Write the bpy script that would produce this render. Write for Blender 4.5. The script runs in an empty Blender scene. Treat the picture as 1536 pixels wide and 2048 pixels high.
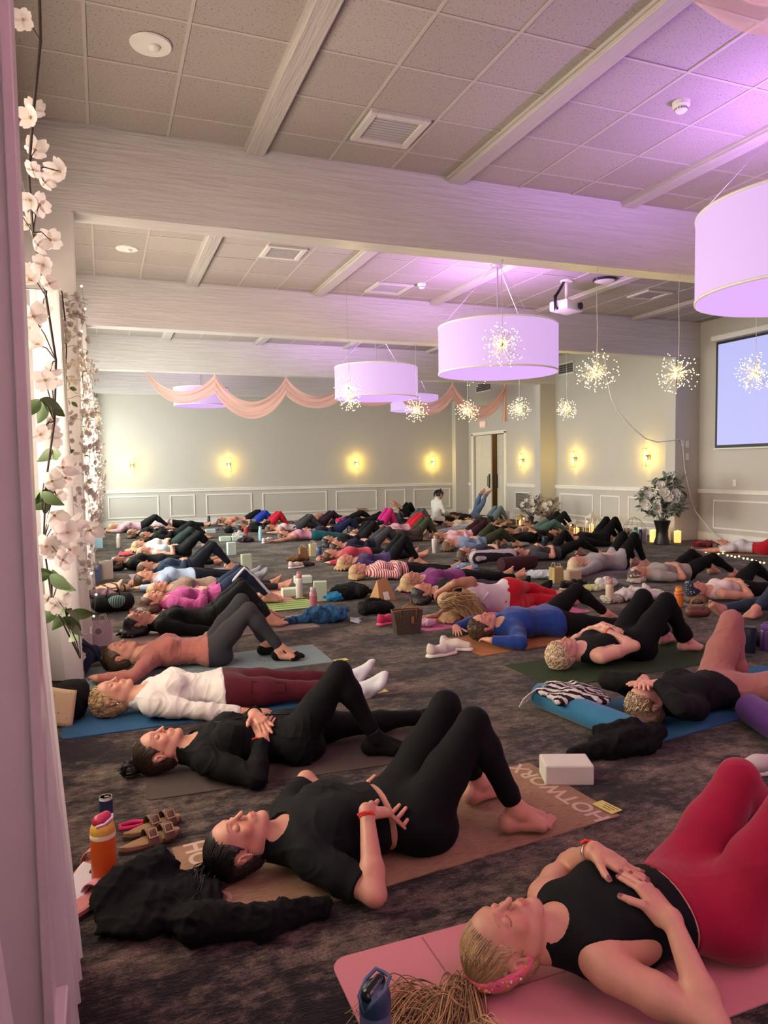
import bpy, bmesh, math, random
import numpy as np
from mathutils import Vector, Matrix, Euler
SC = bpy.context.scene
COL = SC.collection
random.seed(7); np.random.seed(7)
# ------------------------------------------------------------------ camera, world, light, exposure
H_CAM = 1.48
YAW, PITCH, ROLL, FPX = math.radians(21.277), math.radians(-3.491), math.radians(-.799), 1439.92
cam_d = bpy.data.cameras.new('camera'); cam = bpy.data.objects.new('camera', cam_d); COL.objects.link(cam)
cam_d.sensor_fit = 'VERTICAL'; cam_d.sensor_height = 36; cam_d.lens = FPX / 2048 * 36; cam_d.clip_start = .02; cam_d.clip_end = 100
_f = Vector((math.sin(YAW) * math.cos(PITCH), math.cos(YAW) * math.cos(PITCH), math.sin(PITCH)))
_r = Vector((math.cos(YAW), -math.sin(YAW), 0)); _u = _r.cross(_f)
_r2 = _r * math.cos(ROLL) + _u * math.sin(ROLL); _u2 = _u * math.cos(ROLL) - _r * math.sin(ROLL)
_m = Matrix((( _r2.x, _u2.x, -_f.x, 0), (_r2.y, _u2.y, -_f.y, 0), (_r2.z, _u2.z, -_f.z, H_CAM), (0, 0, 0, 1)))
cam.matrix_world = _m
SC.camera = cam
SC.view_settings.view_transform = 'Standard'; SC.view_settings.look = 'None'; SC.view_settings.gamma = 1; SC.view_settings.use_curve_mapping = False
SC.view_settings.exposure = 0.20
world = bpy.data.worlds.new('world'); SC.world = world; world.use_nodes = True
world.node_tree.nodes['Background'].inputs[0].default_value = (.75, .82, .95, 1)
world.node_tree.nodes['Background'].inputs[1].default_value = .9
SC.cycles.use_denoising = True
SC.cycles.max_bounces = 6; SC.cycles.diffuse_bounces = 4; SC.cycles.glossy_bounces = 3; SC.cycles.transmission_bounces = 5; SC.cycles.transparent_max_bounces = 8
SC.cycles.caustics_reflective = False; SC.cycles.caustics_refractive = False
SC.cycles.sample_clamp_indirect = 6.0
# ------------------------------------------------------------------ materials
_MC = {}
def srgb(h):
    """'#rrggbb' to linear"""
    c = [int(h[i:i + 2], 16) / 255 for i in (1, 3, 5)]
    return tuple(x / 12.92 if x <= .04045 else ((x + .055) / 1.055) ** 2.4 for x in c)
class NT:
    def __init__(s, name):
        s.m = bpy.data.materials.new(name); s.m.use_nodes = True; s.t = s.m.node_tree; s.n = s.t.nodes
        s.b = s.n['Principled BSDF']; s.out = s.n['Material Output']
    def node(s, typ, **kw):
        n = s.n.new(typ)
        for k, v in kw.items():
            if k.startswith('i_'):
                key = k[2:]; key = int(key) if key.isdigit() else key.replace('_', ' ')
                n.inputs[key].default_value = v
            else: setattr(n, k, v)
        return n
    def lk(s, a, b): s.t.links.new(a, b)
    def coord(s, scale=(1, 1, 1), kind='Object', rot=(0, 0, 0)):
        c = s.node('ShaderNodeTexCoord'); m = s.node('ShaderNodeMapping'); m.inputs['Scale'].default_value = scale; m.inputs['Rotation'].default_value = rot
        s.lk(c.outputs[kind], m.inputs[0]); return m.outputs[0]
    def noise(s, scale, detail=3, vec=None, rough=.5):
        n = s.node('ShaderNodeTexNoise'); n.inputs['Scale'].default_value = scale; n.inputs['Detail'].default_value = detail; n.inputs['Roughness'].default_value = rough
        if vec is not None: s.lk(vec, n.inputs['Vector'])
        return n.outputs['Fac']
    def ramp(s, fac, stops, interp='LINEAR'):
        r = s.node('ShaderNodeValToRGB'); r.color_ramp.interpolation = interp; e = r.color_ramp.elements
        while len(e) < len(stops): e.new(.5)
        for el, (p, c) in zip(e, stops): el.position = p; el.color = tuple(c) + (1,) if len(c) == 3 else c
        s.lk(fac, r.inputs[0]); return r.outputs[0]
    def mix(s, fac, a, b, mode='MIX'):
        m = s.node('ShaderNodeMix', data_type='RGBA', blend_type=mode)
        for x, i in ((fac, 0), (a, 6), (b, 7)):
            if hasattr(x, 'is_output'): s.lk(x, m.inputs[i])
            else: m.inputs[i].default_value = x if i == 0 else tuple(x) + (1,)
        return m.outputs[2]
    def math(s, op, a, b=0.):
        m = s.node('ShaderNodeMath', operation=op)
        for x, i in ((a, 0), (b, 1)):
            if hasattr(x, 'is_output'): s.lk(x, m.inputs[i])
            else: m.inputs[i].default_value = x
        return m.outputs[0]
    def bump(s, h, strength=.2, dist=.01):
        b = s.node('ShaderNodeBump'); b.inputs['Strength'].default_value = strength; b.inputs['Distance'].default_value = dist
        s.lk(h, b.inputs['Height']); s.lk(b.outputs[0], s.b.inputs['Normal']); return b
    def base(s, x):
        if hasattr(x, 'is_output'): s.lk(x, s.b.inputs['Base Color'])
        else: s.b.inputs['Base Color'].default_value = tuple(x) + (1,)
    def set(s, **kw):
        for k, v in kw.items():
            i = s.b.inputs[k.replace('_', ' ')]; i.default_value = v
def C3(c): return srgb(c) if isinstance(c, str) else tuple(c)
def M_plain(c, rough=.5, metal=0., name='paint', emit=0., ecol=None, alpha=None, trans=0., coat=0., bump=None, spec=.5):
    k = ('p', c, rough, metal, name, emit, ecol, trans, coat, bump, spec)
    if k in _MC: return _MC[k]
    t = NT(name); col = C3(c); t.set(Roughness=rough, Metallic=metal, Transmission_Weight=trans, Coat_Weight=coat, Specular_IOR_Level=spec)
    n = t.noise(9, 3, t.coord()); t.base(t.mix(n, tuple(x * .93 for x in col), tuple(min(1, x * 1.06) for x in col)))
    if bump: t.bump(t.noise(bump[0], 3, t.coord()), bump[1], .004)
    if emit: t.set(Emission_Color=tuple(C3(ecol or c)) + (1,), Emission_Strength=emit)
    _MC[k] = t.m; return t.m
def M_skin():
    if 'skin' in _MC: return _MC['skin']
    t = NT('skin'); a = t.node('ShaderNodeVertexColor', layer_name='tone')
    n = t.noise(60, 4, t.coord()); c = t.mix(.10, a.outputs[0], t.ramp(n, [(.3, (.55, .28, .2)), (.7, (.9, .66, .55))]), 'OVERLAY')
    t.base(c); t.set(Roughness=.46, Subsurface_Weight=.12, Subsurface_Radius=(.012, .004, .002), Specular_IOR_Level=.4); t.b.inputs['Subsurface Scale'].default_value = .6
    t.bump(t.noise(420, 2, t.coord()), .06, .002); _MC['skin'] = t.m; return t.m
def M_fab(c, rough=.82, weave=900., stripes=None, sheen=.15, fold=.0, melange=0., bands=None):
    k = ('f', c, rough, weave, stripes, sheen, fold, melange, bands)
    if k in _MC: return _MC[k]
    t = NT('fabric'); col = C3(c); co = t.coord()
    n = t.noise(14, 4, co); base = t.mix(n, tuple(x * .86 for x in col), tuple(min(1, x * 1.12) for x in col))
    if melange:
        m = t.noise(300, 2, t.coord((1, 3, 3))); base = t.mix(t.math('MULTIPLY', m, melange), base, (.6, .6, .6))
    if stripes:                                   # (colour, repeats per metre, share, axis)
        sc, per, share, axis = stripes
        s = t.node('ShaderNodeSeparateXYZ'); t.lk(co, s.inputs[0]); f = t.math('FRACT', t.math('MULTIPLY', s.outputs[axis], per)); base = t.mix(t.math('LESS_THAN', f, share), base, C3(sc))
    t.base(base); t.set(Roughness=rough, Sheen_Weight=sheen * min(1, max(col) * 5), Sheen_Roughness=.5, Specular_IOR_Level=.18)
    h = t.noise(weave, 2, co)
    if fold: h = t.math('ADD', t.math('MULTIPLY', h, .25), t.noise(16, 4, co))
    t.bump(h, .25 if not fold else .5, .002 if not fold else fold); _MC[k] = t.m; return t.m
def M_strand(c):
    k = ('hs', c)
    if k in _MC: return _MC[k]
    col = HAIRCOL[c] if isinstance(c, str) else c
    t = NT('hair_strand'); a = t.node('ShaderNodeAttribute', attribute_name='lock')
    t.base(t.ramp(a.outputs['Fac'], [(0, tuple(x * .45 for x in col)), (.5, col), (1, tuple(min(1, x * 1.6 + .008) for x in col))])); t.set(Roughness=.38, Specular_IOR_Level=.5); _MC[k] = t.m; return t.m
def M_hair(c):
    k = ('h', c)
    if k in _MC: return _MC[k]
    col = HAIRCOL[c] if isinstance(c, str) else c
    t = NT('hair'); co = t.coord((18, 160, 120)); n = t.noise(1.5, 4, co, .6)
    t.base(t.ramp(n, [(.25, tuple(x * .45 for x in col)), (.55, col), (.8, tuple(min(1, x * 1.7 + .01) for x in col))]))
    t.set(Roughness=.42, Specular_IOR_Level=.45, Anisotropic=.6); t.bump(n, .5, .004); _MC[k] = t.m; return t.m
# ------------------------------------------------------------------ implicit surface engine
V = lambda *a: np.array(a, dtype=np.float64)
def nrm(v):
    v = np.asarray(v, float); l = np.linalg.norm(v)
    return v / l if l > 1e-9 else v
def cap(a, ra, b, rb, k=.02, ta=False, tb=False):
    """a tapered capsule; ta / tb cut it flat at that end"""
    return ('c', np.asarray(a, float), ra, np.asarray(b, float), rb, k, ta, tb)
def ell(c, r, R=None, k=.03):
    """an ellipsoid; the rows of R are its axes"""
    return ('e', np.asarray(c, float), np.asarray(r, float), np.eye(3) if R is None else np.asarray(R, float), k)
def p_box(p):
    if p[0] == 'c':
        r = max(p[2], p[4]); return np.minimum(p[1], p[3]) - r, np.maximum(p[1], p[3]) + r
    ext = np.sqrt(((p[3] * p[2][:, None]) ** 2).sum(0))
    return p[1] - ext, p[1] + ext
def p_eval(p, X, Y, Z, off=0.):
    if p[0] == 'c':
        a, ra, b, rb = p[1], p[2], p[3], p[4]
        d = b - a; dd = float(d @ d) + 1e-12
        px, py, pz = X - a[0], Y - a[1], Z - a[2]
        t0 = (px * d[0] + py * d[1] + pz * d[2]) / dd
        t = np.clip(t0, 0, 1)
        f = np.sqrt((px - t * d[0]) ** 2 + (py - t * d[1]) ** 2 + (pz - t * d[2]) ** 2) - (ra + (rb - ra) * t) - off
        L = math.sqrt(dd)
        if p[7]: f = np.maximum(f, (t0 - 1) * L)
        if p[6]: f = np.maximum(f, -t0 * L)
        return f
    c, r, R = p[1], p[2] + off, p[3]
    px, py, pz = X - c[0], Y - c[1], Z - c[2]
    q = [(px * R[i, 0] + py * R[i, 1] + pz * R[i, 2]) for i in range(3)]
    k0 = np.sqrt(sum((q[i] / r[i]) ** 2 for i in range(3))) + 1e-6
    k1 = np.sqrt(sum((q[i] / r[i] ** 2) ** 2 for i in range(3))) + 1e-6
    return k0 * (k0 - 1) / k1
def smin(a, b, k):
    h = np.maximum(k - np.abs(a - b), 0) / k
    return np.minimum(a, b) - h * h * k * .25
def smax(a, b, k): return -smin(-a, -b, k)
def field_at(prims, P, off=0.):
    F = np.full(len(P), 1.0)
    for p in prims: F = smin(F, p_eval(p, P[:, 0], P[:, 1], P[:, 2], off), max(p[5] if p[0] == 'c' else p[4], 1e-3))
    return F
class Grid:
    def __init__(s, lo, hi, h, fine=()):
        """fine: list of (lo, hi, h) boxes where the spacing is finer"""
        s.ax = []
        for i in range(3):
            pts = [lo[i]]
            while pts[-1] < hi[i]:
                x = pts[-1]; st = h
                for (fl, fh, hh) in fine:
                    if fl[i] - 1e-9 <= x < fh[i]: st = min(st, hh)
                pts.append(x + st)
            s.ax.append(np.array(pts, np.float32))
        s.h = h
        s.F = np.full([len(a) for a in s.ax], .5, np.float32)
    def sub(s, lo, hi):
        sl = []
        for i in range(3):
            a = int(np.searchsorted(s.ax[i], lo[i])); b = int(np.searchsorted(s.ax[i], hi[i]))
            sl.append(slice(max(a - 1, 0), min(b + 1, len(s.ax[i]))))
        return tuple(sl)
    def xyz(s, sl):
        return s.ax[0][sl[0]][:, None, None], s.ax[1][sl[1]][None, :, None], s.ax[2][sl[2]][None, None, :]
    def add(s, p, off=0., k=None):
        k = k or (p[5] if p[0] == 'c' else p[4])
        lo, hi = p_box(p); m = k + 2.2 * s.h + off
        sl = s.sub(lo - m, hi + m)
        if min(x.stop - x.start for x in sl) < 2: return
        s.F[sl] = smin(s.F[sl], p_eval(p, *s.xyz(sl), off=off).astype(np.float32), k)
    def cut(s, p, k=.004, off=0.):
        lo, hi = p_box(p); m = k + 2.2 * s.h + off
        sl = s.sub(lo - m, hi + m)
        if min(x.stop - x.start for x in sl) < 2: return
        s.F[sl] = smax(s.F[sl], -p_eval(p, *s.xyz(sl), off=off).astype(np.float32), k)
    def clip(s, pt, n):
        """keep the side the normal n points away from"""
        n = nrm(n); X, Y, Z = s.xyz((slice(None),) * 3)
        s.F = np.maximum(s.F, ((X - pt[0]) * n[0] + (Y - pt[1]) * n[1] + (Z - pt[2]) * n[2]).astype(np.float32))
    def group(s, prims, off=0., k=.006):
        """prims smoothly joined among themselves, then joined to the rest with a small k"""
        if not prims: return
        bb = [p_box(p) for p in prims]; m = .035 + 2.2 * s.h + off
        sl = s.sub(np.min([b[0] for b in bb], 0) - m, np.max([b[1] for b in bb], 0) + m)
        g = Grid.__new__(Grid); g.ax = [s.ax[i][sl[i]] for i in range(3)]; g.h = s.h
        g.F = np.full([len(a) for a in g.ax], .5, np.float32)
        for p in prims: g.add(p, off)
        s.F[sl] = smin(s.F[sl], g.F, k)
    def mesh(s):
        F = s.F
        F[0], F[-1], F[:, 0], F[:, -1], F[:, :, 0], F[:, :, -1] = (np.maximum(q, 1e-4) for q in (F[0], F[-1], F[:, 0], F[:, -1], F[:, :, 0], F[:, :, -1]))
        S = F < 0
        c = np.zeros([n - 1 for n in F.shape], np.uint8)
        for i in (0, 1):
            for j in (0, 1):
                for k in (0, 1):
                    c += S[i:F.shape[0] - 1 + i, j:F.shape[1] - 1 + j, k:F.shape[2] - 1 + k]
        idx = np.argwhere((c > 0) & (c < 8))
        if not len(idx): return np.zeros((0, 3)), np.zeros((0, 4), int)
        vid = np.full(c.shape, -1, np.int32); vid[idx[:, 0], idx[:, 1], idx[:, 2]] = np.arange(len(idx))
        acc = np.zeros((len(idx), 3)); cnt = np.zeros(len(idx))
        corners = [(i, j, k) for i in (0, 1) for j in (0, 1) for k in (0, 1)]
        pos = [np.stack([s.ax[a][idx[:, a] + cc[a]] for a in range(3)], 1) for cc in corners]
        val = [F[idx[:, 0] + cc[0], idx[:, 1] + cc[1], idx[:, 2] + cc[2]] for cc in corners]
        for a in range(8):
            for b in range(a + 1, 8):
                if sum(abs(corners[a][q] - corners[b][q]) for q in range(3)) != 1: continue
                m = (val[a] < 0) != (val[b] < 0)
                t = val[a][m] / (val[a][m] - val[b][m])
                acc[m] += pos[a][m] + (pos[b][m] - pos[a][m]) * t[:, None]; cnt[m] += 1
        v = acc / cnt[:, None]
        quads = []
        for ax in range(3):
            o1, o2 = [(1, 2), (2, 0), (0, 1)][ax]
            sl0 = [slice(1, -1)] * 3; sl0[ax] = slice(0, -1)
            sl1 = [slice(1, -1)] * 3; sl1[ax] = slice(1, None)
            A = S[tuple(sl0)]; Bv = S[tuple(sl1)]
            e = np.argwhere(A != Bv)
            if not len(e): continue
            inside = A[e[:, 0], e[:, 1], e[:, 2]]
            off = np.ones(3, int); off[ax] = 0
            e = e + off
            def cell(d1, d2):
                q = e.copy(); q[:, o1] -= d1; q[:, o2] -= d2
                return vid[q[:, 0], q[:, 1], q[:, 2]]
            Q = np.stack([cell(0, 0), cell(1, 0), cell(1, 1), cell(0, 1)], 1)
            Q[~inside] = Q[~inside][:, ::-1]
            quads.append(Q)
        q = np.concatenate(quads) if quads else np.zeros((0, 4), int)
        return v, q[(q >= 0).all(1)]
def wrinkle(P, amp, scale, seed=0., stretch=(1, 1, 1)):
    """cloth folds: warped ridges"""
    q = P * np.array(stretch) * scale + seed
    w = q + .9 * np.stack([np.sin(1.3 * q[:, 1] + 1.7 * q[:, 2] + seed), np.sin(1.1 * q[:, 2] - 1.9 * q[:, 0] + 2 * seed), np.sin(1.7 * q[:, 0] + 1.2 * q[:, 1])], 1)
    a = 1 - np.abs(np.sin(w[:, 0] + .6 * w[:, 1] + .3 * w[:, 2])); b = 1 - np.abs(np.sin(1.9 * w[:, 1] - 1.3 * w[:, 2] + .7 * w[:, 0] + 3))
    return amp * (a ** 2 + .6 * b ** 2 - .55)
def np_mesh(name, v, q, mat=None, smooth=True):
    me = bpy.data.meshes.new(name)
    n = len(q)
    if n and len(v):
        q = np.ascontiguousarray(q, np.int32); kk = q.shape[1]
        me.vertices.add(len(v)); me.vertices.foreach_set('co', np.ascontiguousarray(v, np.float32).ravel())
        me.loops.add(n * kk); me.loops.foreach_set('vertex_index', q.ravel())
        me.polygons.add(n); me.polygons.foreach_set('loop_start', np.arange(n, dtype=np.int32) * kk)
        me.update(calc_edges=True); me.validate()
        if smooth: me.shade_smooth()
        else: me.shade_flat()
    if mat: me.materials.append(mat)
    return me
def vnormals(v, q):
    n = np.zeros_like(v)
    a, b, c, d = v[q[:, 0]], v[q[:, 1]], v[q[:, 2]], v[q[:, 3]]
    fn = np.cross(c - a, d - b)
    for i in range(4):
        for k in range(3): n[:, k] += np.bincount(q[:, i], fn[:, k], len(v))
    return n / (np.linalg.norm(n, axis=1)[:, None] + 1e-12)
def link(name, me, parent=None, loc=None, rotz=0.):
    o = bpy.data.objects.new(name, me); COL.objects.link(o)
    if parent: o.parent = parent
    if loc is not None: o.location = loc
    if rotz: o.rotation_euler = (0, 0, rotz)
    return o
def tag(o, label=None, cat=None, group=None, kind=None):
    if label: o['label'] = label
    if cat: o['category'] = cat
    if group: o['group'] = group
    if kind: o['kind'] = kind
    return o
# ------------------------------------------------------------------ people
def ik(a, t, l1, l2, pole):
    d = t - a; L = np.linalg.norm(d)
    if L > .995 * (l1 + l2): t = a + d / L * .995 * (l1 + l2); d = t - a; L = np.linalg.norm(d)
    u = d / L; x = (l1 * l1 - l2 * l2 + L * L) / (2 * L); h = math.sqrt(max(l1 * l1 - x * x, 0))
    p = pole - u * (pole @ u); return a + u * x + nrm(p) * h, t
def rot(v, axis, ang):
    axis = nrm(axis); c, s = math.cos(ang), math.sin(ang)
    return v * c + np.cross(axis, v) * s + axis * (axis @ v) * (1 - c)
def hand(w, d, n, s, curl=(.25, .35, .3), conform=None, spread=.10, thumb=None, fine=True, elbow=None):
    """w wrist, d where the fingers point, n out of the back of the hand, s towards the thumb"""
    d, n = nrm(d), nrm(n - d * (n @ d)); s = nrm(s - d * (s @ d) - n * (s @ n))
    P, tips = [], []
    put = (lambda p, r: p) if conform is None else conform
    w = put(w, .021)
    offs = [.027, .0095, -.0085, -.0255]; lens = [.072, .080, .074, .058]; rad = [.0088, .0092, .0088, .0078]
    base = [.086, .090, .086, .078]
    kn = []
    for i in range(4):
        k = put(w + d * base[i] + s * offs[i] - n * .004, .0125); kn.append(k)
        P.append(cap(w + s * offs[i] * .55, .0165, k, .0115, .014))
    P.append(cap(w + s * .012 + d * .03 - n * .004, .017, w - s * .012 + d * .045 - n * .004, .016, .012))
    for i in range(4):
        dd = nrm(d + s * (1.5 - i) * spread); ax = np.cross(dd, n); p = kn[i]; cur = dd
        for j, fr in enumerate((.46, .30, .24)):
            cur = rot(cur, ax, -curl[j] * (1 + .12 * (i - 1)))
            q = p + cur * lens[i] * fr
            if conform is not None: q = put(q, rad[i] * .95)
            P.append(cap(p, rad[i] * (1 - .08 * j), q, rad[i] * (.93 - .09 * j), .004)); p = q
        tips.append((p + n * .004, cur))
    t0 = w + d * .022 + s * .020 - n * .004
    td = nrm(d * .62 + s * .75 - n * .15) if thumb is None else nrm(d * thumb[0] + s * thumb[1] + n * thumb[2])
    t1 = put(t0 + td * .040, .0115); t2 = put(t1 + nrm(td + d * .25) * .033, .0105); t3 = put(t2 + nrm(td + d * .5) * .026, .0095)
    P += [cap(t0, .0165, t1, .0118, .012), cap(t1, .0115, t2, .0102, .004), cap(t2, .0102, t3, .0085, .004)]
    tips.append((t3 + n * .004, td))
    return P, tips
def foot(A, d, up, side, toes=True):
    """A ankle, d heel to toe, up the instep side, side towards the big toe"""
    d, up, side = nrm(d), nrm(up), nrm(side)
    H = A - d * .036 - up * .046
    bi, bo = A + d * .112 - up * .058 + side * .022, A + d * .092 - up * .061 - side * .030
    P = [cap(A, .036, H, .033, .02), cap(H, .031, bo, .020, .02), cap(H + side * .006, .030, bi, .0215, .02), cap(A + up * .004, .034, bi + up * .012, .019, .02),
         cap(A, .030, bo + up * .008, .018, .02), cap(bi, .0215, bo, .019, .012), ell(A + side * .026, (.014,) * 3, None, .012), ell(A - side * .027 - up * .006, (.013,) * 3, None, .012)]
    for i in range(5):
        t = i / 4; b = bi + (bo - bi) * t + d * .012; ln = [.042, .036, .032, .027, .021][i]; r = [.0115, .0074, .0070, .0068, .0066][i]
        m = b + d * ln * .6 + up * .004; P += [cap(b, r, m, r, .004), cap(m, r * 1.05, b + d * ln - up * .006, r * 1.02, .003)] if toes else [cap(b, r * 1.3, b + d * ln, r, .015)]
    return P
def leg_points(hip, spec, sgn, th=.415, sh=.40):
    """spec: ('B', lift, splay, feet x tweak) bent with the sole down; ('S', splay) flat; ('P', knee, ankle, foot dir, foot up) explicit"""
    m = spec[0]
    if m == 'B':
        a, b = math.radians(spec[1]), math.radians(spec[2]) * sgn
        knee = hip + th * V(math.cos(a) * math.cos(b), math.cos(a) * math.sin(b), math.sin(a))
        az = (spec[3] if len(spec) > 3 else 0) * sgn; dz = knee[2] - .088; hz = math.sqrt(max(sh * sh - dz * dz, .0016))
        dirn = V(math.cos(math.radians(az)), math.sin(math.radians(az)), 0)
        back = spec[4] if len(spec) > 4 else 1
        ank = V(knee[0] + hz * back * dirn[0], knee[1] + hz * dirn[1] * back, .088)
        fd = V(1, .22 * sgn, 0); return knee, ank, nrm(fd), V(0, 0, 1)
    if m == 'S':
        b = math.radians(spec[1]) * sgn
        knee = hip + th * V(math.cos(b), math.sin(b), -.03) + V(0, 0, .0); knee[2] = .075
        ank = knee + sh * V(math.cos(b), math.sin(b), -.05); ank[2] = .05
        fo = spec[2] if len(spec) > 2 else .45
        fd = nrm(V(.62, fo * sgn, .75)); return knee, ank, fd, nrm(V(-.75, .2 * sgn, .62))
    if m == 'F':        # knees dropped outwards, soles together
        knee = hip + V(.27, .27 * sgn, .06 + (spec[1] if len(spec) > 1 else 0)); d = V(.50, .05 * sgn, .06) - knee
        return knee, knee + nrm(d) * sh, nrm(V(.9, -.35 * sgn, .1)), nrm(V(-.2, .9 * sgn, .4))
    return spec[1], spec[2], nrm(spec[3]), nrm(spec[4])
class Body:
    """a figure in its own space: x runs from head to feet when it lies down, z is up"""
    def __init__(b, S=1.0, build=1.0, legs=(('B', 52, 3), ('B', 52, 3)), arms=('belly', 'belly'), head_tilt=0., head_turn=0., frame='supine', bust=1.0, z0=.105, fine=2):
        b.fine = fine
        if frame == 'supine': u, f, c = V(-1, 0, 0), V(0, 0, 1), V(0, 0, z0)
        elif frame == 'side': u, f, c = nrm(V(-1, 0, .05)), V(0, 1, 0), V(0, 0, .165)
        else: u, f, c = nrm(V(.12, 0, 1)), nrm(V(1, 0, -.12)), V(0, 0, .115)
        r = np.cross(f, u); b.u, b.f, b.r, b.c = u, f, r, c
        W = lambda x, y, z: c + r * x + f * y + u * z        # right, front, towards the head
        b.W = W; R = np.array([r, f, u]); w = build
        k = .05
        T = [ell(W(0, -.005, .015), (.168 * w, .098 * w, .135), R, k), ell(W(0, .0, .155), (.128 * w, .086 * w, .15), R, k),
             ell(W(0, .004, .335), (.142 * w, .096 * w, .165), R, k), cap(W(-.115, -.004, .452), .056, W(.115, -.004, .452), .056, k),
             cap(W(-.06, -.01, .46), .055, W(-.0, -.01, .54), .045, k), cap(W(.06, -.01, .46), .055, W(.0, -.01, .54), .045, k)]
        for s in (-1, 1):
            T += [ell(W(.083 * s, -.040, -.05), (.088 * w, .072 * w, .098), R, .04),
                  ell(W(.076 * s, .072, .325), (.066 * bust, .048 * bust, .066 * bust), R, .035)]
        b.torso = T; b.bust_c = [W(.076 * s, .08, .325) for s in (-1, 1)]
        b.neck0 = W(0, -.004, .495)
        # head
        hu, hf, hr = u, f, r
        if frame == 'sit': hu, hf = rot(u, r, -.45), rot(f, r, -.45)
        hu, hf = rot(hu, r, head_tilt), rot(hf, r, head_tilt)
        hf, hr = rot(hf, hu, head_turn), rot(hr, hu, head_turn)
        b.hc = W(0, .008, .565) + hu * .105
        if frame == 'supine': b.hc[2] = max(b.hc[2], .112)
        b.hu, b.hf, b.hr = hu, hf, hr
        H = lambda x, y, z: b.hc + hr * x + hf * y + hu * z
        b.H = H; HR = np.array([hr, hf, hu])
        b.skull = [ell(H(0, -.014, .030), (.073, .093, .084), HR, .02)]
        face = [ell(H(0, .022, -.028), (.0615, .066, .088), HR, .02), ell(H(0, .05, .035), (.058, .043, .052), HR, .02)]
        if fine >= 1:
            face += [cap(H(0, .075, -.099), .0165, H(0, .066, -.085), .02, .02)]
            for s in (-1, 1):
                face += [cap(H(.049 * s, -.006, -.052), .019, H(.014 * s, .068, -.097), .0165, .022),
                         ell(H(.036 * s, .060, -.028), (.022, .021, .022), HR, .016), cap(H(.012 * s, .083, .027), .009, H(.036 * s, .074, .029), .008, .016)]
            face += [cap(H(0, .083, .018), .0085, H(0, .107, -.026), .0092, .012), ell(H(0, .1085, -.029), (.0095, .0092, .009), HR, .006),
                     ell(H(0, .080, -.062), (.027, .017, .021), HR, .012)]
            for s in (-1, 1): face += [ell(H(.0115 * s, .099, -.032), (.0068, .0085, .0068), HR, .005)]
        else: face += [cap(H(0, .085, .012), .008, H(0, .106, -.028), .011, .012), ell(H(0, .070, -.092), (.028, .02, .02), HR, .02)]
        lips = []; cuts = []
        if fine >= 1:
            for s in (-1, 1):
                cuts += [ell(H(.031 * s, .098, .004), (.017, .018, .012), HR, .012)]
                lips += [ell(H(.031 * s, .0745, .003), (.0155, .0155, .0125), HR, .003)]
                cuts += [] if fine < 2 else [cap(H(.006 * s, .1055, -.0385), .0032, H(.0075 * s, .102, -.037), .003, .003)]
            lips += [cap(H(-.012, .0935, -.0585), .0052, H(.012, .0935, -.0585), .0052, .005), cap(H(-.010, .0925, -.0685), .0062, H(.010, .0925, -.0685), .0062, .005)]
        ears = []
        for s in (-1, 1):
            E = np.array([nrm(hr * s + hf * -.35), nrm(hf + hr * s * .35), hu])
            ears += [ell(H(.073 * s, -.014, -.006), (.0085, .0175, .029), E, .006)]
            if fine >= 2: ears += [ell(H(.080 * s, -.020, .010), (.006, .014, .016), E, .006)]
        b.face, b.lips, b.ears, b.hcuts, b.HR = face, lips, ears, cuts, HR
        b.neck = [cap(W(0, -.018, .46), .058, H(0, -.024, -.055), .050, .03), cap(W(0, .0, .49), .050, H(0, .012, -.07), .040, .03)]
        b.cut2 = [cap(H(-.019, .1015, -.0632), .0022, H(.019, .1015, -.0632), .0022, .003)] if fine >= 2 else []
        if fine >= 2:
            for s in (-1, 1):
                E = np.array([nrm(hr * s + hf * -.35), nrm(hf + hr * s * .35), hu]); b.cut2 += [ell(H(.083 * s, -.010, -.002), (.006, .008, .013), E, .004)]
        # legs
        b.legs = []
        for i, sp in enumerate(legs):
            s = -1 if i == 0 else 1                          # first the one on the person's right
            hip = W(-.092 * s, -.004, .005) if frame != 'side' else W(-.092 * s, .0, .005)
            kn, an, fd, fu = leg_points(hip, sp, s)
            sd = np.cross(fu, fd) * (1 if i == 0 else -1)    # towards the big toe
            tw = .93 + .07 * w
            md = kn + (an - kn) * .28; bk = nrm(np.cross(np.cross(kn - hip, an - kn), an - kn)) if np.linalg.norm(np.cross(kn - hip, an - kn)) > .01 else V(0, 0, -1)
            if bk @ (hip - kn) < 0: bk = -bk
            if sp[0] == 'S': bk = V(0, 0, -1)
            L = [cap(hip, .088 * w, hip + (kn - hip) * .5, .078 * tw, .03), cap(hip + (kn - hip) * .5, .078 * tw, kn, .054, .03), cap(kn, .053, md, .053, .02),
                 cap(md, .051, kn + (an - kn) * .78, .036, .02), cap(kn + (an - kn) * .78, .036, an, .033, .02), ell(md + bk * .014, (.046, .046, .075), np.array([nrm(np.cross(bk, an - kn)), bk, nrm(an - kn)]), .03)]
            Ft = foot(an, fd, fu, nrm(sd), toes=fine >= 1)
            b.legs.append(dict(hip=hip, knee=kn, ank=an, L=L, F=Ft, fd=fd, fu=fu, sd=sd))
        b.root_thigh = [cap(l['hip'], .088 * w, l['hip'] + (l['knee'] - l['hip']) * .38, .078 * tw, .05) for l in b.legs]
        # arms
        b.arms = []; b.tips = []
        surf = T + b.root_thigh
        def top(p, r, lift=.0):
            zs = np.linspace(.45, .0, 91); Q = np.stack([np.full(91, p[0]), np.full(91, p[1]), zs], 1)
            F = field_at(surf, Q, .012 + lift); i = np.argmax(F < 0)
            z = zs[i] if (F < 0).any() else .006
            return V(p[0], p[1], max(z, .006) + r)
        b.top = top
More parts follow.
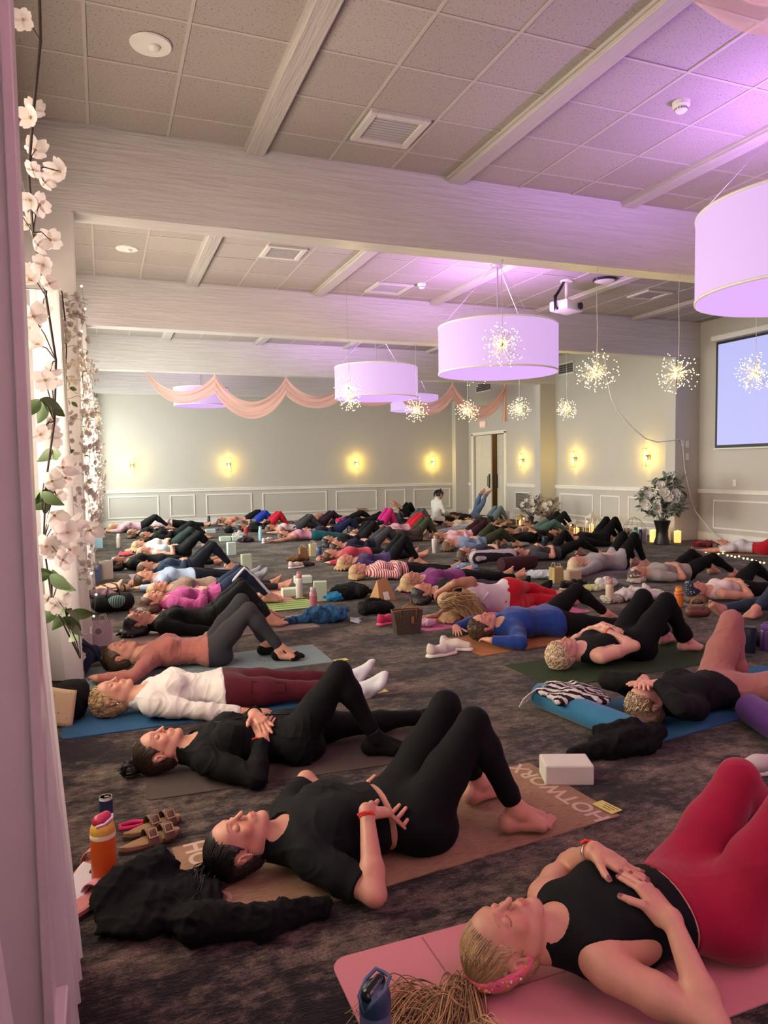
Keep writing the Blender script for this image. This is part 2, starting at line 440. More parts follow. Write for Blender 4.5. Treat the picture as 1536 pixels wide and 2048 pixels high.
        for i, sp in enumerate(arms):
            s = -1 if i == 0 else 1
            sh = W(-.168 * s * (.9 + .1 * w), -.012, .448)
            if not isinstance(sp, tuple): sp = (sp,)
            m = sp[0]; conf = None; curl = (.22, .30, .25); n = V(0, 0, 1); thumb = None
            if m in ('belly', 'chest'):
                wx, wy = sp[1] if len(sp) > 1 else ((-.13, .10) if m == 'belly' else (-.27, .08))
                lift = sp[2] if len(sp) > 2 else 0.
                wr = top(V(wx, wy * s, 0), .021, lift); el, wr = ik(sh, wr, .275, .235, V(.05, 1.0 * s, -.55)); el[2] = max(el[2], .048)
                if len(sp) > 4: el = V(sp[4][0], sp[4][1] * s, sp[4][2])
                zmin = sp[5] if len(sp) > 5 else 0.
                wr[2] = max(wr[2], zmin)
                d = V(.30, -1.0 * s, 0) if len(sp) < 4 else V(sp[3][0], sp[3][1] * s, 0)
                conf = (lambda p, r, lift=lift, zmin=zmin: V(p[0], p[1], max(top(p, r, lift)[2], zmin - .010 - 1.1 * max(abs(np.hypot(p[0] - wr0[0], p[1] - wr0[1])) - .07, 0)))) if zmin else (lambda p, r, lift=lift: top(p, r, lift)); wr0 = wr; curl = (0, 0, 0); n = V(0, 0, 1); sd = nrm(V(-1, -.3 * s, 0))
            elif m == 'side':
                a = math.radians(sp[1] if len(sp) > 1 else 14); el = sh + .275 * V(math.cos(a), math.sin(a) * s, 0); el[2] = .05
                a2 = a * .55; wr = el + .235 * V(math.cos(a2), math.sin(a2) * s, 0); wr[2] = .034
                d = V(1, .06 * s, 0); palm_up = len(sp) > 2 and sp[2]; n = V(0, 0, -1) if palm_up else V(0, 0, 1); sd = V(0, s if palm_up else -s, 0); wr[2] = .026
                curl = (.45, .6, .45) if palm_up else (.05, .12, .12)
            elif m == 'up':
                el = sh + V(-.10, .245 * s, -.02); el[2] = .058; el = sh + nrm(el - sh) * .275; el[2] = max(el[2], .052)
                wr = el + nrm(V(-.21, -.10 * s, .0)) * .235; wr[2] = .045; d = nrm(V(-.35, -.9 * s, .0)); sd = V(1, 0, 0); n = V(0, 0, 1)
                if len(sp) > 1: wr = el + nrm(V(sp[1][0], sp[1][1] * s, .0)) * .235; d = nrm(V(sp[1][0] * .5, sp[1][1] * s - .3 * s, 0))
            elif m == 'back':        # stretched along the floor past the head
                a = math.radians(sp[1] if len(sp) > 1 else 160); el = sh + .275 * V(math.cos(a), math.sin(a) * s, 0); el[2] = .052
                wr = el + .235 * V(math.cos(a + .1), math.sin(a + .1) * s, 0); wr[2] = .034; d = wr - el; d[2] = 0; n = V(0, 0, -1); sd = nrm(np.cross(d, n)) * -s; curl = (.4, .5, .4)
            elif m == 'face':
                wr = b.H(-.055 * s, .115, -.045 + .0); el, wr = ik(sh, wr, .275, .235, V(-.9, 1.0 * s, .05)); d = nrm(-hu * -1.0 + hr * .55 * s * 1 + hf * .0)
                n = hf; sd = nrm(hr * s * 1.0); curl = (.05, .12, .15); d = nrm(hu * .9 + hr * .75 * s)
            elif m == 'P':
                el, wr, d, n, sd = [np.asarray(q, float) for q in sp[1:6]]; curl = sp[6] if len(sp) > 6 else curl
            if m == 'belly' or m == 'chest': sd = nrm(np.cross(d, n)) * (1 if i else -1)
            Hn, tips = hand(wr, d, n, sd, curl, conf, fine=fine >= 1)
            b.tips += tips
            wt = .9 + .1 * w
            bulge = V(0, 0, -.004)
            A = [cap(sh, .050 * wt, sh + (el - sh) * .45, .044 * wt, .03), cap(sh + (el - sh) * .45, .044 * wt, el, .036, .03), cap(el, .036, el + (wr - el) * .28 + bulge, .0385, .02),
                 cap(el + (wr - el) * .28 + bulge, .0385, wr, .0235, .02), cap(wr, .0235, wr + nrm(d) * .012, .020, .014)]
            b.arms.append(dict(sh=sh, el=el, wr=wr, A=A, Hn=Hn, d=nrm(d), n=nrm(n)))
        b.root_arm = [cap(a['sh'], .050 * wt, a['sh'] + (a['el'] - a['sh']) * .5, .043 * wt, .045) for a in b.arms]
        b.S = S
    def all_prims(b):
        P = list(b.torso) + b.neck + b.skull + b.face + b.ears
        for l in b.legs: P += l['L'] + l['F']
        for a in b.arms: P += a['A'] + a['Hn']
        return P
    def box(b, prims, m):
        bb = [p_box(p) for p in prims]
        return np.min([q[0] for q in bb], 0) - m, np.max([q[1] for q in bb], 0) + m
    def skin(b, h, hh):
        lo, hi = b.box(b.all_prims(), 3 * h)
        fine = []
        if hh < h:
            fine.append((b.hc - .13, b.hc + .13, hh))
            for a in b.arms:
                q = b.box(a['Hn'], .004); fine.append((q[0], q[1], min(h, hh * 1.35)))
            if b.fine >= 2:
                for l in b.legs:
                    q = b.box(l['F'][8:], .004); fine.append((q[0], q[1], min(h, hh * 1.7)))
        g = Grid(lo, hi, h, fine)
        for p in b.torso + b.root_thigh + b.root_arm + b.neck + b.skull + b.face: g.add(p)
        for p in b.hcuts: g.cut(p, k=.014)
        for p in b.lips: g.add(p)
        for p in b.ears: g.add(p)
        for p in b.cut2: g.cut(p, k=.003)
        for l in b.legs: g.group(l['L'] + l['F'], k=.010)
        for a in b.arms: g.group(a['A'] + a['Hn'], k=.005)
        return g.mesh()
def trunc(p, frac=1.):
    q = list(p); q[3] = p[1] + (p[3] - p[1]) * frac; q[4] = p[2] + (p[4] - p[2]) * frac; q[7] = True; return tuple(q)
def relax(v, q, n):
    a, b = np.concatenate([q[:, 0], q[:, 1], q[:, 2], q[:, 3]]), np.concatenate([q[:, 1], q[:, 2], q[:, 3], q[:, 0]])
    c = np.bincount(a, minlength=len(v)) + 1e-9
    for _ in range(n): v = .4 * v + .6 * np.stack([np.bincount(a, v[b, k], len(v)) / c for k in range(3)], 1)
    return v
def finish(name, g, mat, parent, wr=None, smooth=2):
    v, q = g.mesh()
    if smooth and len(v): v = relax(v, q, smooth)
    if wr is not None and len(v):
        n = vnormals(v, q); v = v + n * wr(v)[:, None]
    me = np_mesh(name, v, q, mat)
    return link(name, me, parent)
def shirt(b, h, mat, parent, name='shirt', sleeve=1., hem=0., off=.009, neck=.078, neckf=.03, amp=.004, seed=0., arm_off=None, hemtilt=0., strap=.0, low=0.):
    arms = []; ao = off if arm_off is None else arm_off
    for a in b.arms:
        if sleeve > .96: arms.append([p for p in a['A'][:3]] + [trunc(a['A'][3], 0.97)])
        elif sleeve > 0: arms.append([a['A'][0], trunc(a['A'][1], sleeve)])
    base = b.torso + (b.root_arm if sleeve > 0 else []) + b.neck[1:] + b.root_thigh
    lo, hi = b.box(b.torso + [p for q in arms for p in q], off + .012 + 3 * h)
    g = Grid(lo, hi, h)
    for p in base: g.add(p, off)
    g.clip(b.W(0, 0, hem), -b.u - b.f * hemtilt)
    for a in arms: g.group(a, ao, k=.012)
    g.cut(ell(b.W(0, neckf, .535), (neck, neck, neck)), k=.006)
    if low: g.cut(ell(b.W(0, .10, .48), (.07, .09, low)), k=.006)
    if sleeve == 0:
        for i, a in enumerate(b.arms):
            s = -1 if i == 0 else 1
            g.cut(cap(b.W(-.185 * s, .0, .50), .072, b.W(-.215 * s, -.0, .33), .070, .01), k=.006)
            g.clip(b.W(-.155 * s, 0, .4), b.r * -s * 1. + b.u * .15)
    wr = lambda v: wrinkle(v, amp, 17, seed, (1.25, .8, 1)) if amp else np.zeros(len(v))
    return finish(name, g, mat, parent, wr)
def trousers(b, h, mat, parent, name='leggings', waist=.165, off=.005, ankle=.93, amp=.0015, seed=0., flare=0., tuck=0.):
    legs = []
    for l in b.legs:
        L = [p for p in l['L']]
        if ankle >= .8: L[4] = trunc(cap(L[4][1], L[4][2] + flare, L[4][3], L[4][4] + flare), (ankle - .78) / .22 if ankle < 1 else 1.)
        elif ankle > .28: L[3] = trunc(L[3], (ankle - .28) / .5); L.pop(4)
        else: L = [L[0], trunc(L[1], .6)]
        legs.append(L)
    lo, hi = b.box(b.torso[:2] + b.torso[6:] + [p for q in legs for p in q], off + .01 + 3 * h)
    g = Grid(lo, hi, h)
    for p in b.torso + b.root_thigh: g.add(p, off)
    g.clip(b.W(0, 0, waist), b.u)
    for L in legs: g.group(L, off, k=.010)
    return finish(name, g, mat, parent, (lambda v: wrinkle(v, amp, 21, seed + 2, (.8, 1, 1))) if amp else None)
def sock(b, i, h, mat, parent, name='sock', off=.004, up=.2, sole=0., body=None):
    l = b.legs[i]
    P = l['F'][:13] + [p for p in l['F'][8:] if p[2] > 0] if False else l['F']
    A = trunc(cap(l['ank'], .034, l['ank'] + (l['knee'] - l['ank']) * up, .036 + .012 * up, .02))
    lo, hi = b.box(P + [A], off + .01 + 3 * h); g = Grid(lo, hi, h)
    for p in P:
        g.add(p, off + (.003 if name == 'shoe' else 0), k=.02 if name != 'shoe' else .03)
    g.group([A], off, k=.012)
    return finish(name, g, mat, parent)
def hair_cap(b, h, mat, parent, style='loose', vol=.010, seed=0., name='hair', line=.072, part=0.):
    H, W = b.H, b.W; P = []
    hx = b.hc
    if style in ('loose', 'long', 'medium'):
        spread = {'loose': 1., 'long': 1.5, 'medium': .75}[style]
        P += [ell(V(hx[0] - .05 * spread, hx[1], .035), (.115 * spread, .105, .036), None, .04), ell(V(hx[0] + .02, hx[1], .04), (.09, .10, .045), None, .04)]
        rg = np.random.RandomState(int(seed * 10) + 3)
        for k in range(9):
            a = math.pi + (k - 4) * .30; L = (.13 + .06 * rg.rand()) * spread
            P.append(cap(V(hx[0] - .02, hx[1] + .02 * (k - 4), .04), .026, V(hx[0] + math.cos(a) * L, hx[1] + math.sin(a) * L, .012), .010, .02))
    elif style == 'bun': P += [ell(H(0, -.02, .135), (.046, .046, .042), b.HR, .008)]
    elif style == 'lowbun': P += [ell(H(.0, -.07, .085), (.042, .04, .04), b.HR, .012)]
    elif style == 'short':
        rg = np.random.RandomState(int(seed * 10) + 3)
        for k in range(34):
            a, c = rg.rand() * 2 * math.pi, rg.rand() * 1.5 - .2
            d = V(math.cos(a) * math.cos(c), -abs(math.sin(a) * math.cos(c)) * .9 + .15, math.sin(c)); q = H(d[0] * .073, -.014 + d[1] * .093, .03 + d[2] * .086)
            if q[2] < .02: continue
            P.append(ell(q, (.019, .019, .019), None, .014))
    elif style == 'pony': P += [cap(H(0, -.05, .10), .020, H(0, -.06, .14), .016, .02)]
    lo, hi = b.box(b.skull + P + [ell(H(0, -.05, -.045), (.062, .055, .06), b.HR, .03)], vol + .01 + 3 * h); lo[2] = max(lo[2], .004)
    g = Grid(lo, hi, h)
    for p in b.skull: g.add(p, vol)
    g.add(ell(H(0, -.045, -.04), (.064, .056, .055), b.HR, .03))
    n = b.hf * .84 - b.hu * .55
    for s in (-1, 1): g.cut(cap(H(.071 * s, .075, .05), .022, H(.082 * s, .048, -.04), .030, .01), k=.01)
    g.clip(H(0, line, line), n)
    for p in b.ears: g.cut(p, off=.008, k=.006)
    for p in P: g.add(p)
    if style != 'short':
        for s in (-1, 1): g.cut(ell(H(.083 * s, -.006, -.004), (.02, .024, .034), b.HR), k=.01)
    for p in b.face[:2]: g.cut(p, off=-.001, k=.003) if False else None
    def wr(v):
        q = (v - b.hc); a = np.arctan2(q @ b.hr, -(q @ b.hf) + .001); e = q @ b.hu
        return .0016 * np.sin(a * 46 + 9 * np.sin(e * 22 + seed)) + .0012 * np.sin(a * 83 + 5 * np.sin(e * 40))
    return finish(name, g, mat, parent, wr)
def strands(name, guides, n, spread, r, mat, parent, seed=1, seg=10, taper=.35, wave=0.):
    """many thin locks following guide polylines; spread is a list of radii along the guide"""
    rg = np.random.RandomState(seed); vs, qs, lk = [], [], []; base = 0
    for k in range(n):
        G = np.asarray(guides[k % len(guides)], float); m = len(G)
        t = np.linspace(0, m - 1, seg); i0 = np.clip(t.astype(int), 0, m - 2); f = (t - i0)[:, None]
        f = f * f * (3 - 2 * f) * .4 + f * .6
        C = G[i0] * (1 - f) + G[i0 + 1] * f
        sp = np.interp(t, np.arange(m), spread)
        d = rg.normal(size=3); d /= np.linalg.norm(d); d2 = rg.normal(size=3); ph = rg.rand() * 6
        C = C + sp[:, None] * (d * rg.rand() ** .5)[None] + (sp * .25)[:, None] * np.sin(t * 1.7 + ph)[:, None] * d2[None]
        if wave: C = C + wave * np.sin(t * 2.6 + (k % len(guides)) * 1.3 + rg.rand() * 1.2)[:, None] * np.minimum(t, 1)[:, None] * V(.25, 1, .35)[None] * (.6 + .8 * rg.rand())
        C[:, 2] = np.maximum(C[:, 2], .004 + rg.rand() * .012)
        T = np.gradient(C, axis=0); T /= np.linalg.norm(T, axis=1)[:, None] + 1e-9
        A = np.cross(T, V(0, .3, 1)); A /= np.linalg.norm(A, axis=1)[:, None] + 1e-9; B = np.cross(T, A)
        rr = r * (1 - (1 - taper) * np.linspace(0, 1, seg) ** 2) * (.7 + .6 * rg.rand())
        ring = [C + rr[:, None] * (A * math.cos(q) + B * math.sin(q)) for q in (0, 2.094, 4.189)]
        lk.append(np.full(seg * 3, rg.rand()) * .8 + .2 * np.repeat(np.linspace(0, 1, seg), 3))
        vs.append(np.stack(ring, 1).reshape(-1, 3))
        for j in range(seg - 1):
            for q in range(3):
                a = base + j * 3 + q; c = base + j * 3 + (q + 1) % 3; qs.append((a, c, c + 3, a + 3))
        base += seg * 3
    me = np_mesh(name, np.concatenate(vs), np.array(qs), mat); at = me.attributes.new('lock', 'FLOAT', 'POINT'); lk = np.concatenate(lk).astype(np.float32)
    if len(me.vertices) == len(lk): at.data.foreach_set('value', lk)
    return link(name, me, parent)
def band(name, c, axis, r, w, th, mat, parent, rz=None, n=28, sq=(1, 1), xdir=None):
    """a ring round an axis: wristband, headband, watch strap"""
    axis = nrm(axis); x = nrm(np.cross(axis, V(.3, .2, 1))) if xdir is None else nrm(xdir - axis * (xdir @ axis)); y = np.cross(axis, x); vs, qs = [], []
    for i in range(n):
        a = 2 * math.pi * i / n
        for (rr, ww) in ((r, -w / 2), (r + th, -w / 2 * .9), (r + th * 1.1, 0), (r + th, w / 2 * .9), (r, w / 2)):
            vs.append(c + (x * math.cos(a) * sq[0] + y * math.sin(a) * sq[1]) * rr + axis * ww)
    for i in range(n):
        for j in range(4):
            a, d = i * 5 + j, ((i + 1) % n) * 5 + j; qs.append((a, d, d + 1, a + 1))
    return link(name, np_mesh(name, np.array(vs), np.array(qs), mat), parent)
def paint_skin(b, v, tone, fine, nails=None):
    """the skin's own colours: lips, brows, lash lines, blush, nails"""
    C = np.tile(np.array(tone, float), (len(v), 1))
    q = v - b.hc; x, y, z = q @ b.hr, q @ b.hf, q @ b.hu
    def mix(m, col, a=1.):
        m = np.clip(m, 0, 1)[:, None] * a; C[:] = C * (1 - m) + np.array(col) * m
    hd = (np.abs(x) < .09) & (np.abs(z) < .13) & (y > .0) & (y < .14)
    g = lambda d, w: np.exp(-(d / w) ** 2)
    red = np.array(tone) * V(1.02, .72, .70)
    mix(hd * np.maximum(g(np.hypot(np.abs(x) - .04, z + .03), .024), .8 * g(np.hypot(x, z + .03), .012)), red, .55)
    lip = np.array(tone) * V(.85, .45, .46)
    if fine >= 1:
        mix(hd * (y > .08) * (1 / (1 + np.exp((np.hypot(x / .021, (z + .0632) / .0105) - 1) * 9))), lip, .8)
        ax = np.abs(x)
        brow = hd * (ax > .009) * (ax < .048) * g(z - (.0255 + .006 * np.sin((ax - .009) / .039 * 2.4)), .0034) * (y > .05)
        mix(brow, b.browcol, .75)
        lash = hd * (y > .06) * (np.abs(ax - .031) < .016) * g(z - (-.0045 - .004 * (1 - ((ax - .031) / .016) ** 2)), .0019 if fine >= 2 else .003)
        mix(lash, (.03, .02, .016), .85)
        lidm = hd * (y > .06) * g(np.hypot((ax - .031) / 1.25, z - .004), .011); mix(lidm, np.array(tone) * V(.86, .7, .68), .5)
    else:
        mix(hd * (y > .05) * g(np.hypot(np.abs(x) - .031, z - .004), .011), np.array(tone) * .45, .6)
        mix(hd * (y > .06) * g(np.hypot(x / 1.6, z + .063), .011), lip, .7)
    for a in b.arms:                                # knuckles and palms a little redder
        for p in a['Hn']:
            if p[5] == .004: mix(g(np.linalg.norm(v - p[1], axis=1), .010), red, .35)
    if nails:
        for (t, d) in b.tips:
            m = np.linalg.norm(v - t, axis=1); mix((m < .0085) * 1., nails, .9)
    return C
HAIRCOL = dict(black=(.012, .010, .010), darkbrown=(.032, .018, .012), brown=(.075, .040, .022), lightbrown=(.16, .095, .05), blonde=(.42, .27, .13), paleblonde=(.60, .47, .30), grey=(.42, .38, .33), auburn=(.10, .04, .02))
SKIN = dict(fair=(.58, .33, .25), light=(.50, .265, .185), medium=(.40, .20, .13), tan=(.30, .145, .09), dark=(.14, .07, .045))
def make_person(label, loc, heading, S=1., body=None, res=.012, hres=None, skin='light', hair=('brown', 'loose'), top=None, bottom=None, feet=None, group=None, bob=None, nails=None):
    body = dict(body or {}); hres = hres or res * .6
    b = Body(S=S, **body)
    fine = b.fine
    b.browcol = tuple(np.array(HAIRCOL[hair[0]]) * .6 + np.array(SKIN[skin]) * .12)
    v, q = b.skin(res, hres)
    C = paint_skin(b, v, SKIN[skin], fine, nails)
    me = np_mesh('person', v, q, M_skin())
    at = me.color_attributes.new('tone', 'FLOAT_COLOR', 'POINT')
    if len(me.vertices) == len(v): at.data.foreach_set('color', np.concatenate([C, np.ones((len(C), 1))], 1).astype(np.float32).ravel())
    o = link('person', me, None, (loc[0], loc[1], loc[2] if len(loc) > 2 else .006), math.radians(heading))
    o.scale = (S, S, S)
    tag(o, label, 'person', group)
    seed = (loc[0] * 7.3 + loc[1] * 3.1) % 10
    gh = res * 1.0
    if bottom:
        d = dict(bottom); col = d.pop('c'); nm = d.pop('n', 'leggings'); m = M_fab(col, **d.pop('m', {}))
        trousers(b, gh, m, o, nm, seed=seed, **d)
    if top:
        d = dict(top); col = d.pop('c'); nm = d.pop('n', 'shirt'); m = M_fab(col, **d.pop('m', {}))
        shirt(b, gh, m, o, nm, seed=seed, **d)
    if feet:
        d = dict(feet); col = d.pop('c'); nm = d.pop('n', 'sock'); m = M_fab(col)
        for i in (0, 1): sock(b, i, gh, m, o, nm, **d)
    if hair[1]: hair_cap(b, min(gh, .008), M_hair(hair[0]), o, hair[1], seed=seed, **(hair[2] if len(hair) > 2 else {}))
    return o, b
# ------------------------------------------------------------------ mesh helper
class MB:
    """collects simple shapes into one mesh"""
    def __init__(s): s.bm = bmesh.new()
    def box(s, c, d, rz=0., R=None, bev=0.):
        r = bmesh.ops.create_cube(s.bm, size=1); vs = r['verts']
        bmesh.ops.scale(s.bm, vec=d, verts=vs)
        if bev:
            es = list({e for v in vs for e in v.link_edges}); q = bmesh.ops.bevel(s.bm, geom=es, offset=bev, segments=2, affect='EDGES', profile=.5); vs = list({v for f in q['faces'] for v in f.verts} | {v for v in vs if v.is_valid})
        M = Matrix.Translation(c) @ (R if R is not None else Matrix.Rotation(rz, 4, 'Z'))
        bmesh.ops.transform(s.bm, matrix=M, verts=vs); return s
    def quad(s, *p):
        s.bm.faces.new([s.bm.verts.new(q) for q in p]); return s
    def tube(s, pts, r, n=8, caps=True, taper=None):
        pts = [Vector(p) for p in pts]; rings = []; m = len(pts)
        for i, p in enumerate(pts):
            t = (pts[min(i + 1, m - 1)] - pts[max(i - 1, 0)]).normalized()
            a = t.cross(Vector((0, 0, 1)) if abs(t.z) < .9 else Vector((1, 0, 0))).normalized(); b = t.cross(a)
            rr = r if not taper else r * (1 + (taper - 1) * i / (m - 1))
            if isinstance(r, (list, tuple)): rr = r[i]
            rings.append([s.bm.verts.new(p + (a * math.cos(2 * math.pi * k / n) + b * math.sin(2 * math.pi * k / n)) * rr) for k in range(n)])
        for i in range(m - 1):
            for k in range(n): s.bm.faces.new((rings[i][k], rings[i + 1][k], rings[i + 1][(k + 1) % n], rings[i][(k + 1) % n]))
        if caps: s.bm.faces.new(rings[0]); s.bm.faces.new(rings[-1][::-1])
        return s
    def lathe(s, prof, c=(0, 0, 0), n=24, M=None, caps=True):
        """prof: (radius, height) from the bottom up"""
        rings = []; c = Vector(c)
        for (r, z) in prof:
            ring = []
            if r < 1e-4:
                v = Vector((0, 0, z)); ring = [s.bm.verts.new((M @ v if M else v) + c)] * n; rings.append(ring); continue
            for k in range(n):
                v = Vector((r * math.cos(2 * math.pi * k / n), r * math.sin(2 * math.pi * k / n), z))
                if M: v = M @ v
                ring.append(s.bm.verts.new(v + c))
            rings.append(ring)
        for i in range(len(rings) - 1):
            for k in range(n):
                q = [rings[i][k], rings[i][(k + 1) % n], rings[i + 1][(k + 1) % n], rings[i + 1][k]]; u = [v for j, v in enumerate(q) if v not in q[:j]]
                if len(u) > 2: s.bm.faces.new(u)
        if caps and prof[0][0] > 1e-4: s.bm.faces.new(rings[0][::-1])
        if caps and prof[-1][0] > 1e-4: s.bm.faces.new(rings[-1])
        return s
    def ball(s, c, r, seg=8, rings=6, sc=(1, 1, 1)):
        q = bmesh.ops.create_uvsphere(s.bm, u_segments=seg, v_segments=rings, radius=1)
        bmesh.ops.transform(s.bm, matrix=Matrix.Translation(c) @ Matrix.Diagonal((r * sc[0], r * sc[1], r * sc[2], 1)), verts=q['verts']); return s
    def grid(s, P):
        P = [[s.bm.verts.new(p) for p in row] for row in P]
        for i in range(len(P) - 1):
            for j in range(len(P[0]) - 1): s.bm.faces.new((P[i][j], P[i][j + 1], P[i + 1][j + 1], P[i + 1][j]))
        return s
    def mesh(s, name, mat=None, smooth=False, ang=None):
        me = bpy.data.meshes.new(name); bmesh.ops.recalc_face_normals(s.bm, faces=s.bm.faces); s.bm.to_mesh(me); s.bm.free()
        if mat: me.materials.append(mat)
        if smooth: me.shade_smooth()
        if ang: me.set_sharp_from_angle(angle=math.radians(ang))
        return me
    def obj(s, name, mat=None, parent=None, loc=None, smooth=False, ang=None, rotz=0.): return link(name, s.mesh(name, mat, smooth, ang), parent, loc, rotz)
def empty(name, loc=(0, 0, 0), label=None, cat=None, group=None, rotz=0.):
    o = bpy.data.objects.new(name, None); COL.objects.link(o); o.location = loc; o.rotation_euler = (0, 0, rotz); o.empty_display_size = .1
    return tag(o, label, cat, group)
def dup(o, loc=None, rotz=None, label=None, group=None, parent=None):
    c = o.copy(); COL.objects.link(c); c.parent = parent
    if loc is not None: c.location = loc
    if rotz is not None: c.rotation_euler = (0, 0, rotz)
    if label: c['label'] = label
    if group: c['group'] = group
    for ch in o.children: dup(ch, parent=c)
    return c
def struct(o): return tag(o, kind='structure')
# ------------------------------------------------------------------ materials of the room
def M_carpet():
    t = NT('carpet'); c1 = t.coord((1, 1, 1))
    big = t.noise(1.9, 7, t.coord((.8, 1.1, 1)), .72); mid = t.noise(15, 6, t.coord((.75, 1.25, 1)), .75); st = t.noise(85, 3, t.coord((.30, 1.2, 1)), .65); pile = t.noise(230, 2, t.coord((.55, 1, 1)))
    v = t.math('ADD', t.math('MULTIPLY', big, .60), t.math('ADD', t.math('MULTIPLY', mid, .40), t.math('MULTIPLY', st, .18)))
    col = t.ramp(v, [(.50, (.004, .004, .005)), (.555, (.012, .010, .009)), (.592, (.052, .040, .031)), (.65, (.115, .089, .066)), (.74, (.24, .19, .145))])
    pf = t.ramp(pile, [(.38, (0, 0, 0)), (.62, (1, 1, 1))]); t.base(t.mix(t.math('MULTIPLY', pf, .72), t.mix(1., col, (1.25, 1.25, 1.25), 'MULTIPLY'), t.mix(.72, col, (.007, .006, .006)))); t.set(Roughness=.95, Specular_IOR_Level=.15, Sheen_Weight=.08)
    t.bump(t.math('ADD', t.math('MULTIPLY', pile, .6), st), .55, .008); return t.m
def M_wall(c=(.52, .50, .445), name='wall_paint'):
    t = NT(name); n = t.noise(2.2, 3, t.coord()); t.base(t.mix(n, tuple(x * .96 for x in c), tuple(x * 1.03 for x in c))); t.set(Roughness=.55, Specular_IOR_Level=.3)
    t.bump(t.noise(160, 2, t.coord()), .05, .002); return t.m
def M_wood(c=(.66, .62, .60), rough=.33, axis=0):
    t = NT('painted_wood'); sc = [9, 9, 9]; sc[axis] = .55; co = t.coord(tuple(sc)); n = t.noise(3.0, 5, co, .65)
    n = t.ramp(n, [(.36, (0, 0, 0)), (.64, (1, 1, 1))]); t.base(t.mix(n, tuple(x * .92 for x in c), tuple(min(1, x * 1.03) for x in c))); t.set(Roughness=rough, Specular_IOR_Level=.5); t.bump(n, .5, .008); return t.m
def M_tile():
    t = NT('ceiling_tile'); co = t.coord(); n = t.noise(120, 2, co); p = t.noise(75, 1, co); hol = t.ramp(p, [(.30, (.45, .45, .45)), (.36, (1, 1, 1))])
    oi = t.node('ShaderNodeObjectInfo'); base = t.mix(oi.outputs['Random'], (.37, .325, .295), (.42, .37, .335))
    t.base(t.mix(1., base, hol, 'MULTIPLY')); t.set(Roughness=.8, Specular_IOR_Level=.35); t.bump(t.math('ADD', n, t.math('MULTIPLY', p, .6)), .3, .003); return t.m
WALLC, TRIMC = M_wall(), M_plain((.82, .79, .73), .35, name='trim_paint')
WOOD, WOODY, WOODZ = M_wood(), M_wood((.50, .455, .42), axis=1), M_plain((.64, .60, .58), .3, name='pilaster_paint')
WHITE = M_plain((.78, .76, .72), .45, name='white_paint')
BLACKM = M_plain((.015, .015, .016), .5, name='black_plastic')
BRASS = M_plain((.32, .25, .13), .35, .9, name='aged_brass')
# ------------------------------------------------------------------ the room
B = [1.55, 6.195, 10.838, 15.40, 20.03]; BT = .254; ZB, ZC, XR, XL = 3.507, 4.181, 10.665, -.78; YB, YF = 20.29, -3.2
KX = [-.042, -.012, 0, 0]                    # the nearer beams run a touch askew
struct(MB().box((5, 8.5, -.05), (13, 25, .1)).obj('floor', M_carpet()))
struct(MB().box((5, YB + .1, 2.1), (13, .2, 4.6)).obj('wall_back', WALLC))
struct(MB().box((5, YF - .1, 2.1), (13, .2, 4.6)).obj('wall_front', WALLC))
def wall_right():
    m = MB(); d0, d1, dz = 17.86, 19.72, 2.44
    m.box((XR + .1, (d1 + YB + .2) / 2, 2.15), (.2, YB + .2 - d1, 4.4)); m.box((XR + .1, (d0 + 10.85) / 2, 2.15), (.2, d0 - 10.85, 4.4))
    m.box((XR + .1, (d0 + d1) / 2, (dz + 4.35) / 2), (.2, d1 - d0, 4.35 - dz)); m.box((XR + .24, (10.85 + YF) / 2, 2.15), (.2, 10.85 - YF, 4.4))
    return struct(m.obj('wall_right', WALLC))
wall_right()
m = MB()
WIN = []
ys = [YF] + [b for b in B]
for i in range(5):
    y0, y1 = (ys[i] + (BT if i else 0)) + .30, ys[i + 1] - .30; WIN.append((y0, y1))
lo = YF - .1
for (y0, y1) in WIN + [(YB + .2, None)]:
    m.box((XL - .1, (lo + y0) / 2, 2.15), (.2, y0 - lo, 4.4)); lo = y1
    if y1: m.box((XL - .1, (y0 + y1) / 2, .34), (.2, y1 - y0, .78)); m.box((XL - .1, (y0 + y1) / 2, 3.68), (.2, y1 - y0, 1.36))
struct(m.obj('wall_left', WALLC))
def M_glass():
    t = NT('window_glass'); tr = t.node('ShaderNodeBsdfTransparent'); gl = t.node('ShaderNodeBsdfGlossy'); gl.inputs['Roughness'].default_value = .03; mx = t.node('ShaderNodeMixShader'); mx.inputs[0].default_value = .07
    t.lk(tr.outputs[0], mx.inputs[1]); t.lk(gl.outputs[0], mx.inputs[2]); t.lk(mx.outputs[0], t.out.inputs[0]); return t.m
GLASS = M_glass()
for i, (y0, y1) in enumerate(WIN):
    w = empty('window_%d' % (i + 1), (XL - .05, (y0 + y1) / 2, .73)); struct(w); L = y1 - y0; h = 2.27
    f = MB()
    for s in (-1, 1): f.box((0, s * (L / 2 - .035), h / 2), (.12, .07, h))
    for z in (.035, h - .035): f.box((0, 0, z), (.12, L, .07))
    for k in (-1, 1): f.box((0, k * L / 6, h / 2), (.08, .05, h - .1))
    f.obj('window_frame', TRIMC, w); MB().box((.09, 0, -.02), (.22, L + .1, .04)).obj('window_sill', TRIMC, w)
    for k in (-1, 0, 1): MB().box((-.01, k * L / 3, h / 2), (.008, L / 3 - .04, h - .12)).obj('pane', GLASS, w)
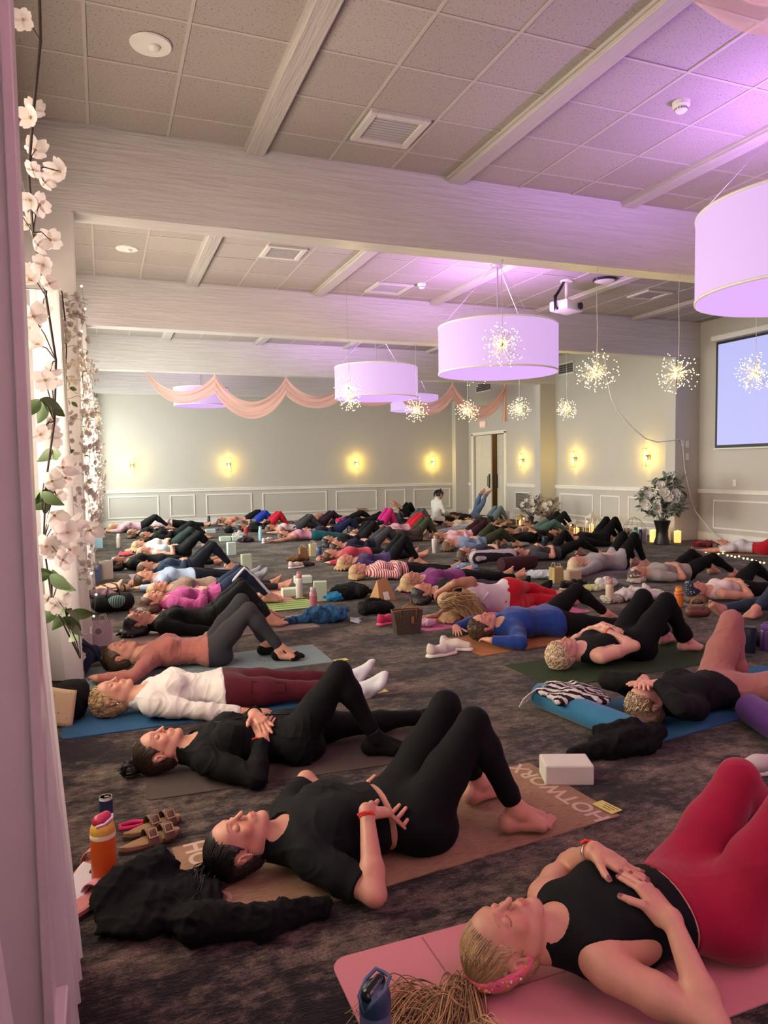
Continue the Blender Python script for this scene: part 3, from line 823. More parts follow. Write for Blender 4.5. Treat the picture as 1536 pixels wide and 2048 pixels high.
# daylight through the windows
for i, (y0, y1) in enumerate(WIN):
    l = bpy.data.lights.new('window_daylight', 'AREA'); l.shape = 'RECTANGLE'; l.size = 2.2; l.size_y = y1 - y0; l.energy = [40, 200, 360, 470, 380][i]; l.color = [(1., .82, .66), (1., .80, .60), (1., .86, .70), (.98, .98, .86), (.94, 1., .90)][i]
    o = bpy.data.objects.new('window_daylight', l); COL.objects.link(o); o.location = (XL - .45, (y0 + y1) / 2, 1.9); o.rotation_euler = (0, -math.pi / 2, 0)
# ceiling: slab, tiles, battens
ceil = struct(MB().box((5, 8.5, ZC + .12), (13, 25, .12)).obj('ceiling', M_plain((.20, .19, .18), .8, name='ceiling_gap')))
struct_strips = [1.294, 3.18, 5.15, 7.18, 9.24]
TILE = M_tile(); tiles = {}
def tile_mesh(wx, wy):
    k = (round(wx, 2), round(wy, 2))
    if k not in tiles:
        g = .006; mb = MB(); mb.box((0, 0, .02), (k[0] - 2 * g, k[1] - 2 * g, .04)); tiles[k] = mb.mesh('ceiling_tile', TILE)
    return tiles[k]
cols = []
edges = [-.62, -.0] + []
xs = [(-.75, -.01), (-.01, .585), (.585, 1.217)]
for a, c in zip(struct_strips, struct_strips[1:] + [11.2]):
    l, r = a + .077, c - .077; n = 3
    xs += [(l + (r - l) * k / n, l + (r - l) * (k + 1) / n) for k in range(n)]
rows = [4.02 + .6 * k for k in range(-6, 28)]
nt = 0
for i in range(5):
    ya, yb = ([YF] + B)[i] + (BT if i else 0), ([YF] + B)[i + 1]
    cuts = [ya] + [y for y in rows if ya + .08 < y < yb - .08] + [yb]
    cuts = [y for y in cuts if y > 1.9] if i == 1 else cuts
    for (xa, xb) in xs:
        for c, d in zip(cuts, cuts[1:]):
            if i == 0:
                if c == cuts[0] and xa == xs[0][0]: MB().box((5, (YF + B[0]) / 2, ZC + .02), (12, B[0] - YF, .04)).obj('tile_field', TILE, ceil)
                continue
            if i in (1, 2) or (i == 3 and d > 12.5 and xb < 10):
                o = link('ceiling_tile', tile_mesh(xb - xa, d - c), ceil, ((xa + xb) / 2, (c + d) / 2, ZC + (.004 if (nt * 7) % 11 == 0 else 0))); nt += 1
    if i == 1: MB().box((5, (B[0] + BT + cuts[0]) / 2, ZC + .02), (12, cuts[0] - B[0] - BT, .04)).obj('tile_field', TILE, ceil)
    if i == 3: MB().box((5, (ya + 12.6) / 2, ZC + .02), (12, 12.6 - ya, .04)).obj('tile_field', TILE, ceil)
    if i == 4: MB().box((5, (ya + yb) / 2, ZC + .02), (12, yb - ya, .04)).obj('tile_field', TILE, ceil)
# the T-bars of the grid
GRID = M_plain((.48, .43, .39), .5, name='ceiling_grid')
for i in (1, 2, 3):
    ya, yb = B[i - 1] + BT, B[i]
    for (xa, xb) in xs[:-1]:
        if not any(abs(xb - s) < .09 for s in struct_strips): MB().box((xb, (ya + yb) / 2, ZC + .002), (.022, yb - ya, .016)).obj('ceiling_bar', GRID, ceil)
    for y in rows:
        if ya + .08 < y < yb - .08: MB().box((5.2, y, ZC + .0025), (11.9, .020, .014)).obj('ceiling_bar', GRID, ceil)
for i in range(4):
    ya, yb = B[i] + BT, B[i + 1]
    for s in struct_strips:
        m = MB(); m.box((s, (ya + yb) / 2, ZC - .027), (.154, yb - ya - .002, .055), bev=.006); m.box((s - .085, (ya + yb) / 2, ZC - .012), (.02, yb - ya, .024))
        m.obj('ceiling_batten', WOODY, ceil)
for i, y in enumerate(B):
    k = (KX + [0])[i]; x0, x1 = XL, XR + .25; mb = MB()
    yy = lambda x: y + k * (x - 2.5)
    v = []
    for x in (x0, x1):
        for (dy, z) in ((0, ZB), (BT, ZB), (BT, ZC + .1), (0, ZC + .1)): v.append(mb.bm.verts.new((x, yy(x) + dy, z)))
    for a in range(4): mb.bm.faces.new((v[a], v[(a + 1) % 4], v[4 + (a + 1) % 4], v[4 + a]))
    mb.bm.faces.new(v[:4]); mb.bm.faces.new(v[4:][::-1])
    bmesh.ops.bevel(mb.bm, geom=[e for e in mb.bm.edges if abs(e.verts[0].co.z - ZB) < .01 and abs(e.verts[1].co.z - ZB) < .01], offset=.008, segments=2, affect='EDGES')
    struct(mb.obj('beam_%d' % (i + 1), WOOD))
    # pilasters under both ends
    yl = yy(-.45)
    m = MB(); m.box(((XL - .02 - .144) / 2, yl + BT / 2 + .002, ZB / 2), (.636, BT, ZB)); m.box(((XL - .144) / 2 + .006, yl + BT / 2, .09), (.66, BT + .02, .18), bev=.006)
    m.box((-.150, yl - .006, ZB / 2), (.022, .012, ZB), bev=.003)
    struct(m.obj('wall_pilaster_left_%d' % (i + 1), WOODZ))
    yr = yy(10.4)
    if i > 1:
        m = MB(); m.box(((10.21 + XR + .2) / 2, yr + BT / 2, ZB / 2), (XR + .2 - 10.21, BT, ZB), bev=.004); m.box(((10.19 + XR + .2) / 2, yr + BT / 2, .08), (XR + .2 - 10.19, BT + .03, .16), bev=.005)
        struct(m.obj('wall_pilaster_right_%d' % (i + 1), WALLC))
# chair rails, baseboards and panel mouldings
def rail(name, a, c, nrmv, z=.949):
    a, c, n = Vector(a), Vector(c), Vector(nrmv); d = (c - a); L = d.length; mid = (a + c) / 2; rz = math.atan2(d.y, d.x); o = empty(name, (mid.x, mid.y, 0), rotz=rz); struct(o)
    sg = 1 if (Matrix.Rotation(rz, 3, 'Z') @ Vector((0, 1, 0))).dot(n) > 0 else -1
    m = MB(); m.box((0, sg * .012, z), (L, .024, .075), bev=.005); m.box((0, sg * .02, z + .03), (L, .04, .022), bev=.006); m.obj('chair_rail', TRIMC, o)
    m = MB(); m.box((0, sg * .009, .075), (L, .018, .15), bev=.003); m.box((0, sg * .013, .155), (L, .026, .02), bev=.005); m.obj('baseboard', TRIMC, o); return o
def moulding(c, L, h, axis, sg, w=.032):
    """a picture-frame moulding on a wall; axis 'x' or 'y' is the wall's direction"""
    m = MB(); R = lambda a, z, la, lz: (m.box((a, sg * .008, z), (la, .016, lz), bev=.004) if axis == 'x' else m.box((sg * .008, a, z), (.016, la, lz), bev=.004))
    for z in (-h / 2, h / 2): R(0, z, L + w, w)
    for a in (-L / 2, L / 2): R(a, 0, w, h - w)
    return struct(m.obj('wall_moulding', TRIMC, None, c))
rail('trim_1', (XL, YB, 0), (10.21, YB, 0), (0, -1, 0)); rail('trim_2', (XR, 15.65, 0), (XR, 17.74, 0), (-1, 0, 0)); rail('trim_3', (XR, 11.1, 0), (XR, 15.4, 0), (-1, 0, 0)); rail('trim_4', (XR + .14, YF, 0), (XR + .14, 10.84, 0), (-1, 0, 0))
rail('trim_5', (XR, 19.84, 0), (XR, 20.03, 0), (-1, 0, 0))
for a, c in ((.12, 1.37), (1.69, 2.32), (2.65, 3.89), (4.22, 6.09), (6.40, 7.66), (7.96, 8.59), (8.9, 10.12)): moulding(((a + c) / 2, YB, .53), c - a, .56, 'x', -1)
for a, c in ((13.9, 15.19), (12.97, 13.61), (11.45, 12.67)): moulding((XR, (a + c) / 2, .52), c - a, .51, 'y', -1)
for a, c in ((9.05, 10.45), (7.2, 8.7)): moulding((XR + .14, (a + c) / 2, .52), c - a, .52, 'y', -1)
# double door: one leaf shut, the other ajar
d = empty('door_1', (XR, 18.79, 0)); struct(d)
m = MB()
for s in (-1, 1): m.box((-.005, s * .965, 1.24), (.05, .09, 2.48), bev=.006)
m.box((-.005, 0, 2.475), (.05, 2.02, .09), bev=.006); m.box((.1, .955, 1.22), (.19, .05, 2.44)); m.box((.1, -.955, 1.22), (.19, .05, 2.44)); m.obj('door_frame', TRIMC, d)
DOORM = M_plain((.66, .63, .55), .4, name='door_paint')
def leaf(y0, ang, sgn):
    o = empty('door_leaf', (.10, y0, 0)); o.parent = d; o.rotation_euler = (0, 0, ang); W = .93
    m = MB(); m.box((0, sgn * W / 2, 1.215), (.044, W, 2.41), bev=.003)
    for z0, z1 in ((.14, .78), (.90, 1.62), (1.74, 2.28)):
        for k in (0, 1):
            c = sgn * (W * (.27 + .46 * k))
            m.box((-.022, c, (z0 + z1) / 2), (.012, .34, z1 - z0), bev=.005); m.box((-.028, c, (z0 + z1) / 2), (.012, .27, z1 - z0 - .08), bev=.005)
    m.obj('door_panel', DOORM, o)
    m = MB(); m.box((-.05, sgn * (W - .06), 1.05), (.02, .05, .42), bev=.004); m.tube([(-.05, sgn * (W - .06), .9), (-.10, sgn * (W - .06), .9), (-.10, sgn * (W - .06), 1.2), (-.05, sgn * (W - .06), 1.2)], .012, 8); m.obj('door_handle', BLACKM, o)
leaf(.93, 0, -1); leaf(-.93, -.22, 1)
m = MB(); m.box((XR + 1.6, 18.8, 1.4), (.1, 3.4, 3.2)); m.box((XR + .9, 17.2, 1.4), (1.4, .1, 3.2)); m.box((XR + .9, 20.45, 1.4), (1.4, .1, 3.2)); m.box((XR + .9, 18.8, 2.95), (1.5, 3.4, .1)); m.box((XR + .9, 18.8, .0), (1.5, 3.4, .02)); struct(m.obj('wall_corridor', M_plain((.45, .33, .18), .7, name='corridor_paint')))
l = bpy.data.lights.new('corridor_lamp', 'POINT'); l.energy = 9; l.color = (1, .74, .40); l.shadow_soft_size = .1; o = bpy.data.objects.new('corridor_lamp', l); COL.objects.link(o); o.location = (XR + .9, 18.9, 2.6)
# ------------------------------------------------------------------ pendants
PURP = (.80, .50, .95)
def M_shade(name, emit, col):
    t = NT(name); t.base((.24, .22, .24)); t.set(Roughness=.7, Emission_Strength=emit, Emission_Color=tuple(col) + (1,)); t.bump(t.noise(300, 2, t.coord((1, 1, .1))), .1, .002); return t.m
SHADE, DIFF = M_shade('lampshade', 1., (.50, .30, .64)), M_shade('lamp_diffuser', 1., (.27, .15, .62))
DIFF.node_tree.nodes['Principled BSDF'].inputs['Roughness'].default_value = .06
WIRE = M_plain((.45, .43, .42), .4, .8, name='steel_wire')
def pendant(x, y, r, z0, z1, label, energy, col=(.66, .32, 1.)):
    o = empty('pendant_lamp', (x, y, z0), label, 'lamp'); h = z1 - z0; top = ZC - z0
    m = MB(); m.lathe([(r, 0), (r, h), (r - .006, h), (r - .006, 0), (r, 0)], n=64); m.obj('lamp_shade', SHADE, o, smooth=True, ang=40)
    for z in (0.008, h - .008): band('shade_rim', V(0, 0, z), V(0, 0, 1), r - .004, .022, .010, WHITE, o, n=64)
    m = MB(); m.lathe([(r - .012, .03), (r - .012, .036)], n=48); m.obj('diffuser', DIFF, o)
    m = MB(); m.tube([(0, 0, .04), (0, 0, top - .005)], .010, 8); m.lathe([(.0, top - .03), (.075, top - .03), (.085, top - .012), (.085, top), (0, top)], n=20); m.obj('stem', WIRE, o)
    m = MB()
    for k in range(3):
        a = k * 2.094 + .5; m.tube([(math.cos(a) * (r - .01), math.sin(a) * (r - .01), h), (math.cos(a) * .04, math.sin(a) * .04, top - .02)], .0025, 5)
        m.tube([(math.cos(a) * (r - .01), math.sin(a) * (r - .01), h - .03), (0, 0, h - .03)], .006, 6)
    m.obj('suspension_wire', WIRE, o)
    l = bpy.data.lights.new('pendant_bulb', 'POINT'); l.energy = energy; l.color = col; l.shadow_soft_size = .16
    b = bpy.data.objects.new('pendant_bulb', l); COL.objects.link(b); b.parent = o; b.location = (0, 0, h * .62)
pendant(4.95, 3.9, .80, 2.72, 3.36, 'nearest and largest drum pendant, glowing lilac, cut by the picture edge', 150, (.60, .29, 1.))
pendant(5.03, 8.6, .80, 2.735, 3.36, 'lilac drum pendant with a starburst light in front of its shade', 160)
pendant(4.98, 13.1, .80, 2.82, 3.42, 'lilac drum pendant hanging third from the camera, beside the swagged cloth', 150)
pendant(2.27, 17.8, .64, 3.03, 3.45, 'small lilac drum pendant at the back, seen through the pink swag', 50)
pendant(7.85, 17.8, .64, 3.0, 3.42, 'small lilac drum pendant at the back, partly behind a starburst light', 50)
pendant(2.05, -1.0, .64, 3.0, 3.42, 'added unseen drum pendant behind the camera for pink fill, on the window side', 1000, (1., .50, .74))  # added out of view: pink fill for the near post and nearest people
pendant(7.85, -1.0, .64, 3.0, 3.42, 'added unseen drum pendant behind the camera for pink fill, on the screen side', 1250, (.95, .36, .85))  # its added partner, also out of view, tints the nearest beam and people
# ------------------------------------------------------------------ wall lights
def M_emit(c, s, name):
    t = NT(name); t.base((.9, .85, .7)); t.set(Emission_Color=tuple(c) + (1,), Emission_Strength=s); return t.m
BULB = M_emit((1, .80, .34), 8, 'warm_bulb')
def sconce(x, y, rz, label, z=1.63):
    o = empty('wall_sconce', (x, y, z), label, 'wall lamp', rotz=rz)      # local +x out of the wall
    MB().box((.006, 0, 0), (.012, .11, .11), bev=.004).obj('wall_plate', BRASS, o)
    m = MB()
    for s in (-1, 1):
        for q in (.045, .125): m.box((q, s * .055, 0), (.008, .008, .38))
    for z_ in (-.19, .19):
        for s in (-1, 1): m.box((.085, s * .055, z_), (.09, .008, .008)); m.box((.085 + s * .04, 0, z_), (.008, .118, .008))
    m.box((.085, 0, .035), (.09, .118, .006)); m.tube([(.01, 0, .035), (.085, 0, .035)], .010, 8); m.obj('cage', BRASS, o)
    m = MB(); m.lathe([(.012, 0), (.026, .02), (.022, .06), (.006, .085)], (.085, 0, .045), 12); m.lathe([(.006, -.10), (.024, -.075), (.026, -.03), (.012, -.002)], (.085, 0, .02), 12); m.obj('bulb', BULB, o, smooth=True)
    m = MB(); m.tube([(.085, 0, .0), (.085, 0, .05)], .014, 8); m.obj('socket', BRASS, o)
    for dz in (.12, -.10):
        l = bpy.data.lights.new('sconce_light', 'POINT'); l.energy = 6.5; l.color = (1, .66, .10); l.shadow_soft_size = .05
        b = bpy.data.objects.new('sconce_light', l); COL.objects.link(b); b.parent = o; b.location = (.15, 0, dz)
for x, w in ((.735, 'in the corner by the black backpack'), (3.27, 'second along from the corner with the black backpack'), (7.03, 'above the wide panels, second along from the doorway'), (9.53, 'closest to the doorway')):
    sconce(x, YB, -math.pi / 2, 'lit wall sconce on the end wall, ' + w)
for y, w in ((12.06, 'above the big flower arrangement'), (14.56, 'beside the air vent, between two pilasters'), (16.89, 'beside the double door')):
    sconce(XR, y, math.pi, 'lit wall sconce on the side wall, ' + w)
# ------------------------------------------------------------------ starburst lights
LEDM = M_emit((1, .86, .42), 4.5, 'warm_led')
def starburst(x, y, z, r, top, label, seed, n=150, cat='light'):
    rg = random.Random(seed); o = empty('starburst_light', (x, y, z), label, cat, 'starburst lights hung from the beams')
    w, b = MB(), MB()
    for k in range(n):
        u = rg.uniform(-1, 1); a = rg.uniform(0, 6.283); q = math.sqrt(1 - u * u); d = Vector((q * math.cos(a), q * math.sin(a), u)) * r * (rg.uniform(.62, 1.05) if k % 3 else rg.uniform(.12, .65))
        w.tube([(0, 0, 0), d], .0011, 3, caps=False); c = d
        M = Matrix.Translation(c) @ Matrix.Diagonal((.0054,) * 3 + (1,)); bmesh.ops.create_icosphere(b.bm, subdivisions=1, radius=1, matrix=M)
    w.ball((0, 0, 0), .018); w.tube([(0, 0, 0), (.008, .003, (top - z) * .4), (-.004, .0, (top - z) * .75), (0, 0, top - z)], .0028, 5); w.tube([(0, 0, top - z - .03), (.012, 0, top - z - .02), (.012, 0, top - z)], .003, 5)
    w.obj('wire', WIRE, o); b.obj('led_bulb', LEDM, o)['kind'] = 'stuff'
    l = bpy.data.lights.new('starburst_glow', 'POINT'); l.energy = 10; l.color = (1, .74, .26); l.shadow_soft_size = r * .6
    q = bpy.data.objects.new('starburst_glow', l); COL.objects.link(q); q.parent = o; q.location = (0, 0, 0)
for i, (x, z, w) in enumerate(((3.72, 2.68, 'in front of the lilac drum pendant'), (4.82, 2.45, 'largest of the row, beside that pendant'), (5.86, 2.47, 'near the pilaster with the cable'), (6.93, 2.50, 'in front of the projection screen'), (6.95, 3.02, 'below the nearest drum pendant'))):
    if i == 4: starburst(6.3, 5.2, 3.0, .22, ZC - .05, 'starburst light against the nearest pendant, hung from the ceiling', 40)
    else: starburst(x, 6.2 + BT / 2 + KX[0] * (x - 2.5), z, .225, ZB, 'warm starburst fairy light hung from the nearer beam, ' + w, 11 + i)
for i, (x, z, w) in enumerate(((3.72, 2.59, 'under the third pendant'), (4.87, 2.43, 'over the small back pendant'), (5.82, 2.43, 'left of the door, before the swag'), (6.84, 2.48, 'past the end of the swag'), (7.83, 2.50, 'beside the thick pilaster'))):
    starburst(x, 10.97, z, .205, ZB, 'warm starburst fairy light hung from the second beam, ' + w.replace('left of the door, ', ''), 21 + i)
starburst(3.3, 9.8, 2.62, .2, ZC - .05, 'dim starburst light glimpsed below the drum pendant rim', 33, 70)
starburst(5.6, 10.3, 2.95, .2, ZC - .05, 'starburst light close behind the second drum pendant', 34, 70)
# ------------------------------------------------------------------ swagged cloth
def M_sheer(c, a, name):
    t = NT(name); tr = t.node('ShaderNodeBsdfTransparent'); tl = t.node('ShaderNodeBsdfTranslucent'); tl.inputs[0].default_value = tuple(c) + (1,); t.base(c); t.set(Roughness=.8, Sheen_Weight=.3, Specular_IOR_Level=.2)
    m1, m2 = t.node('ShaderNodeMixShader'), t.node('ShaderNodeMixShader'); m1.inputs[0].default_value = .4; m2.inputs[0].default_value = a
    t.lk(t.b.outputs[0], m1.inputs[1]); t.lk(tl.outputs[0], m1.inputs[2]); t.lk(tr.outputs[0], m2.inputs[1]); t.lk(m1.outputs[0], m2.inputs[2]); t.lk(m2.outputs[0], t.out.inputs[0]); return t.m
PALE = M_sheer((.92, .70, .68), .66, 'pale_chiffon'); PEACH = M_sheer((.88, .56, .48), .90, 'peach_chiffon'); SHEER = M_sheer((.85, .84, .82), .93, 'white_voile')
def swags(o, pts, sags, y, width, name='swag', folds=5, seed=0, mat=None):
    """cloth hanging in curves between hooks; each bay a part of its own"""
    for b, ((xa, za), (xb, zb)) in enumerate(zip(pts, pts[1:])):
        nu, nv = 36, 26; P = []
        for j in range(nv + 1):
            v = j / nv; row = []
            for i in range(nu + 1):
                u = i / nu; g = (math.sin(math.pi * u)) ** .8
                spread = .045 + width * g
                te = .40 * min(1, b + u if b == 0 else 1) * (1 if b < len(pts) - 2 else min(1, 1.6 - u)); gg = (4 * u * (1 - u)) ** .85
                z = za + (zb - za) * u - (1 - v) * sags[b] * .62 * gg - v * (te + max(sags[b] - te, .1) * gg)
                fold = math.sin(v * math.pi * folds + b * 1.7 + 2 * u) * (.018 * (1 - g) + .022 * g)
                row.append((xa + (xb - xa) * u, y + fold + (v - .5) * .05 + .10 * g * math.sin(v * 3 + seed), z + .006 * math.cos(v * math.pi * folds + b)))
            P.append(row)
        MB().grid(P).obj(name, mat or PEACH, o, smooth=True)
o = tag(empty('draped_cloth', (0, 0, 0)), 'peach chiffon swags hooked along the third beam before the end wall', 'drapery')
P = [(.89, 3.5), (2.27, 3.5), (3.79, 3.505), (5.14, 3.505), (6.48, 3.505), (7.83, 3.5), (9.27, 3.49)]
swags(o, P, [.62, .92, .68, .62, .80, .86], 15.5, .25)
G = []
for j in range(13):
    v = j / 12; G.append([(9.27 + (.10 * (u - .5)) * (.4 + v), 15.5 + .03 * math.sin(u * 12 + v), 3.5 - .92 * v - .02 * abs(u - .5)) for u in [k / 10 for k in range(11)]])
MB().grid(G).obj('cloth_tail', PEACH, o, smooth=True)
for (x, z) in P: MB().tube([(x, 15.5, z + .012), (x, 15.52, z - .02), (x, 15.5, z - .05)], .006, 6).obj('hook', WIRE, o)
o = tag(empty('draped_cloth', (0, 0, 0)), 'peach chiffon swag hanging close overhead at the top of the picture', 'drapery')
swags(o, [(1.17, 3.5), (2.32, 3.5), (3.7, 3.5)], [.80, .8], 1.68, .30, folds=7, seed=2, mat=PALE)
# ------------------------------------------------------------------ ceiling fittings
def can_light(x, y, label):
    o = empty('recessed_light', (x, y, ZC), label, 'ceiling light')
    MB().lathe([(.085, -.012), (.125, -.012), (.130, -.004), (.130, .0), (.085, 0)], n=32).obj('trim_ring', WHITE, o, smooth=True, ang=30)
    MB().lathe([(.085, -.012), (.083, -.011), (.060, -.003), (.02, -.0015), (.0, -.0015)], n=32, caps=False).obj('reflector', M_plain((.62, .57, .53), .4, .0, name='reflector'), o, smooth=True)
    MB().ball((.02, 0, -.018), .038, 14, 8, (1, 1, .6)).obj('bulb', WHITE, o, smooth=True)
can_light(.38, 4.93, 'unlit round recessed light in the nearest ceiling bay'); can_light(.37, 9.42, 'unlit round recessed light in the second ceiling bay, near the windows'); can_light(10.2, 10.0, 'round recessed light in the ceiling by the projection screen')
def ceiling_vent(x, y, label, s=.5):
    o = empty('ceiling_vent', (x, y, ZC), label, 'vent')
    m = MB()
    for k in (-1, 1): m.box((k * s * .44, 0, -.012), (s * .12, s, .03), bev=.006); m.box((0, k * s * .44, -.012), (s * .76, s * .12, .03), bev=.006)
    m.obj('vent_frame', M_plain((.60, .56, .52), .5, name='vent_frame_paint'), o); MB().box((0, 0, .0), (s * .78, s * .78, .012)).obj('vent_mesh', M_plain((.44, .41, .39), .7, name='vent_mesh'), o)
    for k in range(9): MB().box((0, (k - 4) * s * .083, -.009), (s * .76, .008, .006)).obj('slat', M_plain((.44, .41, .39), .7, name='vent_mesh'), o)
ceiling_vent(2.23, 5.48, 'square grey air vent in the nearest ceiling bay', .5); ceiling_vent(2.19, 8.95, 'square air vent in the second ceiling bay, between two battens'); ceiling_vent(4.1, 10.2, 'grey air vent close to the second beam', .58); ceiling_vent(8.2, 9.28, 'pale air vent in the ceiling beyond the projector')
def smoke(x, y, label):
    o = empty('smoke_detector', (x, y, ZC), label, 'detector'); MB().lathe([(.0, -.075), (.03, -.075), (.045, -.062), (.048, -.045), (.062, -.030), (.065, 0), (0, 0)], n=28).obj('detector_body', WHITE, o, smooth=True, ang=35)
    m = MB()
    for k in range(14): a = k * .4488; m.box((math.cos(a) * .0475, math.sin(a) * .0475, -.053), (.004, .012, .012), rz=a)
    m.obj('grille', M_plain((.25, .24, .24), .6, name='grey_plastic'), o)
smoke(4.13, 4.36, 'white smoke detector on the nearest ceiling bay'); smoke(4.47, 9.82, 'small smoke detector near the second beam')
# projector
o = empty('projector', (6.42, 9.0, 3.80), 'white ceiling projector with looped black cables', 'projector', rotz=.35)
MB().box((0, 0, 0), (.42, .32, .15), bev=.03).obj('projector_body', WHITE, o, smooth=True, ang=40); MB().lathe([(.05, 0), (.05, .03), (.035, .035), (0, .03)], (0, 0, 0), 20, Matrix.Rotation(math.pi / 2, 4, 'X') @ Matrix.Translation((.1, 0, .155))).obj('lens', BLACKM, o, smooth=True, ang=40)
m = MB()
for k in range(7): m.box((.1, -.162, -.04 + k * .013), (.16, .006, .005))
m.obj('cooling_grille', M_plain((.3, .3, .31), .5, name='grey_plastic'), o)
m = MB(); m.tube([(0, 0, .07), (0, 0, .38)], .022, 10); m.box((0, 0, .08), (.2, .16, .012)); m.lathe([(.0, .355), (.09, .36), (.09, .38), (0, .38)], n=20); m.obj('ceiling_mount', WHITE, o)
m = MB()
for k in range(4): m.tube([(-.02 - .01 * k, .02, .36), (-.10 - .03 * k, .0, .28 - .02 * k), (-.22 - .02 * k, .02, .12), (-.25, .01 * k, -.02 - .02 * k), (-.20, .0, -.05)], .009, 6)
m.obj('cable', BLACKM, o)
o = empty('junction_dish', (6.9, 8.75, ZC), 'round dark-rimmed ceiling fitting above the projector', 'ceiling fitting'); MB().lathe([(0, -.05), (.10, -.05), (.15, -.03), (.15, 0), (0, 0)], n=28).obj('cover', WHITE, o, smooth=True, ang=40); MB().lathe([(.15, -.032), (.165, -.028), (.165, 0), (.15, 0)], n=28).obj('rim', BLACKM, o)
# projection screen on the side wall
o = empty('projection_screen', (XR + .14, 8.75, 1.8), 'lit projection screen with a black border and white roller case', 'screen')
SW = XR + .14; y1, y0 = 10.38, 7.2
t = NT('screen_image'); t.base((.2, .2, .22)); t.set(Emission_Color=(.33, .355, .72, 1), Emission_Strength=1., Roughness=.7)
MB().box((-.075, (y0 + y1) / 2 - 8.75, .95), (.008, y1 - y0 - .10, 1.86)).obj('lit_surface', t.m, o)
m = MB(); m.box((-.072, (y0 + y1) / 2 - 8.75, .95), (.008, y1 - y0, 1.96)); m.obj('black_border', BLACKM, o)
m = MB(); m.box((-.09, (y0 + y1) / 2 - 8.75, 2.0), (.12, y1 - y0 + .16, .11), bev=.03); m.obj('roller_case', WHITE, o); m = MB(); m.box((-.075, (y0 + y1) / 2 - 8.75, -.05), (.03, y1 - y0 + .06, .03), bev=.01); m.obj('weight_bar', WHITE, o)
# vents and signs on the side wall
def wall_vent(y, z, L, h, label, ns, dark=True):
    o = empty('wall_vent', (XR, y, z), label, 'vent'); f = MB()
    for s in (-1, 1): f.box((-.01, 0, s * (h / 2)), (.02, L + .03, .03)); f.box((-.01, s * L / 2, 0), (.02, .03, h))
    f.obj('vent_frame', WHITE, o); MB().box((-.003, 0, 0), (.006, L, h)).obj('vent_back', M_plain((.05, .05, .05), .8, name='vent_dark'), o)
    for k in range(ns): MB().box((-.012, 0, -h / 2 + h * (k + .5) / ns), (.012, L - .02, h / ns * .42), R=Matrix.Rotation(.6, 4, 'Y')).obj('slat', M_plain((.33, .32, .30), .6, name='vent_slat'), o)
wall_vent(19.05, 3.85, .9, .26, 'dark slatted air vent high above the double door', 5); wall_vent(14.95, 3.85, .62, .26, 'dark slatted air vent high beside the thick pilaster', 5); wall_vent(16.93, .54, .72, .44, 'grey return-air grille low on the wall past the double door', 14)
o = empty('exit_sign', (XR, 19.05, 2.74), 'white exit sign with red letters above the double door', 'sign')
MB().box((-.03, 0, 0), (.06, .34, .21), bev=.006).obj('sign_box', WHITE, o)
def text(name, body, size, mat, parent, loc, rot, extrude=.001, align='CENTER', sx=1., offset=0.):
    cu = bpy.data.curves.new(name, 'FONT'); cu.body = body; cu.size = size; cu.extrude = extrude; cu.offset = offset; cu.align_x = align; cu.align_y = 'CENTER'
    ob = bpy.data.objects.new(name, cu); COL.objects.link(ob); bpy.context.view_layer.update(); dg = bpy.context.evaluated_depsgraph_get(); me = bpy.data.meshes.new_from_object(ob.evaluated_get(dg)); bpy.data.objects.remove(ob)
    me.materials.clear(); me.materials.append(mat); q = link(name, me, parent, loc); q.rotation_euler = rot; q.scale = (sx, 1, 1); return q
text('lettering', 'EXIT', .16, M_emit((1., .05, .04), 1.6, 'exit_red'), o, (-.0615, 0, 0), (math.pi / 2, 0, -math.pi / 2), sx=.95)
# switches and cable on the pilaster
o = empty('wall_switch', (10.5, 10.838, 1.62), 'small white switch plates on the pilaster beside the cable', 'switch')
for z in (0, .24): MB().box((0, -.006, z), (.08, .012, .13), bev=.004).obj('switch_plate', WHITE, o); 
MB().box((-.11, -.006, .26), (.07, .012, .12), bev=.004).obj('switch_plate', WHITE, o)
for z in (0, .24): MB().box((0, -.014, z), (.02, .01, .05), bev=.003).obj('toggle', WHITE, o)
o = empty('wall_socket', (SW, 9.98, 1.12), 'white power socket on the wall below the projection screen', 'socket'); MB().box((-.005, 0, 0), (.01, .075, .12), bev=.003).obj('socket_plate', WHITE, o); 
for z in (-.025, .025): MB().box((-.011, 0, z), (.004, .03, .032), bev=.001).obj('outlet', TRIMC, o)
cab = M_plain((.78, .76, .74), .5, name='white_cable')
m = MB(); m.tube([(8.62, 10.95, 3.50), (8.66, 10.95, 3.40), (8.70, 10.95, 3.05), (8.78, 10.93, 2.72), (8.9, 10.92, 2.5), (9.05, 10.92, 2.36), (9.28, 10.9, 2.14), (9.55, 10.88, 1.96), (9.8, 10.86, 1.90), (10.1, 10.83, 1.92), (10.32, 10.82, 1.96), (10.38, 10.82, 1.80), (10.43, 10.82, 1.4), (10.52, 10.82, 1.05), (10.58, 10.81, .80), (10.66, 10.76, .55), (10.72, 10.45, .22), (10.73, 10.2, .06), (10.7, 10.0, .012), (10.6, 9.75, .012)], .010, 6)
tag(m.obj('power_cable', cab, smooth=True), 'white cable looping from the beam down the pilaster to the floor', 'cable')
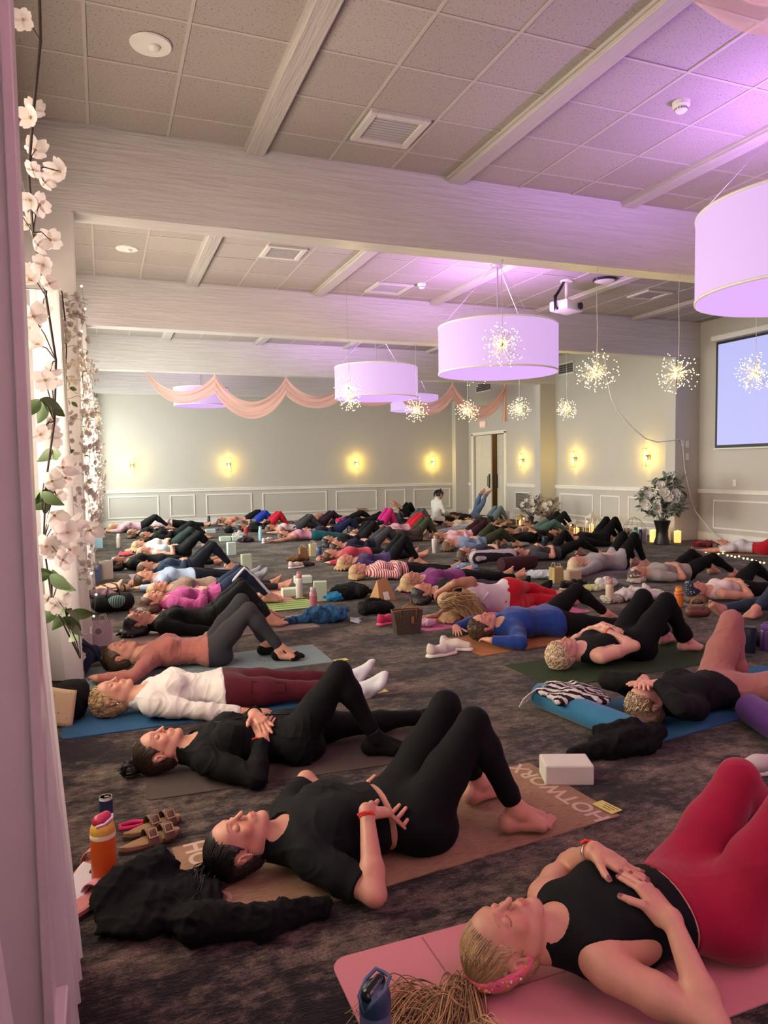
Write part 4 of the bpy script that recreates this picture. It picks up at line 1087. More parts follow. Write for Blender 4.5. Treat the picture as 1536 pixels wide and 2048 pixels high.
# ------------------------------------------------------------------ curtains, rods and garlands along the windows
def curtain(y0, y1, x0t, x1t, x0b, x1b, z1, z0, label, folds=9, seed=0):
    """a gathered voile panel; the cloth runs along y while its edge flares into the room"""
    P = []; nz, nu = 40, 72
    for j in range(nz + 1):
        t = j / nz; z = z1 + (z0 - z1) * t; fl = t ** 1.6; row = []
        for i in range(nu + 1):
            u = i / nu; a = u * folds * 2 * math.pi
            xa, xb = x0t + (x0b - x0t) * fl, x1t + (x1b - x1t) * fl
            w = .5 + .5 * math.sin(a + .35 * math.sin(3 * t + seed) + .2 * math.sin(a * .5 + seed))
            row.append((xa + (xb - xa) * w, y0 + (y1 - y0) * u + .015 * math.sin(2 * a + 4 * t), z))
        P.append(row)
    o = MB().grid(P).obj('curtain', SHEER, smooth=True); return tag(o, label, 'curtain')
curtain(1.02, 1.36, -.55, -.30, -.45, -.115, 2.75, .012, 'white voile curtain nearest the camera, flaring in front of the first post', 4, 1)
curtain(1.95, 2.35, -.45, -.22, -.42, -.105, 2.75, .012, 'white voile curtain just past the first post, brushing the carpet', 4, 2)
curtain(5.45, 5.95, -.42, -.23, -.40, -.17, 2.73, .015, 'long white voile curtain behind the dogwood garland', 6, 3)
curtain(6.62, 7.1, -.42, -.23, -.40, -.13, 2.73, .015, 'white voile curtain just past the second pilaster', 5, 4)
curtain(9.6, 10.2, -.42, -.23, -.36, -.135, 2.73, .015, 'white voile curtain at the far end of the second window bay', 6, 5)
for i, (a, c) in enumerate(((1.86, 6.0), (6.62, 10.7), (11.25, 15.2))):
    o = empty('curtain_rod', (-.30, a, 2.77), ['chrome curtain rod over the first window bay, ending in a dark finial', 'curtain rod over the second window bay', 'curtain rod over the third window bay'][i], 'curtain rod')
    m = MB(); m.tube([(0, 0, 0), (0, c - a, 0)], .014, 10); m.obj('rod', M_plain((.5, .48, .46), .25, .9, name='chrome'), o)
    for k in (.25, c - a - .3): MB().tube([(0, k, 0), (-.25, k, 0), (-.46, k, 0)], .009, 8).obj('bracket', WIRE, o)
    m = MB(); m.ball((0, c - a + .03, 0), .03, 10, 8); m.tube([(0, c - a, 0), (.03, c - a + .06, .04), (.015, c - a + .10, .07)], .008, 6, taper=.4); m.tube([(0, c - a, 0), (-.03, c - a + .05, .045)], .008, 6, taper=.4); m.tube([(0, c - a, 0), (.035, c - a + .05, -.03)], .008, 6, taper=.4); m.obj('finial', BLACKM, o)['kind'] = 'stuff'
PETAL = M_sheer((.74, .68, .65), .97, 'petal'); LEAF = M_plain((.07, .13, .035), .55, name='leaf'); STEM = M_plain((.05, .035, .025), .7, name='twig'); CORE = M_plain((.42, .30, .08), .7, name='flower_centre')
WPETAL = M_sheer((.88, .85, .80), .97, 'white_petal')
def flower_mesh(r, np_=4, cup=.25, seg=5, name='flower', core=True, mat=None):
    mb = MB()
    for p in range(np_):
        a = p * 2 * math.pi / np_; rows = []
        for i in range(seg):
            t = i / (seg - 1); w = (.10 + .42 * math.sin(math.pi * (t * .80 + .12)) ** .8) * r; d = r * (.06 + .94 * t) * (1 if i < seg - 1 else .97); row = []
            for k in (-1, -.45, 0, .45, 1):
                dd = d - (.10 * r if (i == seg - 1 and k == 0) else 0); z = cup * r * t * t + .10 * r * abs(k) * t
                row.append((math.cos(a) * dd - math.sin(a) * w * k, math.sin(a) * dd + math.cos(a) * w * k, z))
            rows.append(row)
        mb.grid(rows)
    n = len(mb.bm.faces)
    if core:
        for q in range(7): bmesh.ops.create_icosphere(mb.bm, subdivisions=1, radius=r * .075, matrix=Matrix.Translation((math.cos(q) * r * .07 * (q > 0), math.sin(q * 1.05) * r * .07 * (q > 0), .06 * r)))
    me = mb.mesh(name, mat or PETAL, smooth=True); me.materials.append(CORE)
    for i, f in enumerate(me.polygons):
        if i >= n: f.material_index = 1
    return me
def leaf_mesh(L, W, name='leaf', curl=.25):
    rows = []
    for i in range(7):
        t = i / 6; w = W * math.sin(math.pi * min(.98, t * .93 + .05)) ** .9; rows.append([(L * t, k * w, -curl * L * t * t + .25 * abs(k) * w) for k in (-1, -.5, 0, .5, 1)])
    return MB().grid(rows).mesh(name, LEAF, smooth=True)
def aim(o, d, roll=0.):
    q = Vector(d).to_track_quat('Z', 'Y'); o.rotation_mode = 'QUATERNION'; o.rotation_quaternion = q @ Euler((0, 0, roll)).to_quaternion()
rg = random.Random(5)
FL = [(-0.179, 2.52, 2.859), (-0.176, 2.62, 2.615), (-0.172, 2.72, 2.555), (-0.172, 2.57, 2.433), (-0.143, 2.67, 2.435), (-0.179, 2.52, 2.323), (-0.161, 2.62, 2.344), (-0.205, 2.72, 2.307), (-0.167, 2.57, 2.202), (-0.135, 2.67, 2.25), (-0.152, 2.52, 2.128), (-0.197, 2.62, 2.103), (-0.17, 2.72, 2.03), (-0.183, 2.57, 1.966), (-0.186, 2.67, 1.904), (-0.159, 2.52, 1.772), (-0.149, 2.62, 1.808), (-0.169, 2.72, 1.643), (-0.183, 2.57, 1.602), (-0.156, 2.67, 1.598), (-0.119, 2.52, 1.496), (-0.117, 2.62, 1.463), (-0.161, 2.72, 1.464), (-0.152, 2.57, 1.342), (-0.144, 2.67, 1.303), (-0.112, 2.52, 1.287), (-0.095, 2.62, 1.307), (-0.146, 2.72, 1.23), (-0.18, 2.57, 1.241), (-0.113, 2.67, 1.216), (-0.13, 2.52, 1.199), (-0.164, 2.62, 1.224), (-0.193, 2.72, 1.041), (-0.16, 2.57, 1.047)]
LF = [(-0.175, 2.52, 1.709), (-0.171, 2.62, 1.71), (-0.157, 2.72, 1.558), (-0.146, 2.57, 1.424), (-0.161, 2.67, 1.388), (-0.18, 2.52, 1.418), (-0.167, 2.62, 1.148), (-0.143, 2.72, 1.107), (-0.171, 2.57, 1.147), (-0.159, 2.67, 1.021), (-0.128, 2.52, 1.037), (-0.119, 2.62, 1.01), (-0.1, 2.72, 0.963), (-0.111, 2.57, 0.951), (-0.145, 2.67, 0.985)]
g = empty('flower_garland', (-.15, 2.62, 2.9), 'dogwood garland of large white blossoms and green leaves beside the first post', 'garland')
FL += [(x + rg.uniform(-.05, .05), y + rg.uniform(-.05, .05), z + rg.uniform(-.06, .06)) for (x, y, z) in FL[1:20:3] + FL[20::2]]
fm, lm = [flower_mesh(.037, 4, c) for c in (.15, .45, .8)], [leaf_mesh(.085, .022), leaf_mesh(.07, .02, curl=.5)]
base = Vector(g.location)
m = MB(); pts = [Vector((-.16 + .03 * math.sin(k * 1.1), 2.62 + .02 * math.cos(k * 1.7), 3.25 - k * .2)) - base for k in range(13)]; pts[-1] += Vector((.05, 0, .0)); m.tube(pts, .006, 6, taper=.5)
ZS = sorted(FL + LF, key=lambda p: -p[2])
twigs = []
for p in FL + LF:
    k = min(range(len(pts)), key=lambda i: abs(pts[i].z + base.z - p[2] + .04)); twigs.append((pts[k], (pts[k] + Vector(p) - base) / 2 + Vector((0, 0, .015)), Vector(p) - base))
m.obj('stem', STEM, g, smooth=True)
m = MB()
for t3 in twigs: m.tube(t3, .0022, 4, caps=False)
m.obj('twig', STEM, g)['kind'] = 'stuff'
for i, p in enumerate(FL):
    o = link('flower', fm[i % 3], g, Vector(p) - base); s = rg.uniform(.85, 1.15); o.scale = (s, s, s); aim(o, (rg.uniform(-.4, .9), -1 + rg.uniform(-.2, .6), rg.uniform(-.5, .5)), rg.uniform(0, 3))
for i, p in enumerate(LF):
    for k in range(2):
        o = link('leaf', lm[(i + k) % 2], g, Vector(p) - base); o.rotation_euler = (rg.uniform(.6, 1.8), rg.uniform(.0, .9), rg.uniform(-2.2, .6) + 3.14 * k)
def blossom_garland(x, y, z1, z0, label, n, seed, spread, fr=.021, joined=False):
    rg = random.Random(seed); g = empty('flower_garland', (x, y, z1), label, 'garland'); L = z1 - z0
    MB().tube([(.02 * math.sin(k), .02 * math.cos(k * 1.3), -L * k / 10) for k in range(11)], .006, 5, taper=.5).obj('stem', STEM, g)
    ms = [flower_mesh(fr, 5, c, 3, core=True) for c in (.3, .6)]
    big = bmesh.new()
    for i in range(n):
        t = rg.random(); r = spread * (.35 + .65 * math.sin(math.pi * min(1, .15 + t * .8))) * math.sqrt(rg.random()); a = rg.uniform(0, 6.283)
        p = (math.cos(a) * r + .03 + .05 * t, math.sin(a) * r, -L * t); s = rg.uniform(.75, 1.25); d = Vector((math.cos(a), math.sin(a) - .8, rg.uniform(-.6, .4)))
        if joined:
            b2 = bmesh.new(); b2.from_mesh(ms[i % 2]); bmesh.ops.transform(b2, matrix=Matrix.Translation(p) @ d.to_track_quat('Z', 'Y').to_matrix().to_4x4() @ Matrix.Scale(s, 4), verts=b2.verts); tmp = bpy.data.meshes.new('t'); b2.to_mesh(tmp); b2.free(); big.from_mesh(tmp); bpy.data.meshes.remove(tmp)
        else:
            o = link('flower', ms[i % 2], g, p); o.scale = (s, s, s); aim(o, d)
    if joined:
        me = bpy.data.meshes.new('blossoms'); big.to_mesh(me); me.materials.append(PETAL); me.materials.append(CORE); me.shade_smooth(); tag(link('blossoms', me, g), kind='stuff')
    big.free(); lm = leaf_mesh(.055, .016)
    for i in range(int(n * .16)):
        t = rg.random(); o = link('leaf', lm, g, (rg.uniform(-.04, .05), rg.uniform(-.05, .05), -L * t)); o.rotation_euler = (rg.uniform(.3, 2), rg.uniform(0, 1), rg.uniform(-3, 3))
    tw = MB()
    for i in range(40):
        t = rg.random(); a = rg.uniform(0, 6.28); tw.tube([(0, 0, -L * t), (math.cos(a) * spread * .5, math.sin(a) * spread * .5, -L * t + .03), (math.cos(a) * spread * .95 + .03, math.sin(a) * spread * .95, -L * t)], .0018, 3, caps=False)
    tw.obj('twig', STEM, g)['kind'] = 'stuff'; return g
blossom_garland(-.24, 6.02, 2.85, .62, 'blossom garland of small white flowers hanging at the second pilaster', 230, 3, .16, .024)
blossom_garland(-.22, 10.52, 3.0, .7, 'dense garland of tiny white blossoms at the third pilaster', 420, 4, .22, .024, True)
blossom_garland(-.20, 15.12, 3.0, .9, 'farthest white blossom garland, at the last pilaster before the end wall', 260, 6, .2, .03, True)
o = empty('fairy_lights', (-.15, 6.3, 2.6), 'string of warm fairy lights hanging down the window side pilasters', 'lights')
pts = [(-.13, 6.10, 2.9 - .17 * k + .0) for k in range(16)]
pts = [(x + .02 * math.sin(k * 1.9) + .03, y - .05, z) for k, (x, y, z) in enumerate(pts)]
p0 = Vector(o.location)
MB().tube([Vector(p) - p0 for p in pts], .0018, 4).obj('wire', WIRE, o)
bm_ = MB().ball((0, 0, 0), .009, 8, 6).mesh('fairy_bulb', M_emit((1, .84, .45), 3.5, 'fairy_led'))
for p in pts: link('fairy_bulb', bm_, o, Vector(p) - p0)
for k in range(7): link('fairy_bulb', bm_, o, Vector((-.105 + .01 * math.sin(k * 2), 10.75, 1.9 - .22 * k)) - p0)
for (y, e) in ((5.9, 1.2), (10.5, 1.2)):
    l = bpy.data.lights.new('fairy_glow', 'POINT'); l.energy = e; l.color = (1, .75, .3); l.shadow_soft_size = .12; q = bpy.data.objects.new('fairy_glow', l); COL.objects.link(q); q.location = (-.05, y - .1, 2.2)
# ------------------------------------------------------------------ the people on their mats
PEOPLE = {}
def B_(a=50, splay=4, az=0, a2=None, s2=None): return (('B', a, splay, az), ('B', a2 or a - 2, s2 if s2 is not None else splay + 2, az))
S_ = (('S', 4), ('S', 6)); F_ = (('F', .0), ('F', .02))
BEL, SID, UPP = ('belly', 'belly'), ('side', 'side'), ('up', 'up')
def T_(c, n='shirt', sleeve=1., hem=-.02, off=.010, **k): return dict(c=c, n=n, sleeve=sleeve, hem=hem, off=off, **k)
def TANK(c, hem=.02, **k): return T_(c, 'tank_top', 0, hem, .005, amp=.001, **k)
def TEE(c, **k): return T_(c, 't_shirt', .55, k.pop('hem', -.02), **k)
def L_(c, n='leggings', **k): return dict(c=c, n=n, **k)
def yoga_mat(loc, heading, c, label, L=1.76, W=.61, th=.005, x0=-.86, group=None, rough=.8, m=None, round_=.035, z=0):
    mb = MB(); out = []; r = min(round_, W * .2)
    for (cx, cy, a0) in ((x0 + L - r, W / 2 - r, 0), (x0 + r, W / 2 - r, 90), (x0 + r, -W / 2 + r, 180), (x0 + L - r, -W / 2 + r, 270)):
        out += [(cx + r * math.cos(math.radians(a0 + 18 * k)), cy + r * math.sin(math.radians(a0 + 18 * k))) for k in range(6)]
    lo_, hi_ = [mb.bm.verts.new((p[0], p[1], 0)) for p in out], [mb.bm.verts.new((p[0], p[1], th)) for p in out]
    for k in range(len(out)): mb.bm.faces.new((lo_[k], lo_[(k + 1) % len(out)], hi_[(k + 1) % len(out)], hi_[k]))
    mb.bm.faces.new(lo_[::-1]); mb.bm.faces.new(hi_)
    o = mb.obj('yoga_mat', m or M_fab(c, rough, 500., sheen=0.), None, (loc[0], loc[1], z), rotz=math.radians(heading)); tag(o, label, 'yoga mat', group); return o
def PP(key, head, hd, S, legs, arms, top, bottom, hair, label, mat=None, matl=None, feet=None, skin='light', build=1., **k):
    dist = math.hypot(head[0], head[1]); a = math.radians(hd)
    res = .0075 if dist < 5.2 else .0095 if dist < 8 else .0125 if dist < 11 else .0155
    res = k.pop('res', res); fine = k.pop('fine', 2 if dist < 4 else 1 if dist < 9.5 else 0); hres = k.pop('hres', {2: .0028, 1: .0048, 0: .009}[fine])
    loc = (head[0] + math.cos(a) * .67 * S, head[1] + math.sin(a) * .67 * S, k.pop('z', .008))
    body = dict(legs=legs, arms=arms, fine=fine, build=build); body.update(k.pop('body', {}))
    o, b = make_person(label, loc, hd, S, body, res, hres, skin, hair, top, bottom, feet, **k)
    PEOPLE[key] = (o, b)
    if mat: yoga_mat(loc, hd + k.get('mhd', 0), mat, matl, group=None)
    return o, b
# the row along the windows, from the camera inwards
PP('P1', (1.020, 1.722), -4, 1.06, (('P', V(.16, -.13, .405), V(.38, -.15, .088), V(1, -.2, 0), V(0, 0, 1)), ('P', V(.185, .085, .405), V(.42, .10, .088), V(1, .2, 0), V(0, 0, 1))), (('belly', (-.275, .175), 0, (-.12, -1), (-.30, .355, .058), .205), ('belly', (-.325, .10), 0, (.52, -1), (-.26, .34, .07))), dict(c='#090a0d', n='tank_top', sleeve=0, hem=.165, off=.006, neck=.064, amp=.0008), L_('#8c0c30', waist=.160, amp=.0012), ('blonde', None),
   'blonde person in black crop top and crimson leggings with pink headband, hands on belly', skin='light', build=1.16, res=.0052, hres=.0024, nails=(.16, .03, .06), body=dict(head_tilt=.10, bust=.95))
PP('P2', (0.410, 2.557), 2, 1.03, (('B', 57, 5, 14), ('B', 58, 3, 8)), (('belly', (-.255, .185), .0, (1, -.12), (-.31, .385, .055), .235), ('belly', (-.20, .20), 0, (.8, .5), (-.30, .39, .12))), T_('#0a0d10', 't_shirt', .62, .150, .014, amp=.005, neck=.068), L_('#060709', waist=.128, amp=.0012, ankle=.90), ('black', None),
   'dark-haired person in black t-shirt and leggings with red wristband, on woven tan mat', skin='light', build=1.22, res=.0052, hres=.0024, body=dict(head_tilt=.12, bust=1.15))
PP('P3', (0.209, 3.613), -4, .99, (('B', 56, 6, 8), ('S', 6, .1)), (('belly', (-.185, .135), 0, (.45, -1)), ('belly', (-.20, .015), 0.012, (.4, -1))), T_('#070809', 'hooded_jacket', 1, -.06, .015, amp=.006, neck=.070), L_('#050607', amp=.0012, ankle=.9), ('darkbrown', None),
   'person in black zip jacket and leggings with messy bun, one knee up, on grey mat', feet=dict(c='#050506', up=.10), skin='light', res=.0058, hres=.0027, body=dict(head_tilt=.05))
PP('P4', (0.008, 4.582), -5, 1.03, (('S', 3, .3), ('S', 4, .2)), (('side', 13), ('side', 16)), T_('#cfcac4', 'shirt', 1, .03, .012, amp=.0055, neck=.080), L_('#4a1420', amp=.001, ankle=.86), ('blonde', 'short'),
   'short-haired blonde person lying straight in white long-sleeved top and maroon leggings', feet=dict(c='#c9ccd0', up=.12), skin='light', res=.0062, hres=.0030, fine=2, body=dict(head_tilt=.03))
PP('P5', (0.073, 5.638), -6, 1.0, (('B', 48, 4, 0), ('B', 55, 4, 0)), (('up', (-.23, -.02)), ('up',)), T_('#a3665c', 'shirt', 1, .03, .010, amp=.0045), L_('#26282c', amp=.001, m=dict(melange=.06)), ('brown', 'lowbun'),
   'person in dusty pink long-sleeved top and grey leggings, arm reaching overhead past navy tote', res=.007, hres=.0035, fine=2)
PP('P6', (0.246, 6.801), -3, .98, B_(46, 5, 0), SID, T_('#08080a', 'sweater', 1, -.02, .014), L_('#15161a'), ('black', 'loose'), 'dark-haired person all in black beside the white gift bag, bare foot on pale mat', fine=1)
PP('P7', (0.430, 7.846), 4, .98, B_(42, 5, 0), BEL, T_('#9c3f78', 'sweatshirt', 1, -.04, .020, amp=.008), L_('#1b2740'), ('brown', 'loose'), 'person in fuchsia sweatshirt, hands folded, navy leggings with a white side stripe', mat='#b57a78', matl='pink yoga mat under the person in the fuchsia sweatshirt', fine=1)
PP('P8', (0.535, 8.584), 6, .97, S_, SID, T_('#7a6659', 'sweater', 1, -.02, .018, amp=.007), L_('#2a2a2d'), ('blonde', 'medium'), 'fair-haired person in loose taupe sweater behind the fuchsia sweatshirt', fine=1)
PP('P9', (0.438, 9.591), 6, .98, (('S', 3, .1), ('S', 3, .3)), (('up', (-.20, -.03)), 'up'), T_('#9fb2cc', 'shirt', 1, .03, .012), L_('#10131f'), ('brown', 'lowbun'), 'person in pale blue shirt lying straight in navy leggings and grey socks', feet=dict(c='#8b9096'), fine=1)
PP('P10', (0.517, 10.628), 4, .98, B_(46, 4, 0), BEL, T_('#23384f', 'jacket', 1, .06, .014), L_('#141724'), ('lightbrown', 'medium'), 'person in dark teal jacket and navy leggings with knees up, hands on waist', mat='#9a8fa0', matl='pale lilac mat under the person in the teal jacket')
PP('P11', (0.162, 11.475), 0, .97, S_, SID, T_('#0a0a0c', 'hoodie', 1, -.04, .018), L_('#0b0b0d'), ('black', 'medium'), 'person in black hoodie lying beside the paper gift bags', skin='medium')
PP('P12', (0.598, 12.768), 3, .96, B_(44, 5), (('chest', (-.2, .1)), 'belly'), TANK('#a9c4d2', .12), L_('#0d0e12'), ('blonde', 'long'), 'person in pale blue tank top with hands raised on the ribs')
PP('P13', (0.561, 13.946), 2, .97, B_(42, 5), BEL, TEE('#c9c7c3', hem=.1), L_('#22302f'), ('blonde', 'long'), 'person with long fair hair in white t-shirt and dark green leggings')
PP('P14', (0.787, 15.933), 3, .97, B_(38, 5), BEL, T_('#0c0d10', 'hoodie', 1, .04, .015), L_('#0c0e11'), ('auburn', 'medium'), 'auburn-haired person in black hoodie, knees raised, third row from the end wall by the windows', skin='medium')
PP('P17', (0.562, 16.866), 0, .96, S_, BEL, T_('#111214', 'sweater', 1, 0, .015), L_('#0e0f12'), ('lightbrown', 'medium'), 'person in black sweater with light brown hair beside pale blocks')
PP('P15', (0.191, 18.790), 6, 1.0, B_(36, 5), UPP, T_('#b9929c', 'sweater', 1, .03, .016), L_('#17191d'), ('blonde', 'medium'), 'person in pale pink sweater, arms overhead, near the black backpack by the windows')
PP('P16', (1.014, 19.562), -4, 1.0, S_, BEL, T_('#c4adb0', 'shirt', 1, .02), L_('#0b0c0e'), ('blonde', 'medium'), 'person lying straight in pale top and black leggings nearest the end wall, bare feet')
# the middle columns
PP('Q1', (2.934, 19.587), 5, 1.0, B_(34, 5), UPP, T_('#c4826a', 'shirt', 1, .03), L_('#0d0e12'), ('brown', 'medium'), 'person in peach shirt and black leggings by the end wall')
PP('Q2', (2.851, 18.067), 6, 1.0, B_(44, 4), BEL, TEE('#6a6a66'), L_('#16329a'), ('brown', 'medium'), 'person in grey t-shirt and bright blue leggings, knees up')
PP('Q3', (3.014, 17.102), 8, 1.0, B_(48, 4), BEL, T_('#17181a', 'hoodie', 1, -.02, .014), L_('#b3142a'), ('black', 'medium'), 'person in dark hoodie and red leggings, knees up, next to blue leggings')
PP('Q5', (3.567, 16.448), 4, .98, B_(40, 4), UPP, TANK('#cbb4b4', .06), L_('#3b3d3f'), ('brown', 'loose'), 'person in pale pink tank top and grey leggings, arms overhead')
PP('Q6', (3.424, 14.554), -3, .98, S_, ('back', 'belly'), T_('#c07f9c', 'shirt', 0, .08, .008), L_('#12525a'), ('brown', 'loose'), 'brown-haired person in orchid pink top and teal trousers by the white sneakers')
PP('Q7', (5.304, 19.426), 2, 1.0, S_, UPP, TEE('#a0694e'), L_('#3a2c2a'), ('auburn', 'medium'), 'person in rust top close to the end wall, lit warm')
PP('Q8', (4.444, 17.462), 6, .98, B_(40, 5), BEL, T_('#2a1c28', 'shirt', 1), L_('#2c1826'), ('black', 'medium'), 'person in plum leggings behind navy leggings, beside the white bag')
PP('Q9', (4.064, 15.113), 3, .98, B_(34, 5), BEL, T_('#1d2036', 'shirt', 1), L_('#1a2145'), ('darkbrown', 'medium'), 'person in navy leggings with knees up, beside the white paper bag')
PP('Q10', (5.427, 18.236), -2, .98, B_(30, 5), BEL, T_('#16171a', 'shirt', 1), L_('#101114'), ('black', 'bun'), 'black-haired person behind the white bag topped with a pink sweater')
PP('R1', (5.742, 17.427), 2, .97, B_(30, 4), UPP, T_('#0f1013', 'shirt', 1), L_('#0f1012'), ('darkbrown', 'medium'), 'person in black shirt with arms overhead, behind hot pink leggings', skin='medium')
PP('R2', (4.901, 14.220), 3, .97, S_, UPP, TANK('#8d5a48', .05), L_('#14151a'), ('lightbrown', 'medium'), 'person with bare shoulders beside the white paper bag, arms up')
PP('R3', (5.333, 15.714), 5, 1.05, B_(58, 6, 4), BEL, T_('#101114', 'shirt', 1), L_('#b81f6e'), ('darkbrown', 'medium'), 'person in hot pink leggings with both knees high')
PP('R4', (8.373, 17.687), 188, 1.0, (('P', V(.26, .10, .30), V(.52, .04, .50), V(.6, 0, .6), V(-.6, 0, .6)), ('P', V(.24, -.10, .32), V(.55, -.03, .55), V(.6, 0, .6), V(-.6, 0, .6))), BEL, T_('#17181c', 'shirt', 1), L_('#0c0d10', ankle=.6), ('brown', 'medium'), 'person lying with both feet lifted in the air near the end wall')
PP('R5', (7.236, 18.898), 6, 1.0, B_(52, 5), BEL, T_('#3f4148', 'shirt', 1), L_('#0c0d10'), ('brown', 'medium'), 'person in black leggings with knees up in front of the panelled end wall')
PP('R5b', (6.535, 16.551), 5, 1.0, B_(46, 5), BEL, T_('#23252a', 'shirt', 1), L_('#55585f'), ('darkbrown', 'medium'), 'person in slate grey leggings, knees up beside the seated person in white')
PP('R7', (5.789, 14.974), 4, .98, B_(46, 4), SID, T_('#c99aa4', 'shirt', 1, .03), L_('#bb1526'), ('lightbrown', 'medium'), 'person in light pink shirt and scarlet leggings, knees up')
PP('R8', (5.249, 13.388), 6, .98, B_(50, 5, 2), SID, T_('#3b2f2c', 'sweater', 1, -.05, .016), L_('#3a3f2c'), ('brown', 'medium'), 'person in brown sweater and olive leggings with knees up')
PP('R9', (3.912, 13.008), 4, .98, B_(50, 5), BEL, T_('#14151b', 'shirt', 1), L_('#121315'), ('black', 'medium'), 'person in black leggings with tall bent knees, behind the crimson shirt')
PP('R10', (3.765, 12.009), 2, .99, B_(42, 5), BEL, T_('#15182c', 'shirt', 1), L_('#1e2026', m=dict(melange=.10)), ('darkbrown', 'medium'), 'person in navy flowered shirt and charcoal checked trousers, hands clasped')
PP('R11', (3.285, 10.801), 0, 1.0, S_, UPP, T_('#a83446', 'sweater', 1, .02, .015), L_('#0b0c0f'), ('brown', 'lowbun'), 'person in crimson sweater with hands behind the head, lying straight')
PP('R12', (3.249, 9.940), 1, .99, B_(52, 5), SID, T_('#3a2a55', 'shirt', 1, .0), L_('#101116'), ('blonde', 'loose'), 'person in deep purple shirt and black leggings, one tall bent knee', fine=1)
PP('R13', (3.109, 8.985), -4, .98, (('S', 4), ('S', 8)), BEL, T_('#cfc6c4', 'shirt', 1, .0, .014, m=dict(stripes=('#a01c30', 34., .5, 0))), L_('#0b0d0f'), ('blonde', 'medium'), 'person in red and white striped shirt with hands folded, black leggings', fine=1)
PP('R14', (3.384, 7.863), 8, 1.03, (('S', 2, .05), ('S', 1, .3)), SID, T_('#6d2a66', 'shirt', .6, .0, .012), L_('#0a0b0d'), ('blonde', 'loose'), 'blonde person in magenta top lying straight in black leggings with bare feet', mat='#4a2c58', matl='dark purple yoga mat under the person in the magenta top', fine=1)
PP('R15', (3.181, 7.080), 5, 1.0, S_, SID, T_('#0d0d10', 'shirt', 1, .0, .012), L_('#33203a'), ('black', 'medium'), 'dark-haired person in black shirt and aubergine leggings behind the tan-handled bag', feet=dict(c='#0c0c0e'), fine=1)
PP('R17', (2.972, 5.354), -2, 1.02, (('S', 13), ('B', 34, 6, 0)), (('up', (-.17, -.16)), ('up',)), T_('#173578', 'shirt', 1, -.01, .016, amp=.004), L_('#0a0b0d'), ('brown', 'short'), 'person in royal blue shirt with arms behind the head, beside white sneakers', build=1.22, fine=1)
PP('R18', (3.069, 4.344), 6, 1.0, B_(50, 5, 0), (('chest', (-.27, .02), .0, (.2, -1)), ('chest', (-.22, .06), .03)), TANK('#0e0f11', -.05), L_('#060709', 'trousers', off=.014, flare=.02), ('paleblonde', 'short'), 'curly grey-blonde person in black sleeveless top, hands crossed, on dark green mat', skin='fair', build=1.05, fine=2, res=.007, hres=.0032)
PP('R19', (2.847, 3.234), 5, 1.0, (('F', .02), ('B', 66, 0, 0)), ('face', 'face'), T_('#0d0e10', 'shirt', 1, .09, .019, amp=.005), L_('#96625c', 'trousers', off=.012, flare=.015, amp=.004), ('lightbrown', 'medium'), 'person in black long sleeves and dusty pink trousers covering the face with both hands', skin='fair', fine=2, res=.007, hres=.0032)
PP('R20', (5.850, 5.887), -1, .97, (('S', 6), ('B', 32, 10, 0)), BEL, TANK('#cdbcb9', .06), L_('#090a0c'), ('lightbrown', 'medium'), 'person in white tank top and navy patterned cap, hands on belly', mat='#7d7672', matl='grey yoga mat under the person in the navy cap', fine=1, skin='light')
PP('R21', (6.187, 7.182), -3, .97, (('B', 28, 18, 0), ('B', 30, 14, 0)), BEL, TEE('#8c8783', off=.014), L_('#0a0a0c'), ('grey', 'medium'), 'person in grey t-shirt and flowered head scarf beside the white jacket', mat='#6f6a68', matl='grey mat under the person in the flowered head scarf', fine=1)
PP('R22', (6.050, 8.252), 2, 1.03, B_(56, 5, 0), ('back', 'belly'), T_('#8a868a', 'sweatshirt', 1, -.03, .018), L_('#08090b'), ('paleblonde', 'medium'), 'white-haired person in grey sweatshirt, tall black knees, beside the gold gift bag', mat='#77707f', matl='lilac grey mat under the person in the grey sweatshirt', skin='fair', fine=1)
PP('R23', (5.955, 9.607), -2, .98, (('B', 26, 22, 0), ('B', 44, 8, 0)), (('belly', (-.1, .1)), 'chest'), TEE('#3c3c42'), L_('#0a0a0d'), ('darkbrown', 'medium'), 'person in charcoal t-shirt with black leggings behind the maroon bolster')
PP('R24', (5.256, 10.052), 4, 1.0, S_, BEL, T_('#20263a', 'shirt', .6), L_('#2e2b22'), ('brown', 'loose'), 'brown-haired person in navy top and dark olive leggings, hands on waist')
PP('R25', (5.634, 11.357), 5, 1.0, (('B', 30, 8, 0), ('B', 40, 8, 0)), BEL, T_('#6d7f9e', 'sweater', 1), L_('#343828'), ('lightbrown', 'loose'), 'fair-haired person in periwinkle sweater and olive leggings')
PP('R26', (6.074, 12.681), 5, 1.0, B_(38, 6), BEL, T_('#cfa3ac', 'shirt', 1), L_('#33191f'), ('lightbrown', 'medium'), 'person in pale pink shirt and plum leggings behind the white tumbler')
PP('R27', (8.214, 14.309), 184, .98, S_, UPP, T_('#8b8f9a', 'shirt', 1), L_('#8d9199'), ('blonde', 'medium'), 'person in pale flowered shirt lying the other way round, head towards the lantern')
PP('R28', (7.509, 15.235), 5, .98, S_, SID, T_('#cfc0a4', 'shirt', 1), L_('#0b0b0e'), ('brown', 'medium'), 'person in cream shirt lying behind olive leggings')
PP('R29', (8.601, 17.088), 4, 1.0, (('P', V(.16, .10, .46), V(.26, .04, .78), V(.5, .1, .8), V(-.8, 0, .5)), ('P', V(.2, -.10, .46), V(.36, -.06, .76), V(.6, -.1, .8), V(-.8, 0, .5))), SID, T_('#23242a', 'shirt', 1), L_('#5a708f', 'jeans', off=.012), ('brown', 'medium'), 'person with denim legs raised upright in front of the doorway')
